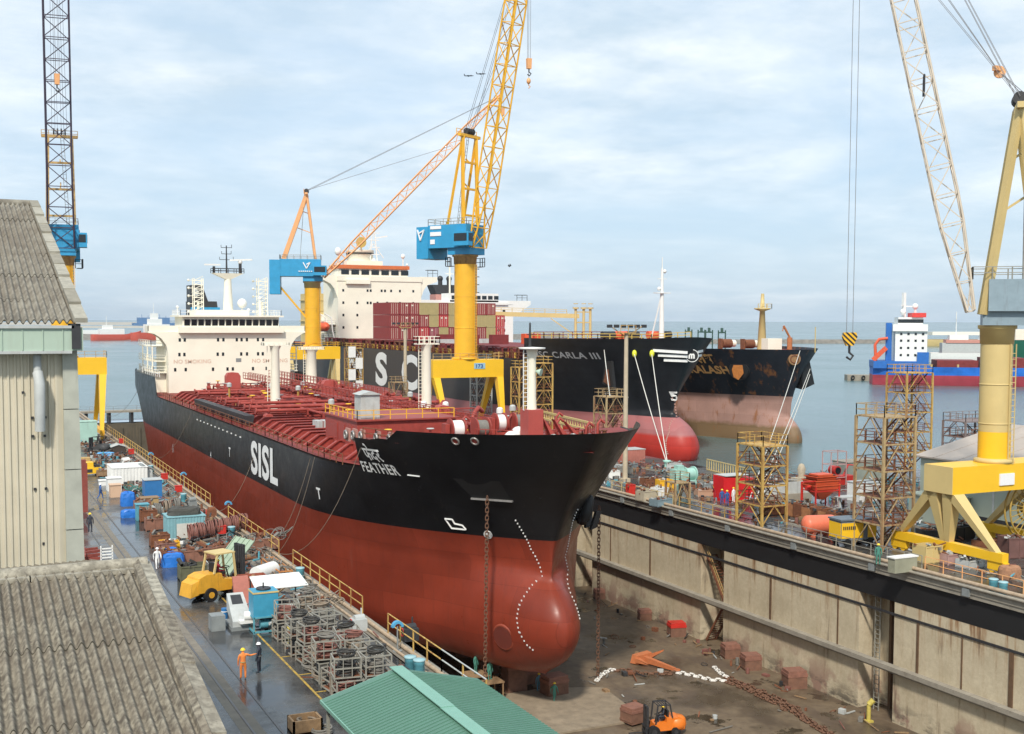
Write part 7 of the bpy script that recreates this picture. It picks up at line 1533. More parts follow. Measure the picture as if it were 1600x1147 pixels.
# green ribbed panel leaning and dark bin by the forklift mast
p=G(377,905); mb=MB(); mb.hexa([p+Vector(v) for v in((-2.3,.2,0.9),(-1.1,-1.0,.6),(1.4,1.4,2.6),(.2,2.6,2.9),(-2.3,.2,1.),(-1.1,-1.0,.7),(1.4,1.4,2.7),(.2,2.6,3.0))]); 
for k in range(5): f_=k/4; a=Vector((-2.3+1.2*f_,.2-1.2*f_,1.-.3*f_)); b_=Vector((.2+1.2*f_,2.6-1.2*f_,3.-.3*f_)); mb.bar(p+a+Vector((0,0,.04)),p+b_+Vector((0,0,.04)),.07)
one(mb,'ribbed_panel',M('pale sage panel',(.30,.38,.28),.6,.15),'pale green ribbed panel tilted behind the forklift cab','panel')
# ---- forklift trucks
def forklift(p,ang,s,bodym,lab,big=False,driver=None,dl='',roofm_=None):
    t=thing('forklift',lab,'forklift',p); t.rotation_euler=(0,0,ang); t.scale=(s,)*3
    def pb(mb,nm,m_,par=t): o=mb.build(nm,m_); o.parent=par; return o
    # faces +x; counterweight at -x
    mb=MB(); pr=[(-1.55,.45),(-1.6,.75),(-1.5,1.12),(-1.15,1.25),(-.35,1.22),(-.3,.95),(.45,.85),(.55,.4)]; 
    n=len(pr); vs=[(x,-.52,z) for x,z in pr]+[(x,.52,z) for x,z in pr]; mb.add(vs,[tuple(range(n))[::-1],tuple(range(n,2*n))]+[(i,(i+1)%n,(i+1)%n+n,i+n) for i in range(n)]); b=pb(mb,'body',bodym)
    mb=MB(); mb.lathe((-1.15,0,0),[(.1,.35),(.62,.4),(.68,.7),(.62,1.05),(.45,1.2),(.05,1.24)],16) if not big else mb.hexa([(-1.95,-.5,.3),(-1.5,-.5,.4),(-1.5,.5,.4),(-1.95,.5,.3),(-1.85,-.45,.9),(-1.5,-.5,1.05),(-1.5,.5,1.05),(-1.85,.45,.9)]); pb(mb,'counterweight',bodym)
    for x,y,r in((-.95,.5,.32),(-.95,-.5,.32),(.55,.52,.40),(.55,-.52,.40)):
        mb=MB(); mb.cyl((x,y-.13,r),(x,y+.13,r),r,n=20); w_=pb(mb,'wheel',black); mb=MB(); mb.cyl((x,y-.15,r),(x,y+.15,r),r*.45,n=12); pb(mb,'rim',bodym if big else darkm,w_)
    mb=MB()
    for y in(-.48,.48): mb.bar((-.75,y,1.15),(-.55,y,2.1),.08); mb.bar((.42,y,.85),(.28,y,2.1),.08)
    mb.box((-.65,-.52,2.08),(.36,.52,2.14)) if big else None
    if not big:
        mb.bar((-.6,-.48,2.1),(.3,-.48,2.1),.07); mb.bar((-.6,.48,2.1),(.3,.48,2.1),.07)
        for k in range(6): x=-.58+.17*k; mb.bar((x,-.48,2.1),(x,.48,2.1),.05)
    pb(mb,'overhead_guard',roofm_ or darkm)
    mb=MB(); mb.box((-.5,-.26,1.1),(.0,.26,1.22)); mb.box((-.56,-.26,1.2),(-.44,.26,1.65)); pb(mb,'seat',black)
    mb=MB(); mb.bar((.35,0,.8),(.18,0,1.35),.05); mb.torus((.16,0,1.38),.17,.02,'Z',14,5); pb(mb,'steering_wheel',black)
    mb=MB(); hgt=2.35 if big else 2.0
    for y in(-.33,-.2,.2,.33): mb.box((.86,y-.045,.1),(.99,y+.045,hgt))
    for z in(.3,1.1,hgt-.1): mb.box((.87,-.33,z),(.97,.33,z+.1))
    mb.cyl((.9,0,.2),(.9,0,hgt-.1),.06,n=8); pb(mb,'mast',darkm)
    mb=MB(); mb.box((1.0,-.45,.25),(1.06,.45,.35)); mb.box((1.0,-.45,.6),(1.06,.45,.68))
    for y in(-.28,.28): mb.box((1.0,y-.06,.12),(2.0,y+.06,.17)); mb.box((1.0,y-.06,.12),(1.06,y+.06,.7))
    pb(mb,'forks',darkm)
    if driver:
        c=t.matrix_basis@Vector((0,0,0)) ; R_=Matrix.Rotation(ang,3,'Z'); q=Vector(p)+R_@Vector((-.25*s,0,1.22*s-.90)); d=R_@Vector((1,0,0)); person(q,A(d.x,d.y),'sit',driver,dl,helm_y if not big else helm_y,1.0)
    return t
p=G(348,932); forklift((p.x,p.y,0),.35,1.6,M('worn truck yellow',(.70,.36,.03),.5,.15,2,grime=.5,gcol=(.12,.07,.03),gth=.56),'large yellow forklift with a tall black mast in front of the hose bins',True,s_rd,'driver in a dark red jacket on the large yellow forklift',khaki)
p=G(1030,1148,-13.3); forklift((p.x,p.y,-13.3),A(0,0)+math.pi*.93,1.25,oran2,'orange forklift carrying a block on the dock floor',False,s_dk,'driver in dark clothes on the orange forklift')
p=G(152,708); forklift((p.x,p.y,0),2.4,1.2,M('dark forklift paint',(.05,.05,.05)),'dark forklift parked near the far left crane leg')
# ---- railings on the left coping
def yl(px,X): return AX(px,900,X).y
for k,(pa,pb_,l) in enumerate(((160,330,'long rusty yellow railing at the far end of the left dock edge'),(358,436,'yellow railing section in the middle of the left dock edge'),(458,566,'yellow railing section before the red hull, third from the far end'),(606,690,'near yellow railing section with a blue cowl behind it'),(690,760,'lower white-topped railing section under the tanker bow'))):
    y0,y1=sorted((yl(pa,25.2),yl(pb_,25.2))); t=thing('yellow_railing',l,'railing',(25.2,y0,0)); n=max(2,round((y1-y0)/2.6)); z=0.35
    for i in range(n+1): y=y0+(y1-y0)*i/n; mb=MB(); mb.bar((25.2,y,0),(25.2,y,1.55),.075); mb.build('railing_post',ty,t)
    for zz in(1.55,.95): mb=MB(); mb.cyl((25.2,y0,zz),(25.2,y1,zz),.045,n=6); mb.build('top_rail' if zz>1 else 'mid_rail',ty if k!=4 else ltgrey,t)
mb=MB(); mb.cyl((25.15,35,.14),(25.15,QY1,.14),.14,n=8); mb.cyl((24.5,35,.1),(24.5,QY1,.1),.09,n=8); one(mb,'service_pipe',M('pale rusty pipe',(.42,.32,.22),.7,.3,2,grime=.6,gcol=(.2,.1,.05)),'long pale rusty pipes running along the left dock edge','pipe')
for k,(px,py,w_,c,l) in enumerate(((357,812,.0,1,'blue cowl lamp on a post at the start of the middle railing'),(287,762,0,1,'blue cowl lamp on a post by the red box near the far railing'),(236,728,0,1,'farthest blue cowl lamp on the left dock edge'),(621,1018,0,1,'nearest blue cowl lamp on a post behind the stacked cages'))):
    p=G(px,py); t=thing('cowl_lamp',l,'lamp',p); mb=MB(); mb.bar((0,0,0),(0,0,1.6),.07); mb.cyl((0,0,0),(0,0,.06),.3,n=12); o=mb.build('lamp_post',grey); o.parent=t; mb=MB(); vs=[]; n=10
    for i in range(n+1):
        a=math.pi*i/n
        for r in(.38,.22):
            for y in(-.14,.14): vs.append((r*math.cos(a),y,1.55+r*math.sin(a)))
    mb.add(vs,[(4*i,4*i+1,4*i+5,4*i+4) for i in range(n)]+[(4*i,4*i+4,4*i+6,4*i+2) for i in range(n)]+[(4*i+1,4*i+3,4*i+7,4*i+5) for i in range(n)]+[(4*i+2,4*i+6,4*i+7,4*i+3) for i in range(n)]); o=mb.build('lamp_cowl',M('cowl blue',(.08,.33,.55),.5,.1)); o.parent=t
def drum(p,lab,m_=teal,grp=None,s=1.):
    t=thing('drum',lab,'drum',p,grp); mb=MB(); mb.lathe((0,0,0),[(.32*s,0),(.33*s,.05),(.31*s,.3),(.33*s,.32),(.31*s,.6),(.33*s,.62),(.33*s,.88)],16); mb.cyl((0,0,.88),(0,0,.9),.33*s,n=16); o=mb.build('drum_body',m_); o.parent=t; mb=MB(); mb.lathe((0,0,0),[(.36*s,.86),(.37*s,.92),(.33*s,.95),(.01,.96)],16); o=mb.build('drum_lid',M('pale teal lid',(.30,.48,.52),.5,.1)); o.parent=t
for px,py,l in((641,1050,'left one of the two teal drums by the green canopy corner'),(655,1055,'right one of the two teal drums by the green canopy corner'),(362,838,'teal drum beside the middle cowl lamp'),(287,784,'teal drum by the far railing, beside a red box'),(236,738,'farthest teal drum near the caisson end'),(469,905,'teal and cream drum at the dock edge railing'),(1387,925,'left teal drum beside the near crane foot on the right quay'),(1402,930,'right teal drum beside the near crane foot on the right quay')):
    if px>1300: px+=165 if px<1395 else 165; py+=-2
    drum(G(px,py),l)
def redbox(px,py,l,m_=red,s=.4,z=0): p=G(px,py,z); t=thing('fire_box',l,'box',p); mb=MB(); mb.box((-s,-s*.6,.3),(s,s*.6,.3+s*1.8)); mb.box((-s-.04,-s*.6-.04,.3+s*1.8),(s+.04,s*.6+.04,.36+s*1.8)); 
def redbox(px,py,l,m_=red,s=.4,z=0):
    p=G(px,py,z); t=thing('fire_box',l,'box',p); mb=MB(); mb.box((-s,-s*.6,.25),(s,s*.6,.25+s*1.8)); mb.box((-s-.04,-s*.6-.04,.25+s*1.8),(s+.04,s*.6+.04,.31+s*1.8)); o=mb.build('box_body',m_); o.parent=t; mb=MB()
    for x in(-s*.8,s*.8): mb.bar((x,0,0),(x,0,.3),.07)
    o=mb.build('box_legs',darkm); o.parent=t
for px,py,l in((279,772,'red box left of the far teal drum'),(346,838,'red box left of the middle teal drum'),(257,752,'red box farthest along the left dock edge'),(190,695,'small red box beyond the dark hut'),(205,712,'small red box on the rail bed by the far railing')): redbox(px,py,l)
# yellow pallet frame, misc machinery along the left dock edge
for k,(px,py,m_,l) in enumerate(((415,858,cage,'grey winch unit on the left dock edge before the middle railing end'),(560,985,ltgrey,'grey metal cabinet with pipes at the dock edge behind the cages'),(408,850,rust,'rusty winch unit behind the grey one on the left dock edge'),(330,808,rust,'rusty pump unit by the bare gap in the railing'),(300,792,grey,'grey pump unit near the red boxes'),(640,1000,darkm,'dark capstan by the nearest railing section'))):
    p=G(px,py); t=thing('dockside_machine',l,'machine',p); mb=MB(); mb.box((-.5,-.4,0),(.5,.4,.6+.2*(k%2))); mb.cyl((-.3,0,.8),(.4,.1,.8),.26,n=12); mb.bar((.3,.3,0),(.3,.3,1.4),.09); o=mb.build('machine_body',m_); o.parent=t; mb=MB(); mb.torus((-.5,0,.55),.25,.04,'X',14,5); o=mb.build('hand_wheel',red if k%2 else darkm); o.parent=t
p=G(432,895); t=thing('orange_trestle','long low orange steel trestle with scrap on it beside the dock edge','trestle',p); mb=MB(); D_=Vector((0,1,0))
for k in range(4):
    y=-3+2*k; mb.bar((-.5,y,0),(-.5,y,.7),.09); mb.bar((.5,y,0),(.5,y,.7),.09); mb.bar((-.5,y,.7),(.5,y,.7),.09)
mb.bar((-.5,-3,.7),(-.5,3,.7),.09); mb.bar((.5,-3,.7),(.5,3,.7),.09); o=mb.build('trestle_frame',M('orange trestle paint',(.55,.22,.06),.6,.2,3)); o.parent=t
mb=MB(); 
for i in range(14): a=Vector((rnd.uniform(-.4,.4),rnd.uniform(-2.8,2.8),.8)); mb.bar(a,a+Vector((rnd.uniform(-.3,.3),rnd.uniform(-.8,.8),rnd.uniform(0,.25))),.12)
o=mb.build('scrap_load',hoseg); o.parent=t
# dense small scrap between the huts and dock edge: cable and hose tangles
for k,(px,py,s,m_,l) in enumerate(((375,850,1.3,hoseg,'tangle of grey hoses above the brown reels'),(352,838,1.2,hoseb,'dark tangle of hoses right of the teal hut'),(404,868,1.1,hoseg,'grey hose tangle beside the forklift mast'),(262,790,1.1,hoser,'pinkish hose tangle behind the teal switch cabinet'),(212,770,1.4,M('green cable',(.05,.20,.17)),'green cable tangle in front of the white cabin'),(505,905+40,1.2,rope,'rope tangle at the dock edge behind the cages'),(470,925,1.1,hoseg,'grey hose tangle near the orange trestle end'),(320,865,1.,hoseb,'dark hose tangle in front of the brown reels'),(440,840,.8,hoseg,'small grey tangle at the end of the middle railing'))):
    p=G(px,py); mb=MB()
    for i in range(9): mb.torus(p+Vector((rnd.uniform(-s,s),rnd.uniform(-s*.8,s*.8),rnd.uniform(.1,.7))),rnd.uniform(.3,.7),.045,'Z',14,4,tilt=Matrix.Rotation(rnd.uniform(-.9,.9),3,'X')@Matrix.Rotation(rnd.uniform(-.7,.7),3,'Y'))
    one(mb,'hose_tangle',m_,l,'hose tangle')
# ---- ropes and chains
def ropeobj(a,b_,drop,lab,mat=rope,r=.028,name='mooring_rope',cat='rope',grp=None): mb=MB(); mb.tube(sag(a,b_,drop,20),r,5); return one(mb,name,mat,lab,cat,grp)
def onA(px,py):
    p=HA.side(px,py); return p*1 if p is None else Vector((p.x*SS,p.y*SS,20.5+(p.z-20.5)*SS))+Vector((-.15,0,0))
for a,b_,dr,l in(((487,716),(368,815),5.5,'left one of the two ropes hanging from the tanker deck step to the quay'),((494,714),(375,822),6.2,'right one of the two ropes hanging from the tanker deck step to the quay'),((566,700),(390,830),5.5,'rope hanging in a long curve from beside the name on the bow'),((398,715),(300,775),4,'rope hanging from the first big letter on the tanker side'),((300,645),(215,700),4,'rope hanging from the tanker quarter to the far quay')):
    ropeobj(onA(*a),G(*b_)+Vector((0,0,.3)),dr,l,grp='ropes from the tanker to the left quay')
ropeobj(AX(222,596,33),G(158,645),3,'rope running from the tanker stern to the far left quay')
q=G(1041,727)
for k,(px,py,l) in enumerate(((990,548,'second from the left of the white ropes fanning up to the container ship bow'),(1018,548,'third from the left of the white ropes fanning up to the container ship bow'),(1087,590,'rightmost of the white ropes fanning up to the container ship bow'))):
    p=HB.side(px,py); 
    if p: ropeobj(q+Vector((k*.15,0,.5)),p+Vector((-.1,-.1,0)),.4,l,M('white rope',(.66,.64,.58),.8,.1),.075,grp='ropes to the container ship bow'); mb=MB(); c=p.lerp(q,.03 if k<2 else .28); mb.ball(c,.42,8,0,1.5); one(mb,'rope_float',M('acid yellow float',(.75,.75,.05),.5,.1),f"acid yellow guard on the {('second','third','rightmost')[k]} white bow rope",'float')
p=HB.side(944,547); 
if p: ropeobj(Vector((86.5,149,9.5)),p,.2,'leftmost white rope from the cream tower top to the container ship bow',M('white rope',(.66,.64,.58)),.075,grp='ropes to the container ship bow')
q=G(1172,800)
for k,(px,py) in enumerate(((1252,548),(1262,566),(1268,575))):
    p=HK.side(min(px,1250),py) if k==0 else Vector((XK+2.5,177.5,12.5-k)); 
    if p: ropeobj(G(1170+9*k,790)+Vector((0,0,.5)),p,.4,f"{ORD[k]} from the left of the white ropes rising to the outermost ship bow",M('white rope',(.66,.64,.58)),.06,grp='ropes to the outermost ship bow')
chm=M('rusty chain',(.17,.085,.05),.8,.3,6); chw=M('white painted chain',(.72,.70,.66),.7,.2,4)
p=onA(764,775); mb=chainmb([p+Vector((-.1,-.2,0)),Vector((p.x-.5,p.y-.6,-13.2))],.46,.042); one(mb,'anchor_chain',chm,'rusty anchor chain hanging from the near side of the tanker bow','chain')
p=AX(936,800,50.3); f_=G(934,1062,-13.3); mb=chainmb([Vector((f_.x,f_.y,3.2)),Vector((f_.x,f_.y,-13.2))],.46,.042); one(mb,'anchor_chain',chm,'rusty anchor chain hanging from the far side of the tanker bow','chain')
g=lambda *P:[G(x,y,-13.22) for x,y in P]
one(chainmb(g((932,1064),(938,1056),(948,1050),(960,1046)),.6,.095),'painted_chain',chw,'short white painted chain piece at the foot of the hanging chain','chain')
one(chainmb(g((960,1047),(985,1048),(1005,1053),(1030,1053),(1057,1052)),.6,.08,.15),'floor_chain',chm,'rusty chain between the two white painted pieces','chain')
one(chainmb(g((1057,1051),(1078,1055),(1092,1058),(1110,1063),(1134,1064)),.6,.095),'painted_chain',chw,'longest white painted chain piece right of the orange anchor','chain')
one(chainmb(g((1116,1042),(1122,1048),(1128,1054),(1136,1058)),.6,.095),'painted_chain',chw,'short curved white chain piece above the longest one','chain')
for k in range(3): one(chainmb(g((1136,1058+3*k),(1170,1073+3*k),(1210,1090+4*k),(1245,1108+4*k),(1270,1130+2*k),(1300,1150),(1340,1175)),.6,.08,.25),'floor_chain',chm,f"{('upper','middle','lower')[k]} of the rusty chains heaped across the dock floor to the lower right",'chain','chains laid on the dock floor')
# orange anchor on the floor
p=G(1003,1035,-13.3); t=thing('orange_anchor','orange ship anchor lying on the dock floor beside the chains','anchor',p); oa=M('orange anchor primer',(.50,.16,.06),.7,.2,3)
e=G(1055,1050,-13.3)-p; d=e.normalized(); s_=Vector((-d.y,d.x,0))
mb=MB(); mb.hexa([d*a+s_*b_+Vector((0,0,c)) for a,b_,c in((.2,-.28,.15),(e.length,-.14,.1),(e.length,.14,.1),(.2,.28,.15),(.2,-.25,.75),(e.length,-.12,.4),(e.length,.12,.4),(.2,.25,.75))]); mb.torus(d*(e.length+.25)+Vector((0,0,.25)),.25,.08,'Z',14,5); o=mb.build('anchor_shank',oa); o.parent=t
mb=MB(); mb.hexa([d*a+s_*b_+Vector((0,0,c)) for a,b_,c in((-.4,-1.3,.1),(.5,-1.1,.1),(.5,1.1,.1),(-.4,1.3,.1),(-.3,-1.1,.95),(.4,-1.,.9),(.4,1.,.9),(-.3,1.1,.95))]); o=mb.build('anchor_crown',oa); o.parent=t
for sg in(-1,1):
    mb=MB(); mb.add([d*.2+s_*sg*.6+Vector((0,0,.7)),d*.2+s_*sg*1.25+Vector((0,0,.7)),d*1.9+s_*sg*1.1+Vector((0,0,1.5 if sg>0 else .4)),d*.3+s_*sg*.6+Vector((0,0,.25)),d*.3+s_*sg*1.25+Vector((0,0,.25)),d*1.9+s_*sg*1.0+Vector((0,0,1.35 if sg>0 else .3))],[(0,1,2),(5,4,3),(0,3,4,1),(1,4,5,2),(2,5,3,0)]); o=mb.build('anchor_fluke',oa); o.parent=t
# keel blocks
blk=M('keel block timber',(.20,.10,.065),.85,.35,2,grime=.6,gcol=(.10,.06,.045),streak=False); blkc=M('keel block cap',(.25,.115,.08),.8,.3,3)
def block(p,w_,d,h,lab,rz=0,name='keel_block',grp='keel blocks',redtop=False):
    t=thing(name,lab,'block',p,grp); t.rotation_euler=(0,0,rz); mb=MB(); mb.box((-w_,-d,0),(w_,d,h*.62)); mb.box((-w_-.04,-d-.04,.12*h),(-w_,d+.04,.2*h)); mb.box((-w_*.98,-d*.98,h*.62),(w_*.98,d*.98,h*.66)); o=mb.build('block_base',blk); o.parent=t
    mb=MB(); mb.box((-w_*1.04,-d*1.04,h*.66),(w_*1.04,d*1.04,h*.84)); mb.box((-w_*.96,-d*.96,h*.84),(w_*.96,d*.96,h)); o=mb.build('block_cap',red if redtop else blkc); o.parent=t; return t
KZ=20.5+(-11.1-20.5)*SS
for k in range(24): block((XC*SS-.0,96+6.2*k,-13.3),.95,.8,KZ+13.3-.02,'timber keel block under the tanker centreline, '+('nearest the bow' if k==0 else ORD[k] +' from the bow' if k<20 else 'among the last ones near the stern'))
for k in range(12):
    for sg in(-1,1): block((XC*SS+sg*7.5,112+11*k,-13.3),.95,.8,KZ+13.3+.0,f"timber bilge block under the {'near' if sg<0 else 'far'} side of the tanker, {ORD[k]} from the bow",grp='bilge blocks')
for px,py,s,l in((803,1074,1.,'stacked timber block left of the worker in light blue'),(866,1086,1.1,'stacked timber block behind the worker in green'),(829,1066,.8,'small timber block just left of the bow keel blocks')): p=G(px,py,-13.3); block(p,.95*s,.7*s,1.7*s,l,.1)
for px,py,s,l,r_ in((1057,993,1.0,'red marked block against the dock wall, farthest of the row',True),(1141,1027,.95,'upright timber block by the dock wall ladder niche',False),(1173,1045,1.,'timber block right of the upright one by the wall',False),(1241,1073,1.1,'timber block alone at the foot of the dock wall on the right',False),(1007,968,.8,'dark red block pile farthest along the dock wall',False),(937,935,.8,'rust coloured beam stack at the wall beside the hull',False)):
    p=G(px,py,-13.3); block(p,.85*s,.7*s,1.5*s,l,-.25,grp='blocks along the dock wall',redtop=r_)
p=G(990,1130,-13.3); block((p.x,p.y,-13.12),.85,.75,1.35,'timber block carried on the forks of the orange forklift',.2)
p=G(1357,1128,-13.3); mb=MB(); mb.cyl(p,p+Vector((0,0,1.5)),.18,n=8); mb.cyl(p+Vector((0,0,1.5)),p+Vector((.3,-.2,1.9)),.25,n=8); mb.box(p+Vector((-.3,-.3,0)),p+Vector((.3,.3,.15))); one(mb,'hydrant',hosey,'pale hydrant in the nearest dock wall niche','hydrant')
p=G(745,1045,-13.3); 
mb=MB(); y0=86; mb.poly([(37,84),(52.5,84),(53.5,93),(49,95),(37,95)],-13.29,-13.12); struct(mb,'dock_floor_slab',M('tan slab concrete',(.27,.215,.15),.85,.3,1.,grime=.5,gcol=(.13,.09,.06),streak=False))
# staging under the hull on the left
t=thing('floor_staging','dark timber staging under the hull where two workers in green stand','staging',(38,92,-13.3)); 
for k,(px,py) in enumerate(((743,1052),(765,1062))): p=G(px,py,-10.95 if k==0 else -11.4); mb=MB(); mb.box((p.x-1,p.y-1,p.z-.12),(p.x+1,p.y+1,p.z)); [mb.bar((p.x+a,p.y+b_,-13.3),(p.x+a,p.y+b_,p.z),.1) for a in(-.9,.9) for b_ in(-.9,.9)]; mb.build('staging_platform',wood,t)
# ======== right quay ========
def P2(px,py): return G(px,py)
p=G(1280,838); t=thing('pressure_tank','salmon orange cylindrical tank lying on the right quay edge','tank',p); ax_=Vector((.55,-.83,0)); so_=M('salmon orange paint',(.72,.17,.09),.45,.1,2)
mb=MB(); c=Vector((0,0,1.15)); prof=[(.02,-1.75),(.5,-1.68),(.85,-1.4),(.9,-1.2),(.9,1.2),(.85,1.4),(.5,1.68),(.02,1.75)]; mb.lathe((0,0,0),prof,20,0,'X'); q=Matrix.Rotation(math.atan2(-.25,1),3,'Z'); mb.v=[tuple(q@Vector(v)+c) for v in mb.v]; o=mb.build('tank_shell',so_); o.parent=t
mb=MB(); 
for k in(-.9,.9): a=q@Vector((k,0,0)); mb.box((a.x-.12,a.y-.6,0),(a.x+.12,a.y+.6,.7))
o=mb.build('tank_saddle',so_); o.parent=t
p=G(1332,850); t=thing('air_compressor','yellow and dark grey box compressor on wheels right of the orange tank','compressor',p); t.rotation_euler=(0,0,-.12)
mb=MB(); mb.box((-1.9,-.95,.55),(1.9,.95,2.35)); mb.box((-2.,-1.05,2.35),(2.,1.05,2.5)); o=mb.build('compressor_canopy',M('slate grey paint',(.13,.16,.19),.5,.12,1)); o.parent=t
for a,b_ in((-1.85,.45),(.95,1.85)): mb=MB(); mb.box((a,-.99,.75),(b_,-.95,2.15)); o=mb.build('yellow_panel',yel2); o.parent=t
mb=MB(); mb.box((-1.94,-.9,.75),(-1.9,.9,2.15)); o=mb.build('yellow_panel',yel2); o.parent=t
mb=MB(); 
for k in range(7): mb.bar((-1.7+.2*k,-1.01,1.7),(-1.6+.2*k,-1.01,1.7),.05,.3)
for k in range(7): mb.bar((-1.9+.0,-1.0,.9),(-1.9,-1.,.9),.02)
mb.cyl((.3,-1.,1.2),(.3,-1.02,1.2),.03); o=mb.build('panel_slots',darkm); o.parent=t
for x,y in((-1.2,-1),(1.2,-1),(-1.2,.8),(1.2,.8)): mb=MB(); mb.cyl((x,y,.35),(x,y+.2,.35),.35,n=16); o=mb.build('wheel',black); o.parent=t
mb=MB(); mb.box((-1.8,-.8,.35),(1.8,.8,.55)); mb.bar((1.8,0,.4),(3,0,.3),.1); o=mb.build('chassis',darkm); o.parent=t
# red orange hopper
p=G(1282,792); t=thing('grit_hopper','red orange ribbed hopper in a red frame on the right quay','hopper',p); h=orred
mb=MB(); z=.0
for k,(w_,z0,z1) in enumerate(((1.7,3.6,4.1),(1.95,3.0,3.6),(1.95,2.4,3.0))): mb.hexa([(-w_+.2,-w_*.7+.15,z0),(w_-.2,-w_*.7+.15,z0),(w_-.2,w_*.7-.15,z0),(-w_+.2,w_*.7-.15,z0),(-w_,-w_*.7,z1),(w_,-w_*.7,z1),(w_,w_*.7,z1),(-w_,w_*.7,z1)]); mb.box((-w_-.06,-w_*.7-.06,z1-.12),(w_+.06,w_*.7+.06,z1))
mb.hexa([(-.35,-.3,1.0),(.35,-.3,1.0),(.35,.3,1.0),(-.35,.3,1.0),(-1.75,-1.2,2.4),(1.75,-1.2,2.4),(1.75,1.2,2.4),(-1.75,1.2,2.4)]); mb.box((-1.2,-.9,4.1),(1.2,.9,4.3)); o=mb.build('hopper_body',h); o.parent=t
mb=MB()
for x in(-1.9,1.9):
    for y in(-1.3,1.3): mb.box((x-.08,y-.08,0),(x+.08,y+.08,3.1))
mb.bar((-1.9,-1.3,2.2),(1.9,-1.3,2.2),.12); mb.bar((-1.9,-1.3,2.2),(-1.9,1.3,2.2),.12); mb.bar((-4.2,-1.3,0),(-4.2,-1.3,3.6),.13); mb.bar((-4.2,-1.3,3.6),(-1.9,-1.3,3.6),.13); o=mb.build('hopper_frame',red); o.parent=t
mb=MB(); mb.cyl((-2.5,-.2,2.6),(-1.9,-.2,2.6),.32,n=14); o=mb.build('motor',red); o.parent=t; t.scale=(.86,)*3
# red tarp booth
p=G(1146,783); t=thing('tarpaulin_booth','bright red tarpaulin booth with a pale roof behind the yellow stair tower','booth',p); mb=MB(); mb.hexa([(-1.9,-.8,0),(2.2,-.8,0),(2.2,1.2,0),(-1.9,1.2,0),(-2.,-.8,2.9),(2.2,-.8,2.6),(2.2,1.2,2.7),(-2.,1.2,3.)]); o=mb.build('tarpaulin_wall',M('scarlet tarpaulin',(.60,.01,.015),.5,.12,2)); o.parent=t; mb=MB(); mb.box((-1.8,-.9,3.),(1.5,1.3,3.06)); o=mb.build('booth_roof',ltgrey); o.parent=t
# mint winch, boxes
p=G(1066,756); t=thing('mooring_capstan','mint green mooring winch on the far edge of the right quay','winch',p); mb=MB(); mint=M('mint machine paint',(.33,.55,.48),.5,.15,2)
mb.box((-1.6,-1,0),(1.6,1,.5)); mb.box((-1.4,-.6,.5),(.2,.7,1.9)); mb.cyl((.3,0,1.2),(1.6,0,1.2),.75,n=16); mb.cyl((-.6,-.9,1.),(-.6,-1.4,1.),.5,n=14); mb.box((-1.,-.5,1.9),(-.1,.4,2.4)); o=mb.build('winch_body',mint); o.parent=t; mb=MB(); mb.cyl((1.6,0,1.2),(1.75,0,1.2),.95,n=18); mb.cyl((.25,0,1.2),(.35,0,1.2),.95,n=18); o=mb.build('winch_flange',mint); o.parent=t
p=G(1042,732); t=thing('mooring_bollard','green bollard head where the fan of white ropes meets','bollard',p); mb=MB(); mb.lathe((0,0,0),[(.6,0),(.4,.3),(.38,.8),(.62,1.0),(.5,1.15),(.02,1.2)],14); o=mb.build('bollard_body',mint); o.parent=t
boxes=[(1038,763,.9,.7,1.1,yel,'yellow crate with white bags left of the mint green winch'),(1018,758,1.3,.8,.9,rust,'low rusty crate left of the yellow crate'),(1010,782,1.0,.8,1.2,M('dirty cream box',(.45,.40,.30),.7,.2),'dirty cream box near the right dock edge by the bow'),(1032,790,1.1,.7,.8,steelg,'blue grey box right of the dirty cream box'),(1030,775,.9,.6,1.0,white,'white plastic tank box behind the dirty cream box'),(958,748,.7,.6,1.1,white,'white box just right of the tanker bow'),(985,775,.4,.4,1.4,red,'narrow red stand by the floodlight mast'),(1110,762,1.2,.8,.6,grey,'grey pallet of parts left of the red booth'),(1100,775,1.,.8,.8,M('dull peach bin',(.5,.30,.2),.7,.2),'peach bin beside the bending worker'),(1073,722+40,.8,.8,.7,darkm,'dark motor block right of the mint winch')]
for px,py,w_,d,h,m_,l in boxes: bin_(G(px,py),w_,d,h,m_,l,name='storage_crate',cat='crate',junk=7,jm=[ltgrey,rust,hoseg],rz=rnd.uniform(-.3,.3))
for k in range(8): p=G(1243+13*k,806+3.2*k); bin_(p,.85,.75,1.3+.2*(k%2),rust if k%2 else M('rusty orange bin',(.36,.16,.07),.8,.35,2),f"rusty scrap bin, {ORD[k]} from the left in the row behind the orange tank",grp='rusty bins behind the orange tank',junk=9,jm=[hoseg,rust,darkm],rz=rnd.uniform(-.2,.2))
for k in range(9): p=G(1035+9*k if k<5 else 958+9*(k-5),745-6*(k%3) if k<5 else 735+5*(k%2)); bin_(p,rnd.uniform(.6,1.1),.6,rnd.uniform(.5,1.),[grey,rust,ltgrey,hoseg][k%4],f"low scrap metal heap, {ORD[k]} from the left on the far right quay edge",name='scrap_heap',cat='scrap heap',junk=16,jm=[rust,hoseg,grey],rz=rnd.uniform(-.5,.5),grp='scrap heaps on the right quay')
p=G(1225,784); t=thing('barrier_wall','pale grey sheet barrier between the yellow tower and the red hopper','barrier',p)
for k in range(4): mb=MB(); mb.box((-2.6+1.5*k,-.05,0),(-1.14+1.5*k,.05,2.2)); o=mb.build('barrier_panel',ltgrey); o.parent=t
mb=MB(); mb.box((-2.8,-.5,0),(3.5,-.1,.9)); o=mb.build('barrier_base',conc); o.parent=t
p=G(1215,804); bin_(p,1.6,.5,.9,rust,'long rusty trough in front of the pale grey barrier',jm=[hoseg,rust,wood])
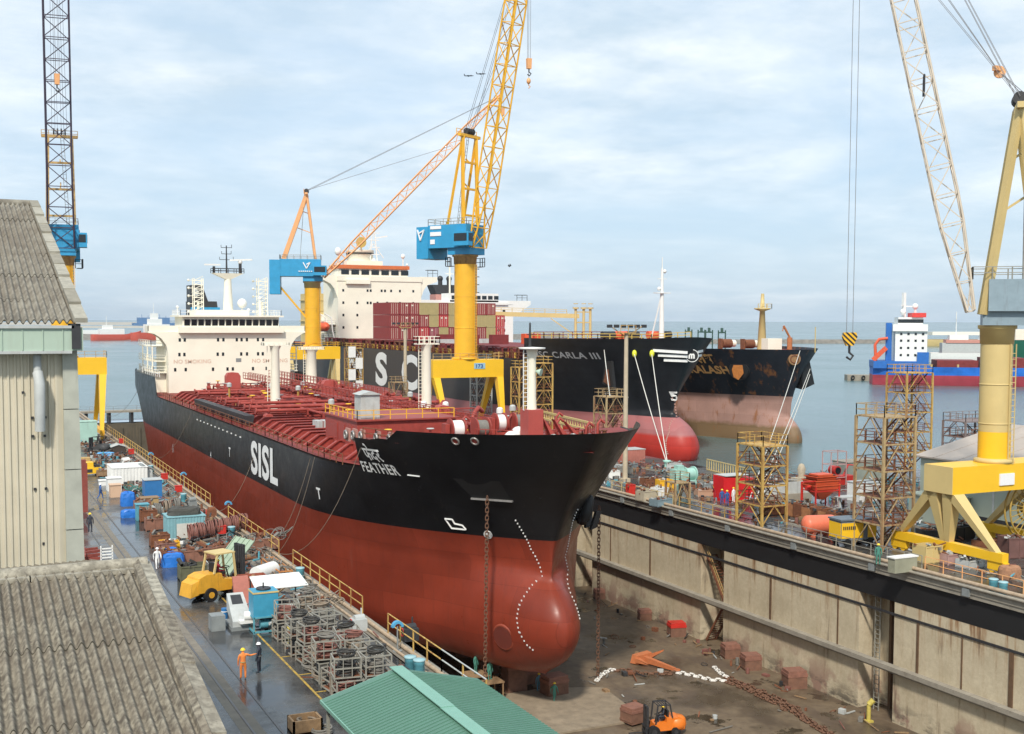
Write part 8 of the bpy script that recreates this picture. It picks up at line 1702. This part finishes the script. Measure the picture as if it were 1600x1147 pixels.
# spray machine with light
p=G(1303,760); t=thing('blasting_rig','red and grey blasting rig with a round lamp at the water edge','machine',p); mb=MB()
for x in(-1.2,1.2):
    for y in(-.8,.8): mb.bar((x,y,0),(x,y,4.4),.1)
for z in(1.2,2.8,4.4): mb.bar((-1.2,-.8,z),(1.2,-.8,z),.08); mb.bar((-1.2,.8,z),(1.2,.8,z),.08); mb.bar((-1.2,-.8,z),(-1.2,.8,z),.08); mb.bar((1.2,-.8,z),(1.2,.8,z),.08)
o=mb.build('rig_frame',M('pinkish steel',(.55,.35,.33),.6,.2)); o.parent=t
mb=MB(); mb.box((-.9,-.6,.2),(2.8,.8,1.3)); mb.cyl((-.2,-.9,2.1),(-.2,.3,2.1),.55,n=16); mb.tube([(1.4,0,1.2),(2.2,0,2.6),(3.2,0,2.5),(3.4,0,.8)],.12,6); o=mb.build('rig_body',red); o.parent=t
mb=MB(); mb.cyl((-.2,-1.,2.1),(-.2,-.9,2.1),.4,n=16); o=mb.build('round_lamp',glass); o.parent=t
p=G(1252,752); mb=MB(); mb.lathe(p,[(.5,0),(.42,.8),(.55,1.6),(.3,2.2),(.02,2.3)],14); mb.box(p+Vector((-1.2,-.6,0)),p+Vector((1.4,.6,.5))); one(mb,'vent_drum',M('tan striped drum',(.45,.38,.28),.7,.3,4),'tan upright drum on a base by the water left of the blasting rig','drum')
p=G(1323,792); t=thing('work_table','pale table with white sheets and boxes right of the red hopper','table',p); mb=MB(); mb.box((-1.3,-.7,1.1),(1.3,.7,1.2)); 
for x in(-1.,1.): mb.bar((x,0,0),(x,0,1.1),.2)
o=mb.build('table_frame',ltgrey); o.parent=t
p=G(1343,782); hut((p.x+.6,p.y,0),1.5,1.1,2.1,white,'white panel booth between the red hopper and the tallest cream tower',name='panel_booth',cat='booth',roof=ltgrey)
p=G(1348,752); hut((p.x+1,p.y+2,0),3.0,1.5,2.4,M('weathered green grey wall',(.25,.28,.24),.7,.2,1),'grey green low building behind the tallest cream tower',name='low_building',cat='building',roof=conc)
# stuff under/near the near crane
for k,(px,py,w_,d,h,m_,l) in enumerate(((1452,846,1.,.8,1.2,darkm,'black cabinet under the near crane legs'),(1495,842,1.3,.9,1.3,black,'black container box between the near crane legs'),(1430,835,.9,.7,1.,steelg,'blue grey bin left of the black cabinet'),(1540,858,1.2,.8,.9,rust,'rusty bin under the near crane beam'),(1583,870,1.,.9,1.8,M('rust purple pot',(.16,.08,.07),.8,.3),'rust purple bucket at the right edge'),(1515,886,1.,.7,.7,ltgrey,'pallet of grey sacks by the crane rail'),(1490,880,1.1,.6,.9,M('pink grey crate',(.42,.26,.24),.8,.3),'pinkish crate of scrap by the dock edge rail'),(1448,878,.9,.8,1.5,khaki,'khaki canvas heap beside the dock edge'))): bin_(G(px,py),w_,d,h,m_,l,name='storage_crate',cat='crate',junk=10,jm=[ltgrey,rust,hoseg],rz=rnd.uniform(-.3,.3))
p=G(1560,905); lump((p.x+1.2,p.y,0),.8,.7,1.0,M('brown sack',(.35,.18,.10),.9,.3,4),'sack_heap','brown sack heap beside the teal drums','sack heap',seed=9)
p=G(1410,893); mb=MB(); mb.box(p+Vector((-1.2,-.4,0)),p+Vector((1.2,.4,1.2))); mb.box(p+Vector((-1.3,-.45,1.2)),p+Vector((1.3,.45,1.3)),1); one(mb,'control_desk',[M('khaki grey box',(.30,.30,.22),.6,.2),white],'long khaki box with a white top at the dock edge','box')
# railings along the right coping
for k,(pa,pb_) in enumerate(((955,1050),(1060,1150),(1215,1330),(1335,1440),(1445,1600))):
    y0,y1=sorted((yl(pa,72.3),yl(pb_,72.3))); mm_=(khaki,ty,cage,cage,orange)[k]; t=thing('quay_railing',f"thin {('khaki','yellow','grey','grey','orange')[k]} railing on the right dock edge, {ORD[k]} section from the tanker bow",'railing',(72.3,y0,0)); n=max(2,round((y1-y0)/2.2))
    for i in range(n+1): y=y0+(y1-y0)*i/n; mb=MB(); mb.bar((72.3,y,0),(72.3,y,1.15),.06); mb.build('railing_post',mm_,t)
    for z in(1.15,.6): mb=MB(); mb.bar((72.3,y0,z),(72.3,y1,z),.05); mb.build('top_rail' if z>1 else 'mid_rail',mm_,t)
# gangway truss along the far quay edge
p=G(1095,735); e=G(1155,750); t=thing('gangway','pale yellow gangway truss lying along the far edge of the right quay','gangway',p); 
mb=MB(); n=16
for i in range(n+1): a=p.lerp(e,i/n)+Vector((1,0,0)); mb.bar(a,a+Vector((0,0,1.5)),.09); 
for z in(.1,1.5): mb.bar(p+Vector((1,0,z)),e+Vector((1,0,z)),.12)
mb.build('truss_frame',khaki,t)
t=thing('gangway','yellow ribbed gangway seen between the fore mast and the cream tower','gangway',(88,165,3)); mb=MB(); mb.bar((84,150,5.6),(88,176,5.6),.3); mb.bar((84,150,4.5),(88,176,4.5),.3)
for i in range(24): f_=i/23; mb.bar((84+4*f_,150+26*f_,4.5),(84+4*f_,150+26*f_,5.6),.14)
mb.build('truss_frame',khaki,t); mb=MB(); [mb.bar((84+4*q,150+26*q,0),(84+4*q,150+26*q,4.5),.25) for q in(.05,.5,.95)]; mb.build('truss_leg',khaki,t)
# pink-roofed hut beyond the bow
p=G(1000,722); hut((p.x-2,p.y,0),2.,1.4,2.0,M('salmon hut wall',(.45,.17,.13),.6,.15),'salmon hut with a pale roof just beyond the tanker bow',roof=ltgrey,rib=.3)
# ---- aircraft and bird
def plane(px,py,lab):
    d=ray(px,py); p=Vector((0,0,CZ))+d.normalized()*2000; t=thing('jet_aircraft',lab,'aircraft',p,'pair of aircraft'); t.rotation_euler=(0,0,-YAW-.05); m_=M('aircraft grey',(.05,.06,.08),.5,.05)
    mb=MB(); mb.lathe((0,0,0),[(.05,-8.5),(.7,-6.5),(.8,-2),(.9,3),(.5,6.5),(.05,8)],10,0,'X'); o=mb.build('fuselage',m_); o.parent=t
    for s in(-1,1): mb=MB(); mb.hexa([(-2.5,s*.6,-.1),(2.2,s*.6,-.1),(-1.2,s*6,-.2),(-2.8,s*6,-.2),(-2.5,s*.6,.12),(2.2,s*.6,.12),(-1.2,s*6,0),(-2.8,s*6,0)]); o=mb.build('wing',m_); o.parent=t
    mb=MB(); mb.hexa([(-8.4,-.1,.5),(-6,-.1,.5),(-6,.1,.5),(-8.4,.1,.5),(-8.8,-.1,3.2),(-7.8,-.1,3.2),(-7.8,.1,3.2),(-8.8,.1,3.2)]); o=mb.build('tail_fin',m_); o.parent=t
    mb=MB(); mb.lathe((3,0,.8),[(.05,-1.6),(.6,-.6),(.6,.6),(.05,1.8)],8,0,'X'); o=mb.build('canopy',m_); o.parent=t
plane(733,118.5,'left grey jet aircraft of the pair flying beside the crane jib'); plane(752,115.5,'right grey jet aircraft of the pair flying beside the crane jib')
p=Vector((0,0,CZ))+ray(796,416).normalized()*150; mb=MB(); mb.ball(p,.13,8,0,.8); mb.add([p,p+Vector((.1,.05,.35)),p+Vector((.35,.1,.05)),p+Vector((-.05,0,.3)),p+Vector((-.3,-.1,0))],[(0,1,2),(0,2,1),(0,3,4),(0,4,3)]); one(mb,'bird',black,'small dark bird in the sky above the container ship bow','bird')
# ======== uncountable litter on the ground ========
def litter(name,n,fx,fy,z,seed,dens=None,hmax=.5):
    r_=random.Random(seed); mb=MB(); i=0
    while i<n:
        x=r_.uniform(*fx); y=fy[0]+(fy[1]-fy[0])*r_.random()
        if dens and r_.random()>dens(x,y): continue
        i+=1; a=r_.uniform(0,3.14); L=r_.uniform(.15,1.2)*(1 if r_.random()<.8 else 2.2); zz=z+r_.uniform(0,hmax)**1; d=Vector((math.cos(a)*L,math.sin(a)*L,r_.uniform(-.1,.35))); p=Vector((x,y,zz+.05)); k=r_.random(); mi=r_.choice((0,0,0,1,1,2,2,3,4,5,6))
        if k<.5: mb.bar(p,p+d,r_.uniform(.04,.16),r_.uniform(.04,.12),mi)
        elif k<.75: q=r_.uniform(.1,.35); mb.box((x-q,y-q*.7,z),(x+q,y+q*.7,z+r_.uniform(.1,.55)),mi,rz=a)
        elif k<.9: mb.torus(p,r_.uniform(.15,.4),.035,'Z',9,4,mi,tilt=Matrix.Rotation(r_.uniform(-.8,.8),3,'X'))
        else: mb.cyl((x,y,z),(x,y,z+r_.uniform(.2,.7)),r_.uniform(.08,.22),n=8,mi=mi)
    o=mb.build(name,[rust,hoseg,darkm,wood,ltgrey,hoser,teal],None,'stuff'); return o
litter('quay_litter',1300,(18.4,24.1),(60,215),.01,3,lambda x,y:(.25 if y<80 else 1.)*(1. if x<21.4 else .55))
litter('quay_litter',1500,(72.8,91),(62,200),.01,4,lambda x,y:1. if x>75 or y>120 else .5)
litter('quay_litter',260,(92,93.3),(60,96),.01,6); litter('quay_litter',400,(92,112),(97,124),.01,7)
litter('dock_debris',150,(52,70.5),(62,140),-13.28,5,lambda x,y:1. if x>68 else .25,hmax=.05).data.materials[6]=wood
# ======== harbour air ========
mb=MB(); mb.box((-2500,-400,-14.5),(3500,9000,105))
hz=bpy.data.materials.new('harbour haze'); hz.use_nodes=True; nt=hz.node_tree; nt.nodes.clear(); o=nt.nodes.new('ShaderNodeOutputMaterial'); v=nt.nodes.new('ShaderNodeVolumePrincipled'); v.inputs['Density'].default_value=.00005; v.inputs['Color'].default_value=(.80,.88,.97,1); v.inputs['Anisotropy'].default_value=.3; nt.links.new(v.outputs[0],o.inputs['Volume'])
mb.build('haze',hz,None,'stuff')
